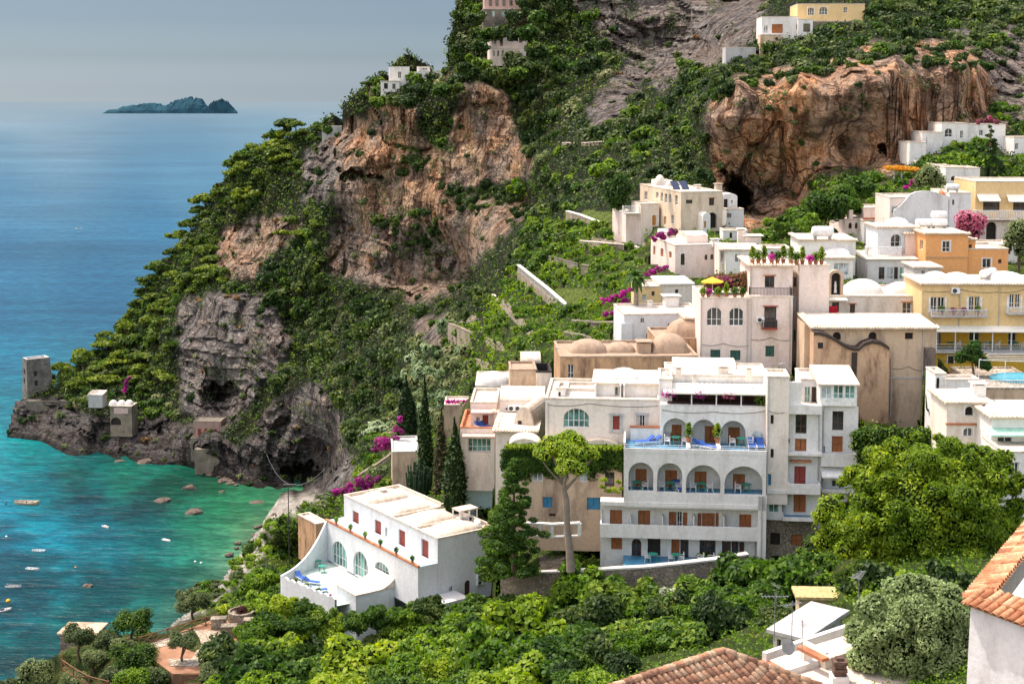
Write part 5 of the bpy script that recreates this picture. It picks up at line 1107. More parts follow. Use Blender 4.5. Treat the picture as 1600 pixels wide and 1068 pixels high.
LAWNS=[[(898,338),(936,351),(980,354),(976,332),(915,328)],[(862,452),(886,474),(940,472),(922,450)],[(985,400),(1010,402),(1000,412),(975,410)]]
PATHS=[[(764,461),(790,468),(836,520),(830,528),(788,488),(770,476)],[(1010,380),(960,376),(925,370),(925,374),(960,381),(1010,386)],[(842,868),(885,866),(905,880),(900,892),(845,892)],[(700,520),(720,500),(745,490),(748,497),(725,508),(710,530)]]
lawn=np.zeros(PX.shape); path=np.zeros(PX.shape)
for p_ in LAWNS: lawn[inpoly(PX,PY,p_)]=1
for p_ in PATHS: path[inpoly(PX,PY,p_)]=1
attr(me,'tan',np.clip((PX-1080)/40,0,1)*np.clip((PY-60)/30,0,1)); attr(me,'lawn',lawn); attr(me,'path',path); attr(me,'rock',rk); attr(me,'warm',wm); attr(me,'beach',blur(beach,1)); attr(me,'neark',np.clip((260-D0)/80,0,1)); attr(me,'cav',np.clip(dent/12,0,1)); attr(me,'flut',np.clip(flute*.5+.5,0,1))  # tan: mask of the right-hand rock brightened out of its shade
me.polygons.foreach_set('use_smooth',[False]*len(me.polygons)); me.update()
ter=bpy.data.objects.new('hillside',me); col.objects.link(ter); tag(ter,kind='structure')
m,nt,b=newmat('hillside_ground'); L=nt.links
def A(n): return N(nt,'ShaderNodeAttribute',attribute_name=n).outputs['Fac']
g=N(nt,'ShaderNodeNewGeometry'); POS=g.outputs['Position']
def noise(scale,vec,detail=6,rough=.6,dist=0):
    n=N(nt,'ShaderNodeTexNoise',i_Scale=scale,i_Detail=float(detail),i_Roughness=rough,i_Distortion=dist); L.new(vec,n.inputs['Vector']); return n.outputs[0]
def mapped(s,rot=(0,0,0)):
    mp=N(nt,'ShaderNodeMapping'); mp.inputs['Scale'].default_value=s; mp.inputs['Rotation'].default_value=rot; L.new(POS,mp.inputs[0]); return mp.outputs[0]
streak=noise(.42,mapped((1,1,.10)),8,.65,.3); streak2=noise(1.4,mapped((1,1,.12)),6,.7); blot=noise(.06,POS,5,.55); grain=noise(1.2,POS,8,.75); strn=noise(.9,mapped((.10,.10,1),(.0,.12,0)),7,.7,.4)
grey=ramp(nt,[(.36,(.04,.038,.04)),(.45,(.17,.165,.17)),(.54,(.34,.32,.30)),(.63,(.60,.56,.51))]); L.new(mth(nt,'ADD',mth(nt,'MULTIPLY',grain,.5),mth(nt,'MULTIPLY',strn,.5)),grey.inputs[0])
org=ramp(nt,[(.37,(.06,.045,.035)),(.43,(.28,.18,.12)),(.49,(.54,.36,.22)),(.55,(.72,.58,.45)),(.60,(.42,.37,.33)),(.68,(.20,.19,.18))]); L.new(mth(nt,'ADD',mth(nt,'MULTIPLY',streak,.62),mth(nt,'MULTIPLY',streak2,.38)),org.inputs[0])
wf=mth(nt,'MULTIPLY',A('warm'),ramp(nt,[(.40,(.1,.1,.1)),(.55,(1,1,1))]).outputs[0]); rr_=[n for n in nt.nodes if n.type=='VALTORGB'][-1]; L.new(blot,rr_.inputs[0])
c1=mixc(nt,wf,grey.outputs[0],org.outputs[0])
pk=ramp(nt,[(.45,(0,0,0)),(.65,(1,1,1))]); L.new(noise(.12,mapped((1,1,.7)),5,.6),pk.inputs[0]); c1=mixc(nt,mth(nt,'MULTIPLY',pk.outputs[0],.45),c1,mixc(nt,1.0,c1,(1.2,.88,.72),'MULTIPLY'))
c1=mixc(nt,A('warm'),c1,mixc(nt,1.0,c1,(1.22,1.07,.93),'MULTIPLY')); c1=mixc(nt,A('tan'),c1,mixc(nt,1.0,c1,(1.3,1.2,1.14),'MULTIPLY')); blk=ramp(nt,[(.40,(.25,.22,.22)),(.47,(1,1,1))]); L.new(noise(.30,mapped((1,1,.18)),5,.6),blk.inputs[0]); c1=mixc(nt,.8,c1,blk.outputs[0],'MULTIPLY')  # tan factor lifts the right-hand rock, brightening painted in against its shade
soil=ramp(nt,[(.3,(.010,.016,.008)),(.5,(.025,.035,.014)),(.60,(.07,.065,.03)),(.70,(.30,.19,.11))]); L.new(noise(.16,POS,8,.7),soil.inputs[0])
LAWNA=None; gard=ramp(nt,[(.3,(.03,.055,.012)),(.5,(.08,.13,.025)),(.62,(.20,.20,.06)),(.78,(.34,.25,.14))]); L.new(noise(.22,POS,8,.7),gard.inputs[0])
sc=mixc(nt,A('neark'),soil.outputs[0],gard.outputs[0])
c2=mixc(nt,A('rock'),sc,c1)
peb=N(nt,'ShaderNodeTexVoronoi',i_Scale=.9); L.new(POS,peb.inputs['Vector']); pr=ramp(nt,[(.0,(.45,.40,.33)),(.5,(.72,.66,.58)),(1,(.88,.84,.77))]); L.new(peb.outputs['Color'],pr.inputs[0])
lw=ramp(nt,[(.3,(.10,.15,.03)),(.6,(.24,.32,.06))]); L.new(noise(.7,POS,6,.7),lw.inputs[0]); c2=mixc(nt,A('lawn'),c2,lw.outputs[0]); c2=mixc(nt,A('path'),c2,(.50,.42,.33)); c3=mixc(nt,A('beach'),c2,pr.outputs[0]); c3=mixc(nt,A('cav'),c3,mixc(nt,1.0,c3,(.42,.36,.33),'MULTIPLY'))  # cav: cave recesses darkened in the colour, painting in their shade
sx=N(nt,'ShaderNodeSeparateXYZ'); L.new(POS,sx.inputs[0]); wet=ramp(nt,[(.0,(.12,.12,.11)),(.12,(.42,.42,.43)),(.8,(.62,.62,.63)),(1,(1,1,1))]); L.new(mth(nt,'MULTIPLY',sx.outputs['Z'],.05,True),wet.inputs[0])
c3=mixc(nt,mth(nt,'MULTIPLY',A('rock'),1.0),c3,mixc(nt,1.0,c3,wet.outputs[0],'MULTIPLY'))
vc=N(nt,'ShaderNodeTexVoronoi',i_Scale=.16,feature='DISTANCE_TO_EDGE'); vm_=N(nt,'ShaderNodeMapping'); vm_.inputs['Scale'].default_value=(1,1,.38); wn=N(nt,'ShaderNodeTexNoise',i_Scale=.12,i_Detail=5.0); L.new(POS,wn.inputs['Vector'])
vs_=N(nt,'ShaderNodeVectorMath',operation='MULTIPLY_ADD'); L.new(wn.outputs['Color'],vs_.inputs[0]); vs_.inputs[1].default_value=(16,16,16); L.new(POS,vs_.inputs[2]); L.new(vs_.outputs[0],vm_.inputs[0]); L.new(vm_.outputs[0],vc.inputs['Vector'])
vc2=N(nt,'ShaderNodeTexVoronoi',i_Scale=.55,feature='DISTANCE_TO_EDGE'); vm2=N(nt,'ShaderNodeMapping'); vm2.inputs['Scale'].default_value=(.7,.7,1.5); L.new(vs_.outputs[0],vm2.inputs[0]); L.new(vm2.outputs[0],vc2.inputs['Vector'])
ck=ramp(nt,[(.0,(.12,.10,.10)),(.05,(1,1,1))]); L.new(vc.outputs[0],ck.inputs[0]); ck2=ramp(nt,[(.0,(.5,.46,.44)),(.07,(1,1,1))]); L.new(vc2.outputs[0],ck2.inputs[0])
ckm=mixc(nt,1.0,ck.outputs[0],ck2.outputs[0],'MULTIPLY'); c3=mixc(nt,A('rock'),c3,mixc(nt,.8,c3,ckm,'MULTIPLY'))
L.new(c3,b.inputs['Base Color']); b.inputs['Roughness'].default_value=.95; b.inputs['Specular IOR Level'].default_value=.15
hb_=mth(nt,'ADD',mth(nt,'MULTIPLY',streak,1.5),mth(nt,'ADD',mth(nt,'MULTIPLY',mth(nt,'MULTIPLY',strn,mth(nt,'SUBTRACT',1.05,A('warm'))),1.5),mth(nt,'MULTIPLY',grain,.9)))
hb_=mth(nt,'ADD',hb_,mth(nt,'ADD',mth(nt,'MULTIPLY',ck.outputs[0],.9),mth(nt,'MULTIPLY',ck2.outputs[0],.5)))
bp=N(nt,'ShaderNodeBump',i_Strength=1.0,i_Distance=2.4); L.new(hb_,bp.inputs['Height']); L.new(bp.outputs[0],b.inputs['Normal'])
me.materials.append(m)
GZ=(WX.reshape(PX.shape),WY.reshape(PX.shape),WZ.reshape(PX.shape))
def ground(px,py):
    """point of the hillside seen at this spot"""
    i=(py-gy[0])/STEP; j=(px-gx[0])/STEP; i=min(max(i,0),ny-1.001); j=min(max(j,0),nx-1.001); a=int(round(i));b=int(round(j))
    return Vector((GZ[0][a,b],GZ[1][a,b],GZ[2][a,b]))
# ================================================================= SEA
m_,M2=[],None
sx_=np.arange(-900,2600,7.0)
rows=[];py_=158.6
ys=np.concatenate([np.array([158.12,158.4,158.8,159.4,160.3,161.5,163,165,168,171]),np.arange(175,1300,7.0)])
SXg,SYg=np.meshgrid(sx_,ys)
dx=(SXg-CX)/FP; dy=(Y0-SYg)/FP; t=(0-H)/(-SP+dy*CP); SXw=dx*t; SYw=(CP+dy*SP)*t
SC=[(0,180,(.22,.36,.45)),(500,180,(.22,.36,.45)),(-900,180,(.22,.36,.45)),(1200,180,(.22,.36,.45)),(0,158,(.33,.44,.52)),(600,158,(.33,.44,.52)),(0,230,(.10,.27,.40)),(450,230,(.11,.29,.42)),(0,300,(.05,.21,.36)),(300,300,(.06,.23,.38)),(0,400,(.02,.17,.33)),(250,360,(.02,.17,.33)),(0,500,(.012,.16,.31)),(150,450,(.012,.15,.30)),  # rows near the horizon carry painted distance haze besides water depth
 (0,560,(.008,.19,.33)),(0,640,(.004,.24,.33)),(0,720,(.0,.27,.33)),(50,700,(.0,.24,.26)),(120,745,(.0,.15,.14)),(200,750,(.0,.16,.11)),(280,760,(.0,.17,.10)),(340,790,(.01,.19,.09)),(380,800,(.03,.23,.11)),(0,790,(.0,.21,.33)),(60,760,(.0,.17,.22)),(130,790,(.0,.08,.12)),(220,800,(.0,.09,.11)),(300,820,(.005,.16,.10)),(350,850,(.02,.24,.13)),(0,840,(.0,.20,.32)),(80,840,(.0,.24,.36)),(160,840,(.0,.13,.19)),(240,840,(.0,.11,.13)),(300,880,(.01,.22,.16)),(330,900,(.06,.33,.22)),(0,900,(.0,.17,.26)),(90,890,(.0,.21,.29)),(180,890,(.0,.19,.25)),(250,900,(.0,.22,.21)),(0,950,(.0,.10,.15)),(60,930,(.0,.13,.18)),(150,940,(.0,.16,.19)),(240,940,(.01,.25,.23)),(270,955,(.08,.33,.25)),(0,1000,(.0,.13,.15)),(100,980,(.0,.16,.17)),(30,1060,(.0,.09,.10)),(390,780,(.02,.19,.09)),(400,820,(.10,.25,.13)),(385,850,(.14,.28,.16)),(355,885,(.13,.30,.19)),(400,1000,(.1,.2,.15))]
S=np.array([(a,b_) for a,b_,c in SC])/200; col_=np.array([c for a,b_,c in SC]); 
flat=np.stack([SXg.ravel(),SYg.ravel()],1)/200; out=np.zeros((len(flat),3))
for i in range(0,len(flat),20000):
    d=((flat[i:i+20000,None,:]-S[None])**2).sum(-1)+.012; w_=1/d**1.8; out[i:i+20000]=(w_[...,None]*col_[None]).sum(1)/w_.sum(1)[:,None]
fx,fy=SXw.ravel(),SYw.ravel(); nb=(flat[:,1]*200>690)
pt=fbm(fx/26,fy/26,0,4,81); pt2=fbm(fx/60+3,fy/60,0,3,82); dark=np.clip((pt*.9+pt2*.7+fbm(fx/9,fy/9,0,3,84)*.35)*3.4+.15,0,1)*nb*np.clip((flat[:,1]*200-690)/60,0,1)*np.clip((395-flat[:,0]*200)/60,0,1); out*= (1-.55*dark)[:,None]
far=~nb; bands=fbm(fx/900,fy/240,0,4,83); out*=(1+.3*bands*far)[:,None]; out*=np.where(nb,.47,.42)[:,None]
me=bpy.data.meshes.new('sea'); n0,n1=SXg.shape; id_=np.arange(n0*n1).reshape(n0,n1); qf=np.stack([id_[1:,:-1],id_[1:,1:],id_[:-1,1:],id_[:-1,:-1]],-1).reshape(-1,4)
me.vertices.add(n0*n1); me.vertices.foreach_set('co',np.stack([fx,fy,0*fx],1).astype(np.float32).ravel()); me.loops.add(qf.size); me.loops.foreach_set('vertex_index',qf.ravel().astype(np.int32)); me.polygons.add(len(qf)); me.polygons.foreach_set('loop_start',(np.arange(len(qf))*4).astype(np.int32)); me.update(calc_edges=True)
a=me.attributes.new('depth_haze_col','FLOAT_COLOR','POINT'); a.data.foreach_set('color',np.c_[out,np.ones(len(out))].astype(np.float32).ravel())
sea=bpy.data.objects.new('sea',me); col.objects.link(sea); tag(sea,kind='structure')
m,nt,b=newmat('sea_water'); L=nt.links; g=N(nt,'ShaderNodeNewGeometry'); POS=g.outputs['Position']
at=N(nt,'ShaderNodeAttribute',attribute_name='depth_haze_col')
def noise(scale,vec,detail=6,rough=.6,dist=0):
    n=N(nt,'ShaderNodeTexNoise',i_Scale=scale,i_Detail=float(detail),i_Roughness=rough,i_Distortion=dist); L.new(vec,n.inputs['Vector']); return n.outputs[0]
def mapped(s,rot=(0,0,0)):
    mp=N(nt,'ShaderNodeMapping'); mp.inputs['Scale'].default_value=s; mp.inputs['Rotation'].default_value=rot; L.new(POS,mp.inputs[0]); return mp.outputs[0]
rip=noise(.28,mapped((.45,1,1),(0,0,.25)),5,.6); swell=noise(.05,mapped((.16,1,1),(0,0,-.2)),6,.65); cur=noise(.004,mapped((.3,1,1),(0,0,.1)),5,.6)
rip2=noise(1.1,mapped((.35,1,1),(0,0,.2)),4,.65); r=ramp(nt,[(.40,(.50,.55,.60)),(.5,(1,1,1)),(.58,(1.85,1.65,1.5))]); L.new(mth(nt,'ADD',mth(nt,'ADD',mth(nt,'MULTIPLY',rip,.4),mth(nt,'MULTIPLY',swell,.25)),mth(nt,'MULTIPLY',rip2,.35)),r.inputs[0])
r2=ramp(nt,[(.35,(.85,.88,.9)),(.65,(1.15,1.12,1.1))]); L.new(cur,r2.inputs[0])
cc=mixc(nt,1.0,at.outputs['Color'],r.outputs[0],'MULTIPLY'); cc=mixc(nt,1.0,cc,r2.outputs[0],'MULTIPLY')
L.new(cc,b.inputs['Base Color']); b.inputs['Roughness'].default_value=.3; b.inputs['Specular IOR Level'].default_value=.13; b.inputs['IOR'].default_value=1.33
bp=N(nt,'ShaderNodeBump',i_Strength=.8,i_Distance=1.2); L.new(mth(nt,'ADD',rip,mth(nt,'MULTIPLY',swell,2.0)),bp.inputs['Height']); L.new(bp.outputs[0],b.inputs['Normal'])
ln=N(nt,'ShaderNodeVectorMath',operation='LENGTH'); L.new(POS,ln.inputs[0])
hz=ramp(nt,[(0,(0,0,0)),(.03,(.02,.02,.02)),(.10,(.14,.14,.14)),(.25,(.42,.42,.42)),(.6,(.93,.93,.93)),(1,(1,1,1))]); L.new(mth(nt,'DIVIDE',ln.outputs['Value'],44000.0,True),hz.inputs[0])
em=N(nt,'ShaderNodeEmission'); em.inputs[0].default_value=(.37,.47,.54,1); mx=N(nt,'ShaderNodeMixShader'); L.new(hz.outputs[0],mx.inputs[0]); L.new(b.outputs[0],mx.inputs[1]); L.new(em.outputs[0],mx.inputs[2]); L.new(mx.outputs[0],nt.nodes['Material Output'].inputs[0])  # distance haze mixed into the water as a grey-blue glow
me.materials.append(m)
# ================================================================= LIGHT AND SKY
S_dir=Vector((-.66,.55,1.55)).normalized(); el=math.asin(S_dir.z); az=math.atan2(S_dir.x,S_dir.y)
sd=bpy.data.lights.new('sun','SUN'); sd.energy=5.0; sd.angle=R(.55); sd.color=(1,.94,.84); so=bpy.data.objects.new('sun',sd); col.objects.link(so); so.rotation_euler=S_dir.to_track_quat('Z','Y').to_euler(); so.location=(0,0,300)
w=bpy.data.worlds.new('World'); scene.world=w; w.use_nodes=True; nt=w.node_tree; L=nt.links; bg=nt.nodes['Background']
sk_=nt.nodes.new('ShaderNodeTexSky'); sk_.sky_type='NISHITA'; sk_.sun_disc=False; sk_.sun_elevation=el; sk_.sun_rotation=az; sk_.air_density=1.2; sk_.dust_density=3.0; sk_.altitude=100
tc=nt.nodes.new('ShaderNodeTexCoord'); sp=nt.nodes.new('ShaderNodeSeparateXYZ'); L.new(tc.outputs['Generated'],sp.inputs[0])
# hazy grey band over the sea (towards +Y), brighter overhead; sky behind boosted as added fill for facades
rz=ramp(nt,[(0.0,(1.75,2.4,3.8)),(.006,(1.42,1.95,3.1)),(.012,(1.22,1.66,2.65)),(.03,(.72,1.0,1.55)),(.055,(.50,.67,1.02)),(.095,(.37,.45,.62)),(.22,(.32,.40,.5)),(.5,(1.25,1.25,1.3)),(1,(1.4,1.4,1.4))]); L.new(sp.outputs['Z'],rz.inputs[0])
ry=ramp(nt,[(.45,(1.0,1.0,1.0)),(.75,(0,0,0))]); L.new(mth(nt,'ADD',mth(nt,'MULTIPLY',sp.outputs['Y'],.5),.5),ry.inputs[0])
tint=mixc(nt,mth(nt,'SUBTRACT',1.0,ry.outputs[0]),(4.9,3.75,2.85),rz.outputs[0])
cc=mixc(nt,1.0,sk_.outputs[0],tint,'MULTIPLY'); L.new(cc,bg.inputs[0]); bg.inputs[1].default_value=.15
scene.view_settings.view_transform='Standard'; scene.view_settings.look='None'; scene.view_settings.exposure=0
scene.render.engine='CYCLES'; scene.cycles.max_bounces=6; scene.cycles.diffuse_bounces=3; scene.cycles.transparent_max_bounces=4; scene.cycles.glossy_bounces=2; scene.cycles.use_denoising=True
scene.cycles.use_adaptive_sampling=True; scene.cycles.adaptive_threshold=.02
# ================================================================= VEGETATION
def blobs_round(g,n,r0=.42,spread=.62,fl=.8):
    L_=[(0,0,.35,.55,.55,.5)]
    for i in range(n):
        a=g.uniform(0,6.28); e=g.uniform(-.2,1.0); rr=spread*g.uniform(.6,1.1); L_.append((rr*math.cos(a)*math.cos(e),rr*math.sin(a)*math.cos(e),.4+rr*math.sin(e)*fl,r0*g.uniform(.6,1.05),r0*g.uniform(.6,1.05),r0*g.uniform(.5,.85)))
    return L_
def blobs_pine(g):
    L_=[]
    for i in range(9):
        a=g.uniform(0,6.28); rr=g.uniform(.1,.75); L_.append((rr*math.cos(a),rr*math.sin(a),1.15+.35*(1-rr)+g.uniform(-.14,.14),g.uniform(.3,.48),g.uniform(.3,.48),g.uniform(.13,.2)))
    return L_
PM={}
def bush_mesh(key,mat,n=650,size=.17,nb=9,var=4,kind='round',core=.7):
    if key not in PM:
        PM[key]=[leafmesh(blobs_round(np.random.default_rng(s+len(key)),nb) if kind=='round' else blobs_pine(np.random.default_rng(s+77)),n,size,mat,seed=s+13,core=core) for s in range(var)]
    return PM[key]
TRUNKS={}
def trunk_mesh(key,hgt,r,lean=.1,branches=0,mat=BARK,spread=.5):
    if key not in TRUNKS:
        m=M().mat(mat); g=random.Random(key); p=[(0,0,-.3)]
        for k in range(1,6): p.append((lean*math.sin(k*1.3+len(key)),lean*math.cos(k*1.7),hgt*k/5))
        m.tube(p,[r*(1.25-.13*k) for k in range(6)],7)
        for b_ in range(branches):
            a=b_*6.28/branches+g.random(); z=hgt*(.55+.35*g.random()); q=(lean*.5*math.sin(3),lean*.5,z); m.tube([q,(spread*.5*math.cos(a),spread*.5*math.sin(a),z+.18*hgt),(spread*math.cos(a),spread*math.sin(a),z+.45*hgt)],[r*.5,r*.35,r*.15],5)
        me=bpy.data.meshes.new('trunk'); me.from_pydata(m.v,[],m.f); me.materials.append(mat); me.polygons.foreach_set('use_smooth',m.smooth); TRUNKS[key]=me
    return TRUNKS[key]
def plant(name,loc,meshes,r,label,cat,group,trunk=None,squash=1.0,rg=random):
    if trunk is None:
        o=bpy.data.objects.new(name,rg.choice(meshes)); col.objects.link(o)
    else:
        o=empty(name,loc); c=bpy.data.objects.new('crown',rg.choice(meshes)); col.objects.link(c); c.parent=o
        t=bpy.data.objects.new('trunk',trunk); col.objects.link(t); t.parent=o
    o.location=loc; o.rotation_euler=(0,0,rg.uniform(0,6.28)); o.scale=(r*rg.uniform(.9,1.15),r*rg.uniform(.9,1.15),r*squash*rg.uniform(.85,1.15))
    return tag(o,label,cat,group)
def ppm(p): return FP/max(p.y*CP-(p.z-H)*SP,1)
RP=[p for p,k in ROCK if k!=3]
def inrock(x,y): return any(bool(inpoly(np.array(x),np.array(y),p)) for p in RP)
def inrect(x,y,mg=0): return any(r[0]-mg<x<r[2]+mg and r[1]-mg<y<r[3]+mg for r in RECTS)
NEARA=[(n_) for n_ in NEAR]
def isnearpt(x,y): return bool(inpoly(np.array(float(x)),np.array(float(y)),NEAR))
def scatter(poly,step,rpx,fn,seed,rockp=0.0,rectmg=1,sink=.3,dens=1.0,excl=()):
    g=random.Random(seed); xs=[p[0] for p in poly];ys=[p[1] for p in poly]; y=min(ys); row=0; n=0
    while y<max(ys):
        x=min(xs)+(row%2)*step/2
        while x<max(xs):
            jx=x+g.uniform(-.45,.45)*step; jy=y+g.uniform(-.4,.4)*step; x+=step
            if g.random()>dens or not bool(inpoly(np.array(jx),np.array(jy),poly)): continue
            if inrock(jx,jy) and g.random()>rockp: continue
            if inrect(jx,jy,rectmg): continue
            if any(e[0]<jx<e[2] and e[1]<jy<e[3] for e in excl): continue
            p=ground(jx,jy); k=ppm(p); r=rpx*g.choice((.6,.8,.95,1.1,1.3,1.5))*g.uniform(.9,1.1)/k; p=p+Vector((0,r*.25,-r*sink)); fn(p,r,g); n+=1
        y+=step*.82; row+=1
    return n
DARKB=bush_mesh('dark',LEAFD,800,.19); MIDB=bush_mesh('mid',LEAFM,800,.18); BRB=bush_mesh('bright',LEAFB,800,.17); YEB=bush_mesh('yel',LEAFY,700,.17); SCB=bush_mesh('scrub',SCRUB,700,.16); OLB=bush_mesh('olive',LEAFO,800,.15)
PINEB=bush_mesh('pine',LEAFP,750,.17,kind='pine',var=5,core=.7); REEDB=bush_mesh('reed',REEDM,800,.16); DRYB=bush_mesh('dry',DRYM,400,.14,6)
tp=trunk_mesh('pine',1.2,.06,.08,4)
cnts={}
def mk(name,meshes,label,cat,group,trunk=None,squash=1.0):
    def f(p,r,g): plant(name,p,meshes if not callable(meshes) else meshes(g),r,label,cat,group,trunk,squash,g)
    return f
def mix(*pairs):
    def f(g):
        t=g.random()*sum(w for _,w in pairs)
        for m_,w in pairs:
            t-=w
            if t<=0: return m_
        return pairs[0][0]
    return f
V1=[(62,604),(108,575),(130,560),(180,515),(210,475),(240,425),(268,385),(298,350),(330,300),(352,262),(378,245),(420,210),(480,195),(512,200),(515,220),(480,235),(465,270),(410,310),(345,355),(340,440),(400,455),(290,462),(268,500),(272,560),(250,615),(200,600),(160,605),(110,612)]
cnts['pine']=scatter(V1,17,16,mk('pine_tree',PINEB,'umbrella pine with flat yellow green crown on the seaward edge of the headland','pine tree','pines along the seaward edge of the headland',tp,.9),1,rockp=.25,sink=.75)
scatter(V1,19,11,mk('shrub',mix((DARKB,2),(MIDB,2),(OLB,1)),'evergreen shrub growing between the pines of the headland','shrub','shrubs between the headland pines'),2,rockp=.15)
scatter([(95,612),(170,598),(262,622),(300,652),(235,662),(170,640),(110,634)],14,11,mk('shrub',mix((MIDB,2),(DARKB,1),(SCB,1)),'leafy shrub on the rocks between the sea tower and the cove house','shrub','shrubs between the sea tower and the cove house'),19,rockp=.8,rectmg=0)
V2=[(400,445),(510,400),(525,440),(640,478),(682,472),(716,447),(745,415),(760,440),(765,480),(735,510),(700,560),(640,640),(600,680),(548,700),(545,650),(500,595),(450,600),(405,615),(445,560),(462,530),(435,500)]
V3=[(345,425),(400,445),(440,400),(480,340),(470,270),(500,250),(522,330),(515,400),(505,440),(430,450)]
scatter(V2,23,17,mk('evergreen_oak',mix((DARKB,6),(MIDB,1),(OLB,1)),'dark evergreen oak on the shaded slope below the great cliff','tree','dark trees on the slope below the great cliff'),3,rockp=.1)
scatter(V3,20,15,mk('evergreen_oak',mix((DARKB,4),(MIDB,1)),'dark evergreen tree on the ledges left of the great cliff','tree','dark trees on the ledges left of the great cliff'),4,rockp=.3)
for (x_,y_) in((455,355),(480,345),(470,370),(495,360),(440,375),(270,600),(250,590),(230,610),(215,600)):
    p=ground(x_,y_); r=17/ppm(p); plant('pine_tree',p-Vector((0,0,r*.6)),PINEB,r,'umbrella pine with bright top on a ledge among dark trees','pine tree','pines on the cliff ledges',tp,.9)
V4=[(562,150),(602,108),(640,78),(668,50),(690,22),(722,-8),(900,-8),(932,40),(985,95),(930,165),(912,218),(862,218),(803,180),(790,135),(722,130),(690,132),(655,172),(610,152),(575,175)]
scatter(V4,22,17,mk('evergreen_tree',mix((DARKB,4),(MIDB,2),(OLB,1),(SCB,.5)),'evergreen tree on the upper slope around the high villas','tree','trees on the upper slope around the high villas'),5,rectmg=-3)
V5=[(803,182),(850,205),(915,222),(965,185),(1005,140),(1035,155),(1070,102),(1104,112),(1098,175),(1112,285),(1060,285),(1000,275),(930,295),(900,330),(860,360),(800,420),(775,425),(800,390),(840,345),(815,312),(745,292),(795,287),(828,275),(838,250),(820,216)]
scatter(V5,22,17,mk('ravine_tree',mix((DARKB,3),(MIDB,2),(OLB,1),(BRB,.7)),'bushy tree in the ravine between the two cliffs','tree','trees in the ravine between the two cliffs'),6,rockp=.05)
V10=[(1075,100),(1140,88),(1190,68),(1245,52),(1350,44),(1362,5),(1600,-8),(1620,60),(1560,108),(1500,112),(1400,100),(1300,118),(1220,132),(1150,140),(1090,185),(1078,150)]
scatter(V10,17,15,mk('evergreen_shrub',mix((DARKB,4),(MIDB,1),(OLB,1)),'dark shrub hanging over the brow of the big right hand rock','shrub','shrubs on the brow of the big right hand rock'),7,rockp=.95)
V11=[(1450,205),(1540,195),(1575,150),(1600,130),(1620,290),(1520,285),(1470,290),(1425,300),(1400,290),(1425,262)]
scatter(V11,15,13,mk('garden_tree',mix((MIDB,3),(DARKB,1),(BRB,3)),'leafy garden tree around the white villas at upper right','tree','trees around the upper right villas'),8,rockp=.3,rectmg=0)
V12=[(1180,350),(1250,335),(1275,285),(1330,272),(1390,285),(1400,300),(1350,345),(1320,370),(1250,385),(1195,380)]
scatter(V12,15,15,mk('garden_tree',mix((MIDB,3),(BRB,3),(DARKB,1)),'lush green tree at the foot of the big right hand rock','tree','lush trees at the foot of the big rock'),9,rockp=.7)
V7=[(640,530),(700,495),(735,515),(740,560),(745,590),(700,625),(690,660),(640,660),(600,700),(560,700),(620,640)]
scatter(V7,14,14,mk('scrub_bush',mix((SCB,3),(REEDB,3),(OLB,2)),'pale silvery scrub bush on the sunny slope above the cypresses','bush','pale scrub on the slope above the cypresses'),10)
V6=[(735,505),(762,480),(800,425),(850,365),(892,330),(990,335),(1000,400),(992,470),(970,480),(968,545),(870,548),(820,565),(790,590),(742,600),(720,560)]
EX6=[(862,450,938,474),(900,326,980,352)]
scatter(V6,13,9.5,mk('garden_bush',mix((BRB,4),(YEB,2.5),(MIDB,2)),'bright green bush in the terraced gardens left of the village','bush','bright bushes in the terraced gardens'),11,rectmg=0,dens=.85,excl=EX6)
scatter([(830,330),(900,320),(905,380),(860,420),(790,430)],18,15,mk('evergreen_tree',mix((DARKB,2),(MIDB,2)),'round dark tree above the balustraded garden wall','tree','dark trees above the balustraded wall'),12)
VR=[(1100,395),(1600,395),(1600,560),(1100,560)]
V8=[(545,712),(610,660),(690,640),(690,700),(610,705),(610,770),(540,800),(500,805),(490,830),(480,850),(440,880),(432,905),(455,945),(400,965),(330,960),(285,962),(285,925),(302,905),(335,905),(362,885),(385,850),(405,830),(440,812),(505,770),(522,745)]
scatter(V8,17,13,mk('coastal_bush',mix((MIDB,3),(BRB,3),(OLB,2),(YEB,1)),'leafy bush on the slope between the beach and the lower villa','bush','bushes between the beach and the lower villa'),13,rectmg=0,excl=[(512,770,690,860)])
CL=[p for p,k in ROCK if k!=3]
for i,p in enumerate(CL[:9]):
    scatter(p,26,6.5,mk('cliff_shrub',mix((DARKB,3),(OLB,2),(SCB,1),(DRYB,1.2)),'small shrub rooted in a crevice of the bare cliff','shrub','shrubs rooted in crevices of the bare cliffs'),30+i,rockp=1,dens=.45 if i!=6 else .3)
for i,pl_ in enumerate(([(590,330),(700,395),(690,410),(580,350)],[(690,180),(720,200),(700,235),(655,200),(660,180)],[(625,225),(665,240),(660,270),(630,290)],[(700,290),(830,305),(810,340),(720,330)],[(640,330),(700,330),(700,380),(650,390)])):
    scatter(pl_,15,11,mk('cliff_bush',mix((DARKB,3),(MIDB,1)),'dense dark bush on a ledge across the great cliff','bush','dense bushes on ledges across the great cliff'),50+i,rockp=1)
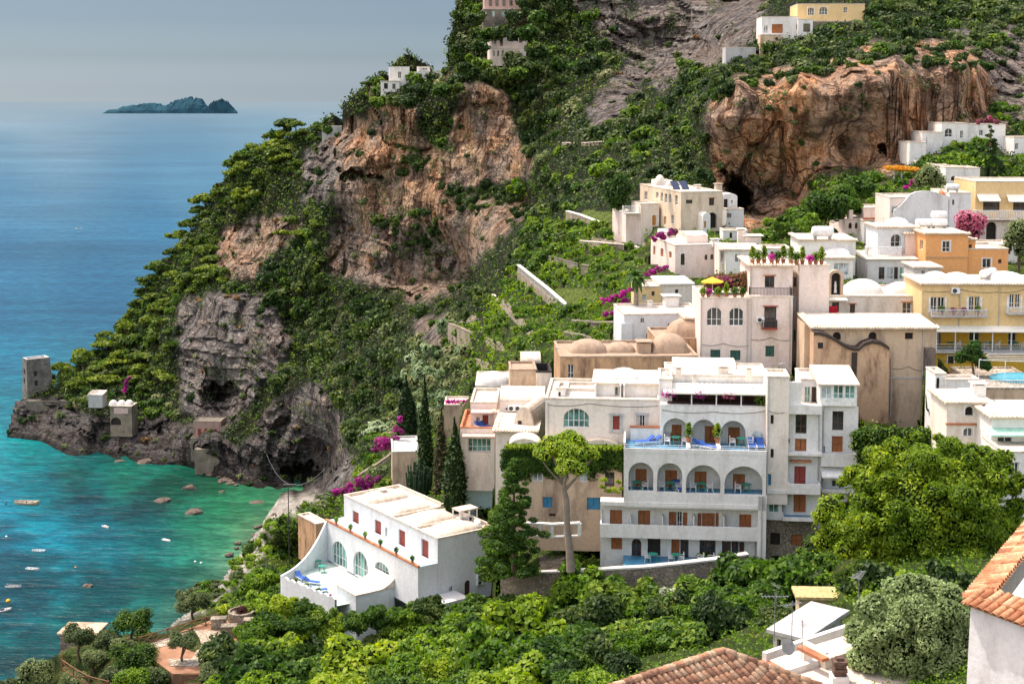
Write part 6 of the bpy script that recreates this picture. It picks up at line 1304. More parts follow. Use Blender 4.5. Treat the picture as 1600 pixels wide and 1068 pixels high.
# --- foreground belt of trees
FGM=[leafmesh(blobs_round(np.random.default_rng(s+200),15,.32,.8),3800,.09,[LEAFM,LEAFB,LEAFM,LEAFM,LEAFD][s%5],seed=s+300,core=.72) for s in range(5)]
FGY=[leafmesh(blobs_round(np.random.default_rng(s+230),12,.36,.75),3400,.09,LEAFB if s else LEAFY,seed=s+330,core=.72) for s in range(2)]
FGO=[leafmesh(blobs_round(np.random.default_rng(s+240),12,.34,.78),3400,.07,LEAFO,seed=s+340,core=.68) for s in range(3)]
tf=trunk_mesh('fg',.55,.06,.06,3,spread=.25)
V9=[(455,955),(520,968),(600,975),(690,972),(790,945),(860,948),(930,950),(1000,950),(1100,935),(1165,905),(1195,885),(1285,890),(1300,900),(1235,985),(1195,1015),(1140,1000),(1060,1015),(980,1058),(950,1110),(330,1120),(330,1075),(395,1010),(400,960)]
VS=[('rounded green fruit tree in the belt of trees along the bottom edge','fruit tree')]
scatter(V9,37,47,mk('fruit_tree',mix((FGM,6),(FGY,.8)),'rounded green fruit tree in the dense belt along the bottom edge','tree','fruit trees in the belt along the bottom edge',tf,1.0),14,rectmg=-30,sink=.25)
scatter([(395,905),(440,905),(520,950),(520,985),(400,985)],26,24,mk('garden_tree',mix((FGY,3),(FGM,2)),'bright leafy tree just outside the scalloped terrace of the villa','tree','bright trees outside the villa terrace',tf),15,rectmg=-30,sink=.2)
scatter([(1190,830),(1300,840),(1310,905),(1280,930),(1200,925)],30,26,mk('garden_tree',mix((FGM,3),(FGY,2)),'leafy tree beside the stone basement at the right end of the hotel','tree','trees by the hotel stone basement',tf),16,rectmg=-200,sink=.3)
scatter([(985,870),(1170,860),(1180,900),(1060,935),(985,935)],34,25,mk('sapling',mix((FGM,2),(FGY,3)),'light green sapling rising in front of the stone garden wall','tree','saplings in front of the stone garden wall',tf),17,rectmg=-200,sink=.2,dens=.6)
scatter([(1190,890),(1290,900),(1400,915),(1500,915),(1600,900),(1530,1010),(1500,1000),(1340,965),(1300,975),(1235,935)],30,24,mk('garden_tree',mix((MIDB,2),(DARKB,2),(BRB,1)),'dark leafy bush in the shade between the huge pine and the silvery tree','bush','bushes between the huge pine and the silvery tree'),18,rectmg=-200,sink=.1)
for i,(a,b_) in enumerate(((448,957),(472,966),(500,976),(530,984),(560,984),(590,978),(618,974),(648,970),(676,968),(520,1000),(470,985))):
    p=P(a,b_,136-i*.2); k=ppm(p); plant('garden_tree',p,FGM if i%3 else FGY,(25+(i%3)*3)/k,'leafy garden tree pressing against the foot of the villa terrace wall','tree','trees against the foot of the villa terrace wall',tf)
# --- undergrowth: the countless low leaves that cover the rest of the slopes
def under(name,mask,n,px_size,mat,seed,lift=.6):
    g=np.random.default_rng(seed); cand=np.argwhere(mask); s=cand[g.integers(0,len(cand),n)]
    X=GZ[0][s[:,0],s[:,1]]+g.normal(size=n)*.5;Y=GZ[1][s[:,0],s[:,1]]+g.normal(size=n)*.5;Z=GZ[2][s[:,0],s[:,1]]; k=FP/np.maximum(Y,5); sz=px_size/k
    X=X+g.uniform(-1,1,n)*3/k; clump=.5+.5*vnoise(X/(9/k.mean()),Y/(9/k.mean()),Z/(9/k.mean()),seed); Z=Z+sz*clump*g.uniform(-.2,1.6,n)*lift
    base=np.stack([X,Y,Z],1); NB=5; Vs=[];R_=[]
    c=base[:,None,:]+g.normal(size=(n,NB,3))*(sz[:,None,None]*.55); c=c.reshape(-1,3); szz=np.repeat(sz,NB)*g.uniform(.35,.7,n*NB)
    nr=g.normal(size=c.shape); nr[:,2]+=.7; nr[:,1]-=.4; nr/=np.linalg.norm(nr,axis=1)[:,None]; t=np.cross(nr,g.normal(size=c.shape)); t/=np.linalg.norm(t,axis=1)[:,None]; bt=np.cross(nr,t)
    q=np.stack([c-t*szz[:,None]*.8,c+bt*szz[:,None]*.5,c+t*szz[:,None]*.8,c-bt*szz[:,None]*.5],1).reshape(-1,3); m_=len(c)
    me=bpy.data.meshes.new(name); me.vertices.add(m_*4); me.vertices.foreach_set('co',q.astype(np.float32).ravel()); me.loops.add(m_*4); me.loops.foreach_set('vertex_index',np.arange(m_*4,dtype=np.int32)); me.polygons.add(m_); me.polygons.foreach_set('loop_start',(np.arange(m_)*4).astype(np.int32))
    a=me.attributes.new('rnd','FLOAT','POINT'); a.data.foreach_set('value',np.repeat(g.uniform(0,1,m_),4).astype(np.float32)); me.update(calc_edges=True); me.materials.append(mat)
    o=bpy.data.objects.new(name,me); col.objects.link(o); return o
shr=PX*0>1
for r in RECTS: shr|=(PX>r[0]-3)&(PX<r[2]+3)&(PY>r[1])&(PY<r[3]+2)
base_=valid&(lawn<.5)&(path<.5)&(rk<.35)&(beach<.5)&(WZ>1.2)&~shr; infr=(PY>-20)&(PY<1100)
gar=inpoly(PX,PY,V6)|((PX>980)&(PX<1600)&(PY>330)); patio=inpoly(PX,PY,[(80,985),(300,960),(400,960),(430,1000),(380,1100),(80,1100)])
o=under('undergrowth',base_&infr&(D0>230)&~gar,22000,5.0,leafmat('shade_leaves',(.010,.022,.008),(.028,.05,.014),(.07,.09,.025),.2),61); tag(o,'dark low undergrowth covering the far slopes between the trees','undergrowth',kind='stuff')
o=under('undergrowth',base_&infr&(D0>230)&~gar,6000,5.0,LEAFM,62); tag(o,'lighter green low growth scattered over the far slopes','undergrowth',kind='stuff')
o=under('garden_cover',base_&infr&(gar|(D0<=230))&~patio,22000,6.0,LEAFB,63,.4); tag(o,'bright green ground cover of the gardens and near slopes','ground cover',kind='stuff')
o=under('cliff_growth',valid&(rk>.6)&infr&(WZ>12)&(fbm(PX/40,PY/30,0,3,99)>.22)&(D0>200),2600,4.0,LEAFO,64); tag(o,'thin tufts of growth on the cliff faces','growth',kind='stuff')
# --- single plants one can name
def hero(name,px,py,D,label,cat,blobs_px,n,size,mat,trunk=None,seed=1,core=.72,group=None,elong=1.6,up=.25,tmat=BARK):
    """px,py,D: foot of the plant; blobs in image-sized units round the foot (dx,up,r[,depth])"""
    O=P(px,py,D); k=FP/(O.y*CP+(H-O.z)*SP); o=empty(name,O); g=random.Random(seed); L_=[]
    for q in blobs_px:
        dx,dz,r=q[:3]; dy=q[3] if len(q)>3 else 0; f=q[4] if len(q)>4 else .85; L_.append((dx/k,dy/k,dz/k,r/k,r/k,r/k*f))
    leafobj('crown',L_,n,size,mat,o,seed,core,elong=elong,up=up)
    if trunk:
        m=M().mat(tmat)
        for path in trunk:
            m.tube([(a/k,(c_ if True else 0)/k,z/k) for a,z,rr,c_ in path],[rr/k for a,z,rr,c_ in path],8)
        m.build('trunk',o)
    return tag(o,label,cat,group)
g=random.Random(3)
# the huge round pine
bl=[(0,146,118,0,.82)]
for i in range(230):
    a=g.uniform(0,6.28); e=math.asin(g.uniform(-.8,1)); q=g.uniform(.82,1.08)*(1+.05*math.sin(3*a+2*e)+.05*math.sin(7*a)); x_=136*q*math.cos(a)*math.cos(e); y_=120*q*math.sin(a)*math.cos(e); z_=146+106*q*math.sin(e); r_=g.uniform(8,19); bl.append((x_,z_-(20 if e<0 else 0),r_,y_,g.uniform(.55,.95)))
hero('round_pine',1450,940,86,'huge round bushy pine with glowing yellow green needles at right','pine tree',bl,100000,.11,leafmat('bright_pine_needles',(.03,.07,.006),(.15,.24,.012),(.60,.64,.04),.38,.45),[[(0,-30,9,0),(3,60,8,0),(-4,120,6,0)],[(0,70,5,0),(60,150,3,10)],[(0,60,5,0),(-70,140,3,-10)]],5,.78,elong=2.2,up=.45)
# umbrella pine by the hotel
bl=[]
for i in range(48):
    a=g.uniform(0,6.28); rr=g.uniform(.15,1)**.6; x_=50*rr*math.cos(a); y_=50*rr*math.sin(a); bl.append((x_-6,180+28*(1-rr*rr)+g.uniform(-9,5)-(14*rr),g.uniform(9,14),y_,.7))
hero('umbrella_pine',888,880,112,'tall umbrella pine with bare forked trunk left of the hotel','pine tree',bl,14000,.10,leafmat('umbrella_pine_needles',(.04,.09,.008),(.18,.29,.025),(.44,.52,.05),.35,.8),
 [[(4,-12,7,0),(2,20,6,0),(-2,60,5,0),(-3,100,4.5,0),(-8,122,4,0)],[(-8,120,3.4,0),(-12,140,2.6,4),(-24,168,1.8,8)],[(-8,120,3.2,0),(-4,145,2.2,-3),(4,170,1.5,0)],[(-7,116,3,0),(14,140,2,0),(36,168,1.4,-6)],[(-8,125,2,0),(-30,150,1.4,-8),(-40,165,1,-10)]],6,.75,elong=2.0,up=.5,tmat=BARKL)
# silvery round tree bottom right
bl=[(0,85,80,0,.95)]
for i in range(110):
    a=g.uniform(0,6.28); e=math.asin(g.uniform(-.9,1)); bl.append((90*math.cos(a)*math.cos(e),84+92*math.sin(e),g.uniform(11,22),80*math.sin(a)*math.cos(e),.9))
hero('silver_tree',1428,1082,47,'dense rounded tree with silvery green leaves in front of the huge pine','tree',bl,60000,.075,LEAFS,[[(0,-60,6,0),(0,20,5,0)]],7,.78,elong=1.7)
hero('lime_bush',1296,850,98,'yellow green creeper mound spilling beside the huge pine','bush',[(0,60,22),(-14,45,16),(12,40,18),(4,20,20),(-10,5,18),(14,0,16)],2600,.13,LEAFY,None,8)
hero('hedge',1390,700,117,'dark green hedge at the foot of the brown church hall','hedge',[(-50+k*11,22+g.uniform(-4,4),13,g.uniform(-6,6)) for k in range(12)]+[(-50+k*11,5,14) for k in range(12)]+[(-40+k*13,-14,14) for k in range(9)],5000,.16,LEAFM,None,9)
# cypresses
def cyp(px,top,bot,w_,D,label,mat=LEAFC,seed=1):
    L_=[]; hh=bot-top; n=12
    for k in range(n):
        f=k/(n-1); ww=w_/2*(math.sin(math.pi*min(1,(1-f)*.93+.07)**.8)**.6 if f>.0 else .6)*(1-.25*f)
        ww=w_/2*max(.10,(1-f**2.6)) if f>.1 else w_/2*.85; L_.append((g.uniform(-1,1),hh*f*.95,max(ww,1.6),g.uniform(-1,1),max(1.2,hh/n/max(ww,1.6)*1.2)))
    return hero('cypress',px,bot,D,label,'cypress',L_,2600,.22,mat,[[(0,-6,2,0),(0,hh*.5,1,0)]],seed,.85,elong=2.0,up=.8)
cyp(665,586,790,33,182,'tallest slender pointed cypress in the clump behind the villa',seed=1)
cyp(636,586,690,38,200,'broad dark cypress left of the tallest one behind the bougainvillea',seed=2)
cyp(690,638,790,28,168,'brownish sparse cypress between the tallest and the shorter one',leafmat('brown_cypress',(.03,.025,.012),(.09,.075,.03),(.15,.13,.05),.15),seed=3)
cyp(711,652,800,42,155,'shorter thick cypress right of the tallest, directly behind the villa roof',seed=4)
cyp(914,468,508,9,190,'tiny pointed cypress in the terraced garden',seed=5)
hero('conifer',1546,290,222,'tall layered dark conifer among the upper right villas','conifer',[(g.uniform(-14,14)*(1-k/14),8+k*7,13*(1-k/16),g.uniform(-6,6),.5) for k in range(13)],2600,.3,LEAFD,[[(0,-8,3,0),(0,90,1,0)]],11)
for i,(px_,top,bot,w_,D,lb) in enumerate(((803,712,885,100,115,'tall layered conifer with drooping green tiers left of the ivy house'),(785,775,893,84,118,'shorter layered conifer by the right wall of the villa'))):
    L_=[]
    for k in range(17):
        f=k/16; ww=w_/2*(1-f)**.65*(.75+.25*(k%3))+4
        for q in range(6):
            a=q*1.05+k*1.9; rr=g.uniform(.25,1.0)
            if f<.3 and g.random()<.35: continue
            L_.append((ww*rr*math.cos(a),(bot-top)*(f*.97)-4*rr+g.uniform(-4,4),g.uniform(7,12)*(1.25-.6*f),ww*rr*math.sin(a),.5))
    hero('conifer',px_,bot,D,lb,'conifer',L_,17000,.13,LEAFM,[[(0,-8,4,0),(0,(bot-top)*.9,1,0)]],20+i,.6)
# cactus-like euphorbia
O=P(655,790,172); k=FP/O.y; o=empty('candelabra_cactus',O); m=M().mat(simple('cactus_green',(.03,.06,.025),.8,var=.4))
for i in range(130):
    a=g.uniform(0,6.28); rr=g.uniform(0,1)**.5*22/k; x_=rr*math.cos(a); y_=rr*math.sin(a); z_=g.uniform(20,40)/k; t_=(g.uniform(55,78)-rr*k*.7)/k; m.tube([(x_*.5,y_*.5,z_*.5),(x_*.9,y_*.9,z_),(x_*1.02,y_*1.02,t_)],[.16,.15,.10],6)
m.build('arms',o); m=M().mat(BARK); m.tube([(0,0,-.5),(0,0,1.8)],[.5,.35],8); m.build('trunk',o); tag(o,'dense grey green candelabra cactus below the tallest cypress','cactus')
# palm
def palm(px,top,bot,rad,D,label,n=46,seed=1):
    O=P(px,bot,D); k=FP/O.y; o=empty('palm_tree',O); hh=(bot-top)/k; m=M().mat(BARKL); m.tube([(0,0,-.5),(.08,0,hh*.5),(0,0,hh)],[.34,.26,.3],9); m.build('trunk',o)
    gg=random.Random(seed); m=M().mat(LEAFM)
    for i in range(n):
        a=i*2.4; el_=gg.uniform(-.5,1.25); Ln=rad/k*gg.uniform(.85,1.1); pr=None
        for s_ in range(7):
            f=s_/6; r_=Ln*f*math.cos(el_)*(1-.12*f); z=hh+Ln*(math.sin(el_)*f-.55*f*f); p=Vector((r_*math.cos(a),r_*math.sin(a),z)); sd_=Vector((-math.sin(a),math.cos(a),0))*(.05+.26*math.sin(math.pi*min(1,f*1.05))*rad/k/1.8)+Vector((0,0,-.08))
            if pr: 
                m.face([pr[0],pr[0]+pr[1],p+sd_*.7,p]); sp_=sd_.copy(); sp_.x*=-1; sp_.y*=-1; q1=pr[1].copy(); q1.x*=-1;q1.y*=-1; m.face([pr[0],p,p+sp_*.7,pr[0]+q1])
            pr=(p,sd_)
    c=m.build('fronds',o); at_=c.data.attributes.new('rnd','FLOAT','POINT'); at_.data.foreach_set('value',np.random.default_rng(seed).uniform(0,1,len(c.data.vertices)).astype(np.float32)); return tag(o,label,'palm')
palm(993,430,482,25,160,'palm tree with drooping fronds in front of the small ochre house')
palm(1270,345+20,385,13,186,'small banana-like palm below the big rock',20,3)
palm(1330,368,386,12,184,'small palm with wide leaves beside the white tank roof',18,4)
hero('lawn_tree',966,350,232,'round topped tree standing alone on the bright lawn','tree',[(-4,48,20,0,.9),(8,56,16),(-12,60,13),(4,70,12),(-2,38,18)],1700,.3,LEAFM,[[(0,-2,1.8,0),(0,35,1.4,0)]],13)
hero('citrus_tree',1517,597,130,'small citrus tree in front of the deep yellow wall','tree',[(0,46,17,0,.8),(-16,40,11),(16,32,12),(4,58,10),(24,26,8)],2200,.17,LEAFM,[[(6,-4,2,0),(3,20,1.8,0),(0,36,1,0)]],14)
hero('pine_tree',1592,420,168,'dark green pine cut by the right edge above the yellow building','pine tree',[(0,60,22),(-12,48,14),(14,46,20),(4,30,14),(-18,36,9)],2200,.2,LEAFO,[[(0,-5,2.5,0),(2,40,2,0)]],15)
hero('oleander',1517,382,177,'round pink flowering tree between the orange house and the balustrade','tree',[(-8,38,18,0,.9),(8,36,17),(0,22,19),(-14,24,12)],1900,.22,FLOWK,[[(0,-4,1.6,0),(0,20,1,0)]],16,core=.7)
hero('olive_tree',1452,300,200,'grey green olive tree behind the curved parapet house','tree',[(0,26,20),(-14,18,12),(14,18,13)],1500,.22,LEAFO,None,17)
for i,(px_,py_,D,rr,mt) in enumerate(((1290,345,196,36,LEAFM),(1325,335,200,34,LEAFB),(1345,310,208,26,LEAFM),(1262,360,192,20,LEAFB),(1222,368,195,15,LEAFM))):
    L_=[(g.uniform(-rr*.6,rr*.6),rr*.6+g.uniform(-rr*.4,rr*.5),rr*g.uniform(.3,.5),g.uniform(-rr*.4,rr*.4)) for _ in range(11)]
    hero('broadleaf_tree',px_,py_,D,['largest leafy tree against the foot of the big rock','bright leafy tree right of the largest one under the rock','rear leafy tree nearest the balustrade under the rock','small bright tree left of the leafy group under the rock','small round tree at the very foot of the rock'][i],'tree',L_,2200,.3,mt,[[(0,-6,2,0),(0,rr*.6,1,0)]],60+i)
# bougainvillea and coloured plants
def patch(px,py,D,label,pts_,mat,n,size,name='bougainvillea',cat='bougainvillea',seed=1):
    q=random.Random(seed*7); L_=[]
    for a,b_,r,gg_ in pts_:
        for _ in range(4): L_.append((a-px+q.uniform(-.8,.8)*r,py-b_+q.uniform(-.7,.6)*r,r*q.uniform(.35,.7),q.uniform(-.5,.3)*r,q.uniform(.6,.9)))
    return hero(name,px,py,D,label,cat,L_,int(n*1.3),size,mat,None,seed,core=.45)
patch(615,700,196,'magenta bougainvillea cascading left of the cypresses',[(628,652,6,0),(622,668,7,0),(615,685,12,0),(600,693,13,0),(590,700,9,0),(620,700,8,0),(634,690,7,0)],FLOWP,1300,.26,seed=1)
patch(560,775,182,'wide magenta bougainvillea directly behind the villa roof',[(528,768,8,0),(540,765,10,0),(553,757,11,0),(566,752,11,0),(580,750,12,0),(592,748,9,0),(572,762,10,0),(550,770,9,0)],FLOWP,2400,.22,seed=2)
patch(1010,455,162,'magenta bougainvillea strip behind the palm crown',[(1040,418,5,0),(1030,421,6,0),(1018,423,6,0),(1010,428,5,0)],FLOWP,700,.2,seed=3)
patch(970,490,164,'magenta bougainvillea hedge descending left of the palm',[(985,450,5,0),(975,456,6,0),(965,462,6,0),(955,466,6,0),(945,470,6,0),(968,478,7,0),(958,484,7,0),(948,490,6,0),(978,470,5,0)],FLOWP,1500,.2,seed=4)
patch(1035,380,196,'magenta bougainvillea on the wall below the pale mansion',[(1050,362,7,0),(1040,366,7,0),(1030,369,6,0),(1022,372,5,0)],FLOWP,800,.25,seed=5)
patch(1425,300,208,'magenta bougainvillea beside the orange creeper pergola',[(1432,280,7,0),(1424,286,6,0),(1415,290,5,0)],FLOWP,600,.24,seed=6)
patch(1540,200,225,'dark pink flowers on the roof of the upper right villa',[(1532,187,6,0),(1542,186,7,0),(1552,188,5,0),(1558,190,4,0)],FLOWK,600,.26,seed=7)
patch(800,880,136,'dark red leaved shrub in the shade right of the villa',[(790,862,14,0),(804,868,14,0),(796,885,15,0),(782,880,11,0),(812,885,10,0)],DARKRED,2200,.16,'red_shrub','shrub',8)
patch(1226,895,97,'crimson bush beside the stone basement of the hotel',[(1210,884,9,0),(1222,888,9,0),(1216,898,9,0)],FLOWK,700,.13,'red_bush','bush',9)
patch(1060,950,104,'white flowering bush in front of the stone garden wall',[(1045,925,14,0),(1060,930,16,0),(1052,945,15,0),(1068,945,12,0)],WHITEL,1600,.12,'white_bush','bush',10)
patch(487,865,176,'yellow flowering shrub at the foot of the brown lodge',[(480,850,10,0),(492,848,9,0),(485,862,11,0)],leafmat('yellow_blossom',(.15,.14,.02),(.45,.42,.05),(.7,.6,.1),.3),800,.18,'yellow_shrub','shrub',11)
patch(193,615,476,'magenta bougainvillea on the rocks above the white cove house',[(202,590,4,0),(199,600,4,0),(194,608,4,0),(197,596,3,0)],FLOWP,400,.5,seed=12)
patch(905,480,190,'clipped dark green hedge topped with magenta in the terraced garden',[(885+k*9,480+(k%2)*3,9,0) for k in range(6)]+[(885+k*9,494,9,0) for k in range(6)],LEAFM,2000,.22,'garden_hedge','hedge',13)
# balcony plants of the ivy house
patch(960,770,117,'flower pots and climbing plants massed on the balcony beside the hotel',[(944,762,6,0),(955,766,7,0),(966,765,6,0),(942,750,5,0),(968,752,5,0)],LEAFY,900,.11,'balcony_plants','plants',14)
# trees of the bottom left patio
PT=[(148,1048,22,12,'olive tree by the bend of the lower patio fence'),(185,1072,26,10,'olive tree at the middle of the bottom left corner'),(246,1072,24,10,'low dark olive at the near edge of the patio'),(112,1078,24,8,'olive tree behind the lower rustic fence'),(196,1026,22,10,'olive tree between the flat topped tree and the patio bushes'),(365,1040,24,10,'leafy tree right of the paved path'),(395,1010,22,10,'leafy tree between the stone planter and the villa terrace')]
for i,(px_,py_,rr,tr,mt,lb) in enumerate(tuple((a,b_,c,d,LEAFO if k<5 else LEAFB,e) for k,(a,b_,c,d,e) in enumerate(PT))+((125,1032,28,30,LEAFO,'grey green olive tree in front of the stone outbuilding'),(208,1000,34,14,LEAFM,'flat topped dark tree behind the rustic fence'),(170,1015,24,8,LEAFO,'olive tree between the outbuilding and the flat topped tree'),(287,1045,24,36,LEAFO,'small olive tree with leaning trunk on the paved patio'),(212,1052,44,4,LEAFM,'broad dark bush on the near side of the patio'),(58,1075,34,8,LEAFO,'olive tree at the bottom left corner beside the water'),(303,968,27,18,LEAFO,'tall dark olive tree above the far end of the patio fence'),(205,1085,30,10,LEAFB,'bright feathery bush at the bottom left below the patio'),(335,1070,26,10,LEAFO,'grey olive bush at the right side of the patio'),(8,1090,20,8,LEAFO,'dark bush in the extreme bottom left corner'))):
    p=ground(px_,py_); D=p.y/K; fl=.55 if i==1 else .8
    L_=[(g.uniform(-rr*.65,rr*.65),tr+rr*.5*fl+g.uniform(-rr*.3,rr*.42)*fl,rr*g.uniform(.32,.5),g.uniform(-rr*.5,rr*.5),fl) for _ in range(13)]
    hero('olive_tree' if mt is LEAFO else 'garden_tree',px_,py_,D,lb,'tree',L_,4200,.13,mt,[[(0,-6,2.4,0),(-3,tr*.5,2,0),(2,tr+rr*.4,1.2,0)],[(-2,tr*.6,1.5,0),(10,tr+rr*.5,.8,0)]],80+i,.6,elong=1.8)
for i,(px_,py_,D,r_,mt,lb) in enumerate(((575,146,455,13,PINEB,'lone pine with dark flat crown at the seaward tip of the ridge villa'),(512,208,495,13,MIDB,'bushy round tree beside the little ridge pavilion'),(592,130,468,10,MIDB,'small round tree before the porch of the ridge villa'),(735,96,440,11,BRB,'bright round tree left of the white and pink villa'),(130,582,490,15,PINEB,'solitary umbrella pine on the rock right of the sea tower'),(120,640,478,13,PINEB,'small pine between the sea tower and the cove house'))):
    p=P(px_,py_,D); rr=r_/ppm(p); plant('pine_tree' if mt is PINEB else 'round_tree',p,mt,rr,lb,'tree',None,tp,.9)
# ================================================================= SEA TOWER AND COVE
x=House('sea_tower','square tapering stone watchtower with few windows standing on the tip of the headland','tower',43,624,508,36)
u1=x.fr(86,615,0)[0]; hh=x.fr(60,560,0)[1]; dp=x.depfor(0,hh,33); 
A_b=[(0,0),(u1,0),(u1,dp),(0,dp)]; ins_=.09
m=M().mat(STONE_D); T=[(u1*ins_*.3,dp*ins_),(u1*(1-ins_*1.6),dp*ins_),(u1*(1-ins_*1.6),dp*(1-ins_)),(u1*ins_*.3,dp*(1-ins_))]
for k in range(4): a,b_=A_b[k],A_b[(k+1)%4]; c,d=T[k],T[(k+1)%4]; m.face([(*a,-3),(*b_,-3),(*d,hh),(*c,hh)])
m.build('wall',x.root); m=M().mat(GREYP); TI=[(T[0][0]+.8,T[0][1]+.8),(T[1][0]-.8,T[1][1]+.8),(T[2][0]-.8,T[2][1]-.8),(T[3][0]+.8,T[3][1]-.8)]
for k in range(4):
    a,b_=T[k],T[(k+1)%4]; c,d=TI[k],TI[(k+1)%4]; m.face([(*a,hh+.02),(*b_,hh+.02),(*d,hh+.02),(*c,hh+.02)]); m.face([(*c,hh+.02),(*d,hh+.02),(*d,hh-1),(*c,hh-1)])
m.face([(*p_,hh-1) for p_ in TI]); m.build('parapet',x.root)
for px_,py_ in((55,583),(56,598),(57,616)):
    u,z=x.fr(px_,py_,.5); m=M().mat(DARK); yy=dp*ins_*(z/hh)-.06; m.box(u-.55,u+.55,yy-.05,yy+.2,z-.9,z+.9); m.build('window',x.root)
for px_,py_ in((37.5,580),(37.5,594)):
    v_,z=x.sd(px_,py_,0); m=M().mat(DARK); xx=u1*ins_*.3*(z/hh)-.05; m.box(xx-.05,xx+.2,v_-.5,v_+.5,z-.9,z+.9); m.build('window',x.root)
for mi in (0,): RECTS.append((30,553,90,625))
x=House('rampart','low stone rampart wall around the foot of the sea tower','wall',46,650,503,2); x.block(40,116,626,652,0,4,STONE,'flat',[],foot=3,rmat=STONE)
x=House('cove_house','white stone cove house with three small domes and pink loggia','house',172,660,478,-4)
w_=x.block(172,206,634,664,0,6,STONE_W,'flat',[('Ka',173,652,189,664,.6),('R',178,640,184,645),('R',187,640,193,645)],foot=4)
for px_ in(177,190,202): x.dome(px_,632,w_['zr'],13,1.8,WHITE,1)
x.lbox(178,200,637,646,-.12,.06,PINKC,'loggia_wall')
x=House('cove_cottage','small cottage with striped awning roof between the tower and the cove house','house',130,640,484,-6); x.block(138,160,616,628,0,4,GREYP,'shed',[],foot=2,rx=.8)
x=House('boat_house','ruined pinkish stone boathouse with red arched openings at the water','boathouse',302,690,452,-3)
x.block(302,345,658,684,1,7,plaster('pink_rubble',(.36,.24,.20),(.16,.11,.1),.8),'flat',[('Ra',309,669,315,680),('Ra',319,669,325,680),('Ra',334,670,340,679),('K',347,668,352,676)][:3],foot=3,rmat=STONE); x.block(345,358,666,686,1,6,STONE,'flat',[],foot=3,rmat=STONE)
x.block(298,340,684,706,-1,6,STONE,'flat',[('Ka',301,687,332,703,1.5)],foot=3,rmat=STONE); x.awning(340,378,688,692,0,3,GREYP,.3); x.block(340,376,690,708,1,5,simple('red_shade_interior',(.10,.03,.02),.9),'none',[],foot=2)
x=House('quay_wall','stone quay wall with a pale coping at the inner corner of the cove','wall',300,728,446,-3); x.block(304,352,702,730,0,5,STONE,'flat',[],foot=4,rmat=STONE_W,par=.1); x.block(352,374,705,740,-1,4,STONE,'flat',[],foot=4,rmat=STONE_W)
def wallstrip(name,label,pts_,mat,th=.5,cat='wall',coping=None,bal=False):
    top_=[P(a,b_,D) for a,b_,c,D in pts_]; bot_=[P(a,c,D) for a,b_,c,D in pts_]; O=top_[0].copy(); o=empty(name,O); m=M().mat(mat)
    for i in range(len(pts_)-1):
        a,b_=top_[i]-O,top_[i+1]-O; c,d=bot_[i]-O,bot_[i+1]-O; lo=.1 if bal and th<.4 else 2; c=Vector((a.x,a.y,c.z-lo)); d=Vector((b_.x,b_.y,d.z-lo)); dr=(b_-a); n_=Vector((-dr.y,dr.x,0)).normalized()*th
        h1=Vector((0,0,-1.0)) if bal else Vector((0,0,0))
        v_=[c,d,b_+h1,a+h1,c+n_,d+n_,b_+n_+h1,a+n_+h1]; m.idx(v_,[(0,1,2,3),(5,4,7,6),(3,2,6,7),(0,3,7,4),(1,5,6,2)])
    m.build('wall',o)
    m=M().mat(coping or mat); e_=[]
    for i in range(len(pts_)-1):
        a,b_=top_[i]-O,top_[i+1]-O; dr=(b_-a); n_=Vector((-dr.y,dr.x,0)).normalized(); Ln=dr.length
        m.obox((a+b_)/2+n_*th/2+Vector((0,0,.05)),dr/2,n_*(th/2+.06),(0,0,.07))
        if bal:
            k_=max(2,int(Ln/1.1))
            for q in range(k_+1): p_=a+dr*q/k_+n_*th/2; m.obox(p_+Vector((0,0,-.5)),(.14,0,0),(0,.14,0),(0,0,.52))
    m.build('balustrade' if bal else 'coping',o); return tag(o,label,cat)
wallstrip('balustrade_wall','long white balustraded retaining wall descending through the gardens',[(808,414,445,258),(830,432,462,238),(855,452,482,220),(882,476,508,203)],STONE_W,.5,coping=WHITE,bal=True)
wallstrip('garden_wall','stone garden wall with white piers below the lawn',[(884,330,368,262),(905,336,374,252),(936,348,378,240)],STONE_W,.6,coping=WHITE)
wallstrip('garden_wall','short upper dry stone terrace wall left of the palm',[(932,402,416,222),(965,408,422,214),(985,414,428,208)],STONE,.6)
wallstrip('garden_wall','lower dry stone terrace wall left of the palm',[(908,414,434,212),(935,418,438,206),(962,424,442,200)],STONE,.6)
wallstrip('path_wall','pale wall along the garden path below the pale mansion',[(958,382,388,228),(990,385,392,222),(1018,392,398,216)],PINKW,.4)
wallstrip('path_wall','thin pale parapet of the stepped path on the sunny slope',[(768,460,470,272),(790,478,488,255),(812,500,512,238),(828,515,528,225)],CREAMW,.5)
wallstrip('garden_wall','small stone retaining wall near the top of the pale scrub slope',[(700,505,528,288),(718,512,535,272),(735,520,545,262)],STONE_W,.6)
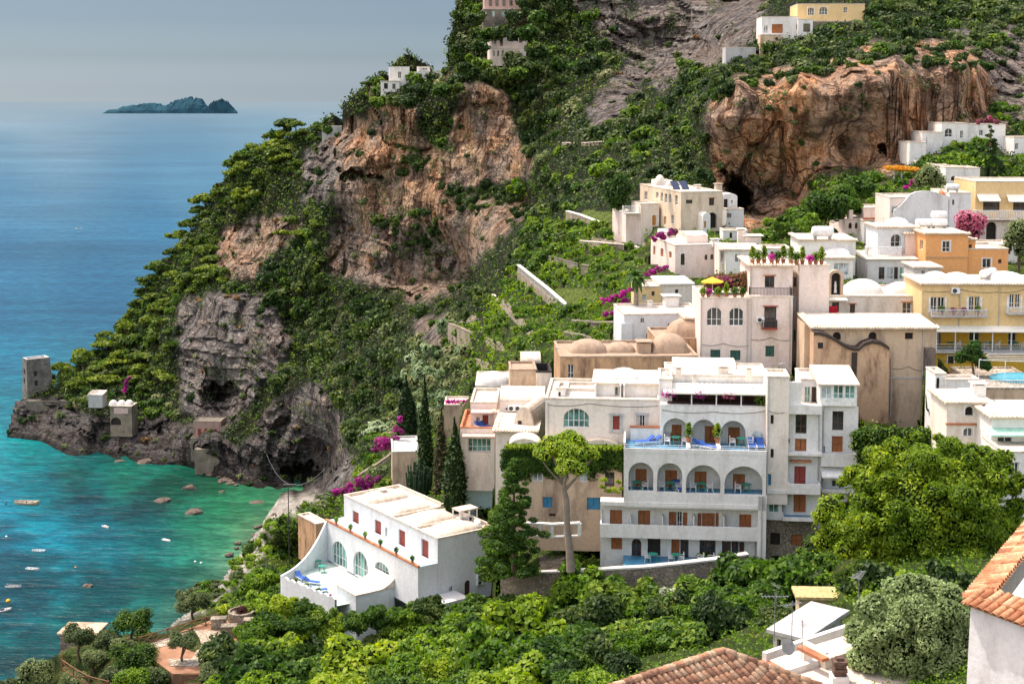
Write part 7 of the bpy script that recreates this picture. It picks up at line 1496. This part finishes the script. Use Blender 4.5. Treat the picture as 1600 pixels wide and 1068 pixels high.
def gw(label,pts_,hpx,mat,cop=None,name='terrace_wall'):
    P_=[ground(a,b_) for a,b_ in pts_]; O=P_[0].copy(); o=empty(name,O); m=M().mat(mat); m2=M().mat(cop or mat)
    for a,b_ in zip(P_[:-1],P_[1:]):
        k=ppm(a); hh_=hpx/k; n_=max(1,int((b_-a).length/3)); 
        for i in range(n_):
            p_=a+(b_-a)*i/n_-O; q_=a+(b_-a)*(i+1)/n_-O; f=Vector((0,-1.2,0)); g_=Vector((0,.4,0)); up=Vector((0,0,hh_)); dn_=Vector((0,0,-3))
            m.idx([p_+f+dn_,q_+f+dn_,q_+f+up,p_+f+up,p_+g_+dn_,q_+g_+dn_,q_+g_+up,p_+g_+up],[(0,1,2,3),(3,2,6,7),(5,4,7,6)])
            m2.obox((p_+q_)/2+Vector((0,-1.2,hh_+.05)),(q_-p_)/2,(0,.28,0),(0,0,.08))
    m.build('wall',o); m2.build('coping',o); return tag(o,label,'wall')
gw('low stone terrace wall among the bushes just above the ruined annex',[(742,566),(765,575),(792,580)],7,STONE_W)
gw('stone terrace wall below the stepped path on the sunny slope',[(758,532),(785,546),(812,553)],7,STONE_W)
gw('stone terrace wall right above the brown domed roofs',[(880,524),(915,529),(958,531)],7,STONE)
gw('stone terrace wall under the magenta topped hedge',[(892,505),(930,508),(966,510)],7,STONE)
gw('stone terrace wall just below the lawn tree',[(905,382),(938,386),(975,390)],8,STONE_W,PINKW)
gw('short stone wall above the balustraded garden wall',[(858,408),(882,414),(902,420)],8,STONE)
gw('pale road parapet crossing the ravine between the cliffs',[(878,228),(915,227),(955,224)],4,STONE_W,PINKW)
gw('dry stone wall crossing the pale scrub above the cypresses',[(640,596),(668,580),(700,565)],7,STONE_W)
gw('dry stone wall at the top of the pale scrub slope',[(690,545),(715,530),(735,522)],7,STONE_W)
gw('pinkish retaining wall below the white villa complex',[(1425,258),(1460,262),(1476,264)],6,PINKW)
gw('stone garden wall beside the path above the beach',[(560,745),(590,728),(612,712)],6,STONE_W)
wallstrip('stone_garden_wall','long curved rubble stone wall with thin coping below the hotel',[(782,897,952,121),(840,895,955,118),(900,893,955,115.5),(950,890,955,114),(1010,887,950,113),(1060,882,940,112.5),(1120,875,930,112.5),(1170,867,920,113)],STONE,.6,coping=GREYP)
wallstrip('villa_base_wall','stone retaining wall under the right side of the villa',[(690,945,985,158),(735,938,975,166),(782,925,968,176)],STONE,.6)
wallstrip('arched_balustrade','white arcaded balustrade in the shaded garden of the ivy house',[(822,818,836,117),(862,820,838,116.5),(905,818,836,116)],WHITE,.3,bal=True)
wallstrip('ramp_wall','curved pale ramp wall climbing from the cove',[(392,700,712,440),(415,685,700,444),(448,668,684,450)],STONE,.8)
# patio
def slab(name,poly,z,th,mat,label=None,cat=None,parent=None,kind=None):
    pts_=[onz(a,b_,z) for a,b_ in poly]; O=pts_[0].copy(); o=parent or None; m=M().mat(mat); n_=len(pts_); A2=[p_-O for p_ in pts_]; B2=[p_-Vector((0,0,th)) for p_ in A2]
    m.face(A2[::-1] if False else A2); m.face(B2[::-1])
    for i in range(n_): m.face([A2[i],B2[i],B2[(i+1)%n_],A2[(i+1)%n_]])
    ob=m.build(name); ob.location=O; tag(ob,label,cat,None,kind); return ob
zp=61.3
slab('patio_ground',[(228,1006),(330,968),(345,965),(400,985),(385,1020),(355,1050),(270,1052),(240,1030)],zp,1.2,EARTH,kind='structure')
slab('paved_path',[(232,1003),(300,983),(345,985),(352,1000),(330,1020),(322,1040),(265,1040),(262,1028),(300,1028),(312,1008),(290,1002),(240,1012)],zp+.05,.04,PATHM,kind='structure')
def fence(pts_,z,name,label):
    W=[onz(a,b_,z) for a,b_ in pts_]; O=W[0].copy(); o=empty(name,O)
    for i in range(len(W)-1):
        a,b_=W[i]-O,W[i+1]-O; L_=(b_-a).length; n_=max(1,round(L_/2.2))
        for k in range(n_):
            p_=a+(b_-a)*k/n_; q_=a+(b_-a)*(k+1)/n_; m=M().mat(RAILWOOD); m.tube([p_,p_+Vector((0,0,1.15))],.08,6); m.build('post',o)
            m=M().mat(RAILWOOD)
            for zz in(.12,1.05): m.tube([p_+Vector((0,0,zz)),q_+Vector((0,0,zz))],.055,6)
            m.tube([p_+Vector((0,0,.15)),q_+Vector((0,0,1.0))],.045,5); m.tube([p_+Vector((0,0,1.0)),q_+Vector((0,0,.15))],.045,5); m.build('cross_rails',o)
    m=M().mat(RAILWOOD); p_=W[-1]-O; m.tube([p_,p_+Vector((0,0,1.15))],.08,6); m.build('post',o); return tag(o,label,'fence')
fence([(218,1010),(262,996),(300,984),(343,972)],zp,'rustic_fence','rustic wooden cross rail fence along the seaward side of the patio')
fence([(97,1045),(115,1058),(140,1072),(170,1080)],zp,'rustic_fence','rustic wooden cross rail fence curving round the bottom left of the patio')
fence([(285,1070),(320,1068),(350,1062)],zp,'rustic_fence','short rustic fence at the bottom of the patio right of the path')
x=House('stone_outbuilding','small stone outbuilding with flat roof beyond the patio trees','building',94,1032,160,-4); x.block(94,150,990,1036,0,3.2,STONE_W,'slab',[('D',102,994,109,1004)],foot=3,rmat=RUIN2)
def planter(px,py,z,r_,hh_,label):
    O=onz(px,py,z); o=empty('stone_planter',O); m=M().mat(STONE_W); m.lathe((0,0,0),[(r_,-.3),(r_,hh_),(r_-.25,hh_),(r_-.25,hh_-.2)],18,sm=False); m.build('wall',o); leafobj('foliage',[(0,0,hh_+.1,r_*.5,r_*.5,.4)],260,.14,DARKRED,o,seed=3); return tag(o,label,'planter')
planter(377,968,zp,1.5,1.1,'round stone planter with dark plant above the patio')
for i,(a,b_) in enumerate(((342,980),(358,992),(393,982))):
    O=onz(a,b_,zp); m=M().mat(STONE_W); m.obox(O+Vector((0,0,.5)),(.8,.1,0),(-.05,.5,0),(0,0,.6)); m.obox(O+Vector((0,0,1.13)),(.86,.1,0),(-.05,.56,0),(0,0,.05)); tag(m.build('stone_block'),'square stone gate pillar by the patio, '+['at the fence end','near the planter path','small one right of the planter'][i],'pillar')
m=M().mat(RAILD); a=P(452,880,188); m.tube([a-Vector((0,0,1)),a+Vector((0,0,11))],.07,6); m.obox(a+Vector((.2,0,11)),(.9,0,0),(0,.2,0),(0,0,.08)); tag(m.build('lamp_post'),'thin tall lamp post rising from the bushes above the beach','lamp post')
m=M().mat(METAL); a=P(507,800,215); m.tube([a-Vector((0,0,1)),a+Vector((0,0,7))],.06,6); tag(m.build('pole'),'thin pole beside the bushes left of the bougainvillea','pole')
m=M().mat(METAL); c0_=P(507,733,215); c1_=P(415,705,440); m.tube([c0_+(c1_-c0_)*t+Vector((0,0,-10*4*t*(1-t)*.6)) for t in [k/14 for k in range(15)]],.05,4); tag(m.build('cable'),'sagging cable running from the pole across the cove cave','cable')
# ================================================================= BOATS AND ROCKS
def boat(px,py,Lpx,ang,label,mat,inner=None,mast=False,cabin=False,group=None,name='boat'):
    O=onz(px,py,0); k=FP/O.y; L_=Lpx*1.15/k; o=empty(name,O,ang); W_=L_*.19; Hh=L_*.10; S_=9; out=[];inn=[]
    for i in range(S_+1):
        f=i/S_; w_=W_*(math.sin(math.pi*min(1,.18+f*.82)))**.55 if f<1 else .02*L_; w_=max(w_,.02*L_) if f<1 else .01*L_; x_=(f-.5)*L_; sh=Hh*(1+.55*(f-.4)**2*3)
        out.append([(x_,-w_,sh),(x_,-w_*.75,-.12*Hh),(x_,0,-.5*Hh),(x_,w_*.75,-.12*Hh),(x_,w_,sh)]); inn.append([(x_,w_*.84,sh),(x_,w_*.6,.35*Hh),(x_,-w_*.6,.35*Hh),(x_,-w_*.84,sh)])
    m=M().mat(mat); v_=[p_ for r_ in out for p_ in r_]; f_=[]
    for i in range(S_):
        for j in range(4): f_.append((i*5+j,(i+1)*5+j,(i+1)*5+j+1,i*5+j+1))
    m.idx(v_,f_,True); m.face(out[0]); 
    for i in range(S_):
        m.face([out[i][0],inn[i][3],inn[i+1][3],out[i+1][0]]); m.face([out[i][4],out[i+1][4],inn[i+1][0],inn[i][0]])
    m.build('hull',o); m=M().mat(inner or FRAMEW); v_=[p_ for r_ in inn for p_ in r_]; f_=[]
    for i in range(S_):
        for j in range(3): f_.append((i*4+j,(i+1)*4+j,(i+1)*4+j+1,i*4+j+1))
    m.idx(v_,f_); m.build('deck',o)
    m=M().mat(BARKL)
    for f in(.3,.55,.75): m.box((f-.5)*L_-.03*L_,(f-.5)*L_+.03*L_,-W_*.75,W_*.75,Hh*.75,Hh*.85)
    m.build('thwarts',o)
    if mast: m=M().mat(BARKL); m.tube([(0,0,0),(0,0,L_*.32)],.07,6); m.tube([(-L_*.2,0,L_*.12),(L_*.15,0,L_*.16)],.05,5); m.build('mast',o)
    if cabin: m=M().mat(GLASSD); m.box(-L_*.1,L_*.12,-W_*.5,W_*.5,Hh*.8,Hh*1.7); m.build('cabin',o)
    return tag(o,label,'boat',group)
WB=simple('white_boat_paint',(.82,.84,.86),.35); 
boat(41,787,34,3.05,'larger wooden boat with a short mast moored off the headland',simple('varnished_hull',(.62,.48,.34),.4),simple('tan_deck',(.45,.36,.27),.7),True)
boat(165,823.5,15,-.75,'white rowing boat with red trimmed stern in the middle of the bay',WB,simple('pinkish_deck',(.6,.5,.5),.6)); boat(260,844.5,16,-.6,'white rowing boat farthest right in the bay',WB)
boat(60,861,20,-.15+3.14,'pale blue rowing boat, second row above the left cluster',WB,simple('blue_deck',(.35,.55,.65),.6)); boat(51,889.5,20,-.2,'white boat with dark outboard stern below the pale blue boat',WB,simple('grey_deck',(.45,.55,.6),.6),False,False)
boat(21,917,22,.0,'white boat with two dark cockpits near the left edge',WB,simple('dark_deck',(.1,.13,.16),.6)); boat(3,955,26,.5,'white motor boat cut by the left edge',WB,None,False,True); boat(123,358,9,.0,'tiny white boat far out on the open sea',WB,None,False,True)
boat(350,727,13,.9,'blue rowing boat drawn up against the quay wall',simple('blue_boat_paint',(.03,.22,.50),.4),BLUEF); boat(369,731,10,1.4,'turquoise blue dinghy beached beside the quay wall',simple('cyan_boat_paint',(.04,.35,.45),.4),BLUEF); boat(356,738,11,.7,'orange canoe on the flat landing rocks',simple('orange_boat_paint',(.5,.16,.04),.4),TERRA)
ROCKM=plaster('sea_rock',(.13,.10,.08),(.025,.02,.02),1.0,scale=.8)
def rockobj(px,py,wpx,hf,label,seed,z=0,name='rock',group=None,mat=None):
    O=onz(px,py,z); k=FP/O.y; r_=wpx/2/k; v0,f0=ICO; v_=v0.copy(); n_=fbm(v_[:,0]*1.6+seed*3,v_[:,1]*1.6,v_[:,2]*1.6,4,seed); v_=v_*(1+.5*n_)[:,None]; v_=v_*np.array([r_,r_*.8,r_*hf]); v_[:,0]+=v_[:,2]*.3
    m=M().mat(mat or ROCKM); m.idx([tuple(p_) for p_ in v_],[tuple(int(q) for q in f) for f in f0]); o=m.build(name); o.location=O; return tag(o,label,'rock',group)
for i,(a,b_,w_,hf,lb) in enumerate(((295,763,22,.55,'rounded sea rock nearest the landing, right of centre in the bay'),(254,782,27,.4,'long low sea rock left of the rounded one'),(303,801,28,.5,'broad wedge shaped sea rock, lowest of the three'),(227,722,24,.5,'dark boulder at the foot of the headland, left of a smaller one'),(248,721,15,.5,'smaller boulder right of the dark one at the headland foot'),(347,768,10,.5,'tiny rock just off the landing place'),(400,784,24,.15,'flat pale rock awash at the end of the beach'),(137,915,18,.4,'black rock with foam in the lower left bay'),(187,720,16,.2,'low rock ledge awash below the headland'))):
    rockobj(a,b_,w_,hf,lb,i+1)
g=random.Random(9)
for i in range(34):
    t=g.random(); a=330+t*50+g.uniform(-15,15); b_=735+t*22+g.uniform(-6,8); 
    rockobj(a,b_,g.uniform(7,17),.35,'tan boulder of the landing shelf between the quay and the cave',20+i,.2,'shore_rock','boulders of the landing shelf')
for i in range(40):
    t=g.random(); a=(445-t*150)+g.uniform(-14,10); b_=800+t*130+g.uniform(-8,8); a=max(a,400 if b_<830 else 0)
    if b_>872: continue
    rockobj(a,b_,g.uniform(5,15),.5,'grey pink boulder scattered along the pebble beach',60+i,.4,'shore_rock','boulders along the pebble beach')
for i,(a,b_) in enumerate(((10,838),(118,886),(13,939),(305,877),(314,879),(9,787))):
    O=onz(a,b_,0); m=M().mat([WB,simple('orange_buoy',(.6,.25,.08),.5),YELC,WB,WB,RAILD][i]); r_=2.2/(FP/O.y) if i!=2 else 4/(FP/O.y); m.lathe((0,0,-.2),[(.01,0),(r_,.3),(r_*.8,r_),(.01,r_*1.5)],10); o=m.build('buoy'); o.location=O; tag(o,['white float near the left edge above the boats','small orange buoy in the middle of the bay','large yellow buoy at the left edge','left white float near the beach','right white float near the beach','dark float left of the moored wooden boat'][i],'buoy')
# island
def isl(x0,x1,prof,label,seed):
    O=onz((x0+x1)/2,177.5,0); k=FP/O.y; m=M().mat(MATS.get('island') or simple('island',(.03,.08,.11),1,spec=0,var=.45,vs=.012)); n_=60; rows_=[]  # blue base colour stands in for distance haze over the rock
    W_=(x1-x0)/k
    for j in range(7):
        r_=[]
        for i in range(n_+1):
            f=i/n_; px_=x0+(x1-x0)*f; hgt=np.interp(px_,[q[0] for q in prof],[177.5-q[1] for q in prof])/k; tj=j/6; a_=hgt*(math.sin(math.pi*tj/2)**.8)*(1+.16*float(vnoise(i*.9,j*.9,seed,seed))) if j else -20
            r_.append(((f-.5)*W_,-W_*.12*(1-tj)+W_*.15,a_))
        rows_.append(r_)
    v_=[p_ for r_ in rows_ for p_ in r_]; f_=[(j*(n_+1)+i,j*(n_+1)+i+1,(j+1)*(n_+1)+i+1,(j+1)*(n_+1)+i) for j in range(6) for i in range(n_)]
    m.idx(v_,f_); b2=len(v_); m.idx([rows_[6][i] for i in range(n_+1)]+[((i/n_-.5)*W_,W_*.4,-20) for i in range(n_+1)],[(i,i+1,n_+2+i,n_+1+i) for i in range(n_)])
    o=m.build('islet'); o.location=O; mt=m.mats[0]; nt=mt.node_tree
    return tag(o,label,kind='structure')
isl(157,323,[(157,177),(163,172),(178,171),(186,166),(210,164),(228,161),(240,162),(255,166),(262,160),(272,157),(285,154),(297,152.5),(308,154),(315,160),(321,168),(323,176)],'larger rocky islet on the horizon',3)
isl(322,369,[(322,176),(325,164),(333,158),(345,155),(355,159),(363,168),(369,174)],'smaller rocky islet on the horizon',4)
for i,(a,b_,r_,D) in enumerate(((762,45,14,440),(778,42,12,438),(800,44,13,436),(822,42,16,434),(838,70,17,428),(836,95,15,424),(812,104,14,422),(790,106,12,422),(768,104,13,424),(754,88,12,430),(748,62,14,436),(745,20,14,446),(840,18,15,440),(640,128,10,455),(660,132,13,452),(690,132,14,448),(712,126,12,448),(618,148,12,455),(590,150,12,458),(640,150,13,450))):
    p=P(a,b_,D-12); plant('evergreen_tree',p-Vector((0,0,3.5)),DARKB if i%3 else MIDB,1.35*r_/ppm(p),'evergreen tree crowding round the white and pink villas of the upper slope','tree','trees crowding round the highest villas')
# ================================================================= FOREGROUND ROOFS
def tilemat(name,c1,c2,c3):
    m,nt,b=newmat(name); L=nt.links; g_=N(nt,'ShaderNodeNewGeometry'); r=ramp(nt,[(0,c1),(.5,c2),(1,c3)]); L.new(g_.outputs['Random Per Island'],r.inputs[0])
    n=N(nt,'ShaderNodeTexNoise',i_Scale=9.0,i_Detail=6.0,i_Roughness=.7); L.new(g_.outputs['Position'],n.inputs['Vector']); r2=ramp(nt,[(.35,(.45,.42,.40)),(.6,(1.1,1.1,1.1))]); L.new(n.outputs[0],r2.inputs[0])
    L.new(mixc(nt,.85,r.outputs[0],r2.outputs[0],'MULTIPLY'),b.inputs['Base Color']); b.inputs['Roughness'].default_value=.9; bp=N(nt,'ShaderNodeBump',i_Strength=.5,i_Distance=.02); L.new(n.outputs[0],bp.inputs['Height']); L.new(bp.outputs[0],b.inputs['Normal']); return m
TILE=tilemat('terracotta_roof_tile',(.30,.11,.05),(.52,.23,.11),(.62,.40,.24)); TILE2=tilemat('aged_roof_tile',(.22,.11,.07),(.42,.22,.13),(.50,.36,.24))
def tile(m,p,d,n_,L_,r_,rng_):   # one barrel tile: starts at p, runs along d, up = n_
    d=d.normalized(); s_=d.cross(n_).normalized(); up=n_; jit=Vector((rng_.uniform(-.008,.008),rng_.uniform(-.008,.008),rng_.uniform(0,.012))); q=6; A2=[];B2=[];C2=[]
    for k in range(q+1):
        t=math.pi*k/q; A2.append(p+jit+s_*math.cos(t)*r_*.88+up*math.sin(t)*r_*.88); e=p+jit+d*L_+up*-.0; B2.append(e+s_*math.cos(t)*r_*1.08+up*(math.sin(t)*r_*1.08+.01)); C2.append(e+s_*math.cos(t)*r_*.92+up*(math.sin(t)*r_*.92))
    v_=A2+B2+C2; m.idx(v_,[(k,k+1,q+2+k,q+1+k) for k in range(q)]+[(q+1+k,q+2+k,2*q+3+k,2*q+2+k) for k in range(q)],True)
O=P(1504,941,34); z0_=O.z; cF=onz(1660,1000,z0_); cL=onz(1660,752,z0_); o=empty('corner_house',O); g=random.Random(4)
eF=(cF-O); eL=(cL-O); nF=Vector((-eF.y,eF.x,0)).normalized(); nF=nF if nF.dot(eL)>0 else -nF; nL=Vector((-eL.y,eL.x,0)).normalized(); nL=nL if nL.dot(eF)>0 else -nL
m=M().mat(TILE)
def band(m,e,nin,w_,start=0.0):
    Ln=e.length; u_=e.normalized(); pitch=.225; k=0; rise=.38; dn=(-nin*w_+Vector((0,0,-rise*w_))).normalized(); nn=dn.cross(u_); nn=nn if nn.z>0 else -nn
    s_=start
    while s_<Ln:
        for j in (1,0):
            st=u_*s_+nin*(w_*(j+1)/2)+Vector((0,0,rise*w_*(j+1)/2)); tile(m,st,dn,nn,w_/2+.10,.105,g)
            # channel tile between
        s_+=pitch
    a=Vector((0,0,-.03)); m.face([a,u_*Ln+a,u_*Ln+nin*w_+Vector((0,0,rise*w_-.03)),nin*w_+Vector((0,0,rise*w_-.03))])
band(m,eF,nF,.75,.12); band(m,eL,nL,.75,.45)
dd=(nF+nL).normalized()*1.05

m.build('tiled_eave',o)
m=M().mat(plaster('foreground_white_plaster',(.74,.72,.73),(.40,.36,.34),.4,scale=1.4)); pF=nF*.12+nL*.12+Vector((0,0,-.06)); q1=eF+nF*.12-Vector((0,0,.06)); q2=eL+nL*.12-Vector((0,0,.06)); dn=Vector((0,0,-9))
m.face([pF,q1,q1+dn,pF+dn-eF.normalized()*.25]); m.face([q2,pF,pF+dn-eF.normalized()*.25,q2+dn]); m.build('wall',o)
m=M().mat(plaster('rough_vault_plaster',(.62,.58,.53),(.35,.3,.27),.6,scale=2)); cc_=(nF*2.7+nL*2.7); vv=[];ff=[]; n_=28
for i in range(9):
    a=i/8*math.pi/2
    for k in range(n_): t=2*math.pi*k/n_; vv.append(tuple(cc_+Vector((1.95*math.cos(a)*math.cos(t),1.95*math.cos(a)*math.sin(t),.2+.75*math.sin(a)))))
for i in range(8):
    for k in range(n_): ff.append((i*n_+k,i*n_+(k+1)%n_,(i+1)*n_+(k+1)%n_,(i+1)*n_+k))
m.idx(vv,ff,True); m.build('dome',o)
m=M().mat(WHITE); b0_=nF*.72+nL*.72+Vector((0,0,.22)); m.face([b0_,b0_+eF,b0_+eF+eL,b0_+eL]); m.build('roof',o)
nn=-nF; pw=onz(1582,1068,z0_-1.9)-O
ww=O.copy(); d_=ray(1583,1075); t_=((O+pF)-Vector((0,0,H))).dot(nF)/d_.dot(nF); hit=Vector((0,0,H))+d_*t_-O; uF=eF.normalized(); m=M().mat(simple('dark_red_frame',(.12,.04,.04),.6)); 
def arch(m,r_,c,off,yy=.5):
    pts_=[c+uF*r_*math.cos(math.pi*k/12)+Vector((0,0,r_*math.sin(math.pi*k/12))) for k in range(13)]+[c-uF*r_-Vector((0,0,yy)),c+uF*r_-Vector((0,0,yy))]; m.face([p_-nF*off for p_ in pts_])
arch(m,.36,hit,.012); o2=m.build('window',o); m=M().mat(GLASSG); arch(m,.29,hit,.02); m.build('pane',o2)
tag(o,'white corner house with orange barrel tiled eaves cut by the right edge in the foreground','house')
# hip roof at the bottom
A3=P(1131,1019,45); Lp=onz(930,1085,A3.z); o=empty('tiled_roof_house',A3); u_=(Lp-A3); Ln=u_.length; u_.normalize(); hz_=Vector((-u_.y,u_.x,0)); hz_=hz_ if hz_.y<0 else -hz_; dn=(hz_+Vector((0,0,-.42))).normalized(); nn=dn.cross(u_); nn=nn if nn.z>0 else -nn
Rp=onz(1262,1082,A3.z-1.2)-A3; # hip line
m=M().mat(TILE2); kk=(-Rp.dot(u_))/max(Rp.dot(dn),.01); s_=-Rp.dot(u_); g=random.Random(8); pitch=.235; s_=-4.5
while s_<Ln:
    t0_=0 if s_>=0 else -s_/kk
    t=t0_
    while t<6.0 and t<t0_+6: tile(m,u_*s_+dn*t,dn,nn,.44,.11,g); t+=.36
    s_+=pitch
m.face([-u_*4.5*0+Vector((0,0,-.02))-nn*.02,u_*Ln-nn*.02,u_*Ln+dn*6-nn*.02,-u_*kk*6+dn*6-nn*.02])
dr=(-u_*kk+dn).normalized(); t=0
while t<6: tile(m,dr*t+Vector((0,0,.05)),dr,Vector((0,0,1)),.44,.14,g); t+=.36
t=0
while t<Ln: tile(m,u_*t+Vector((0,0,.06)),u_,Vector((0,0,1)),.44,.14,g); t+=.36
# right hand slope
hr=dr.cross(Vector((0,0,1))); hr=hr if hr.x>0 else -hr; d2=(hr+Vector((0,0,-.35))).normalized(); 
m.face([Vector((0,0,-.03)),dr*6,dr*6+d2*.5,d2*.5]); m.build('roof',o); m=M().mat(CREAMW); b_=dr*6+Vector((0,0,-.6)); m.face([d2*.4+Vector((0,0,-.1)),dr*6+d2*.4,dr*6+d2*.4+Vector((0,0,-5)),d2*.4+Vector((0,0,-5))]); m.build('wall',o)
tag(o,'house with mossy terracotta barrel tiled roof at the bottom edge','house')
# flat roofed terrace building bottom right
zf_=100.6; o=empty('flat_roof_house',onz(1230,1050,zf_)); O=o.location.copy()
def prismz(m,poly,z,th):
    A2=[onz(a,b_,z)-O for a,b_ in poly]; B2=[p_-Vector((0,0,th)) for p_ in A2]; m.face(A2); m.face(B2[::-1])
    for i in range(len(A2)): m.face([A2[i],B2[i],B2[(i+1)%len(A2)],A2[(i+1)%len(A2)]])
ROOFC=plaster('cracked_roof_screed',(.62,.54,.46),(.34,.28,.23),.6,scale=2.2)
m=M().mat(ROOFC); prismz(m,[(1206,1062),(1292,1034),(1298,1028),(1356,1009),(1430,1040),(1440,1200),(1150,1200)],zf_,6); m.build('roof',o)
m=M().mat(ROOFC); prismz(m,[(1256,1012),(1345,984),(1362,1006),(1290,1030)],zf_+.35,4); m.build('upper_roof',o)
m=M().mat(ROOFC); prismz(m,[(1196,1032),(1252,1013),(1282,1029),(1222,1052)],zf_-.5,4); m.build('lower_roof',o)
def ridge(m,p0,p1,z,w_,h_):
    a=onz(*p0,z)-O; b_=onz(*p1,z)-O; d=(b_-a); s_=Vector((-d.y,d.x,0)).normalized()*w_/2; m.obox((a+b_)/2+Vector((0,0,h_/2)),d/2,s_,(0,0,h_/2))
m=M().mat(WHITE); ridge(m,(1194,1031),(1345,980),zf_+.1,.2,.28); ridge(m,(1206,1062),(1290,1034),zf_,.22,.22); ridge(m,(1292,1036),(1358,1011),zf_,.18,.36); ridge(m,(1252,1011),(1292,1032),zf_+.1,.18,.3); m.build('parapet',o)
m=M().mat(TERRA); ridge(m,(1250,1013),(1290,1033),zf_+.5,.3,.12); ridge(m,(1192,1034),(1222,1050),zf_+.0,.3,.1); m.build('tile_edge',o)
m=M().mat(simple('dark_brick',(.13,.08,.06),.9,var=.5,vs=8)); c=onz(1311,1064,zf_)-O
for k in range(4): m.box(c.x-.2-.03*(k%2),c.x+.2+.03*(k%2),c.y-.2-.03*(k%2),c.y+.2+.03*(k%2),c.z+.25+k*.13,c.z+.36+k*.13)
m.box(c.x-.12,c.x+.12,c.y-.12,c.y+.12,c.z+.2,c.z+.85); m.mat(WHITE); m.box(c.x-.28,c.x+.28,c.y-.28,c.y+.28,c.z-.1,c.z+.24); m.build('chimney',o)
tag(o,'cracked flat roofed house with low parapets in front of the silver tree','house')
x=House('grey_roof_shed','peeling white shed with flat grey roof above the flat roofed house','shed',1208,1012,64,-38); x.block(1208,1255,992,1024,0,4.2,plaster('peeling_plaster',(.6,.56,.52),(.15,.12,.1),.95,scale=1.6),'slab',[('K',1214,998,1220,1012)],foot=4,rmat=GREYP)
x=House('straw_roof_shed','yellow stained shed with straw coloured roof behind the television aerials','shed',1249,960,84,-3); x.block(1249,1308,934,962,0,1.5,plaster('yellow_stained_wall',(.55,.45,.28),(.25,.18,.1),.8),'slab',[],foot=4,rmat=simple('straw',(.55,.42,.2),.95,vs=6,var=.5))
for i,(a,b_,D,h_,lb) in enumerate(((1210,1000,62,3.1,'large many pronged television aerial left of the straw roofed shed'),(1237,1003,60,2.6,'second television aerial with a long boom by the grey roofed shed'),(1341,965,55,2.7,'pale television aerial standing before the huge pine'),(1253,1030,46,1.9,'thin dark aerial mast with orange tip on the flat roof'),(1213,945,70,1.5,'small aerial behind the left one'))):
    antenna(P(a,b_,D),lb,h_*.72,.5*i,None)
m=M().mat(METAL); a=P(1228,1028,46); m.lathe((0,0,0),[(.01,0),(.13,.02),(.22,.07),(.27,.12)],16); q=m.build('satellite_dish'); q.location=a+Vector((0,0,.4)); q.rotation_euler=(1.2,0,.5); tag(q,'tilted weathered satellite dish on the flat roof','satellite dish')
# rooftop aerials of the village
for i,(a,b_,D) in enumerate(((1100,520,146),(1222,585,128),(1150,395,180),(1248,400,170),(1380,352,170),(1520,300,186),(870,560,140))):
    antenna(P(a,b_+10,D),'thin rooftop aerial '+['beside the tower house','on the stair tower of the hotel','on the grey roofed house','above the roof garden','over the loggia house','above the curved parapet house','on the ochre ruin'][i],1.8,i*.8,None)
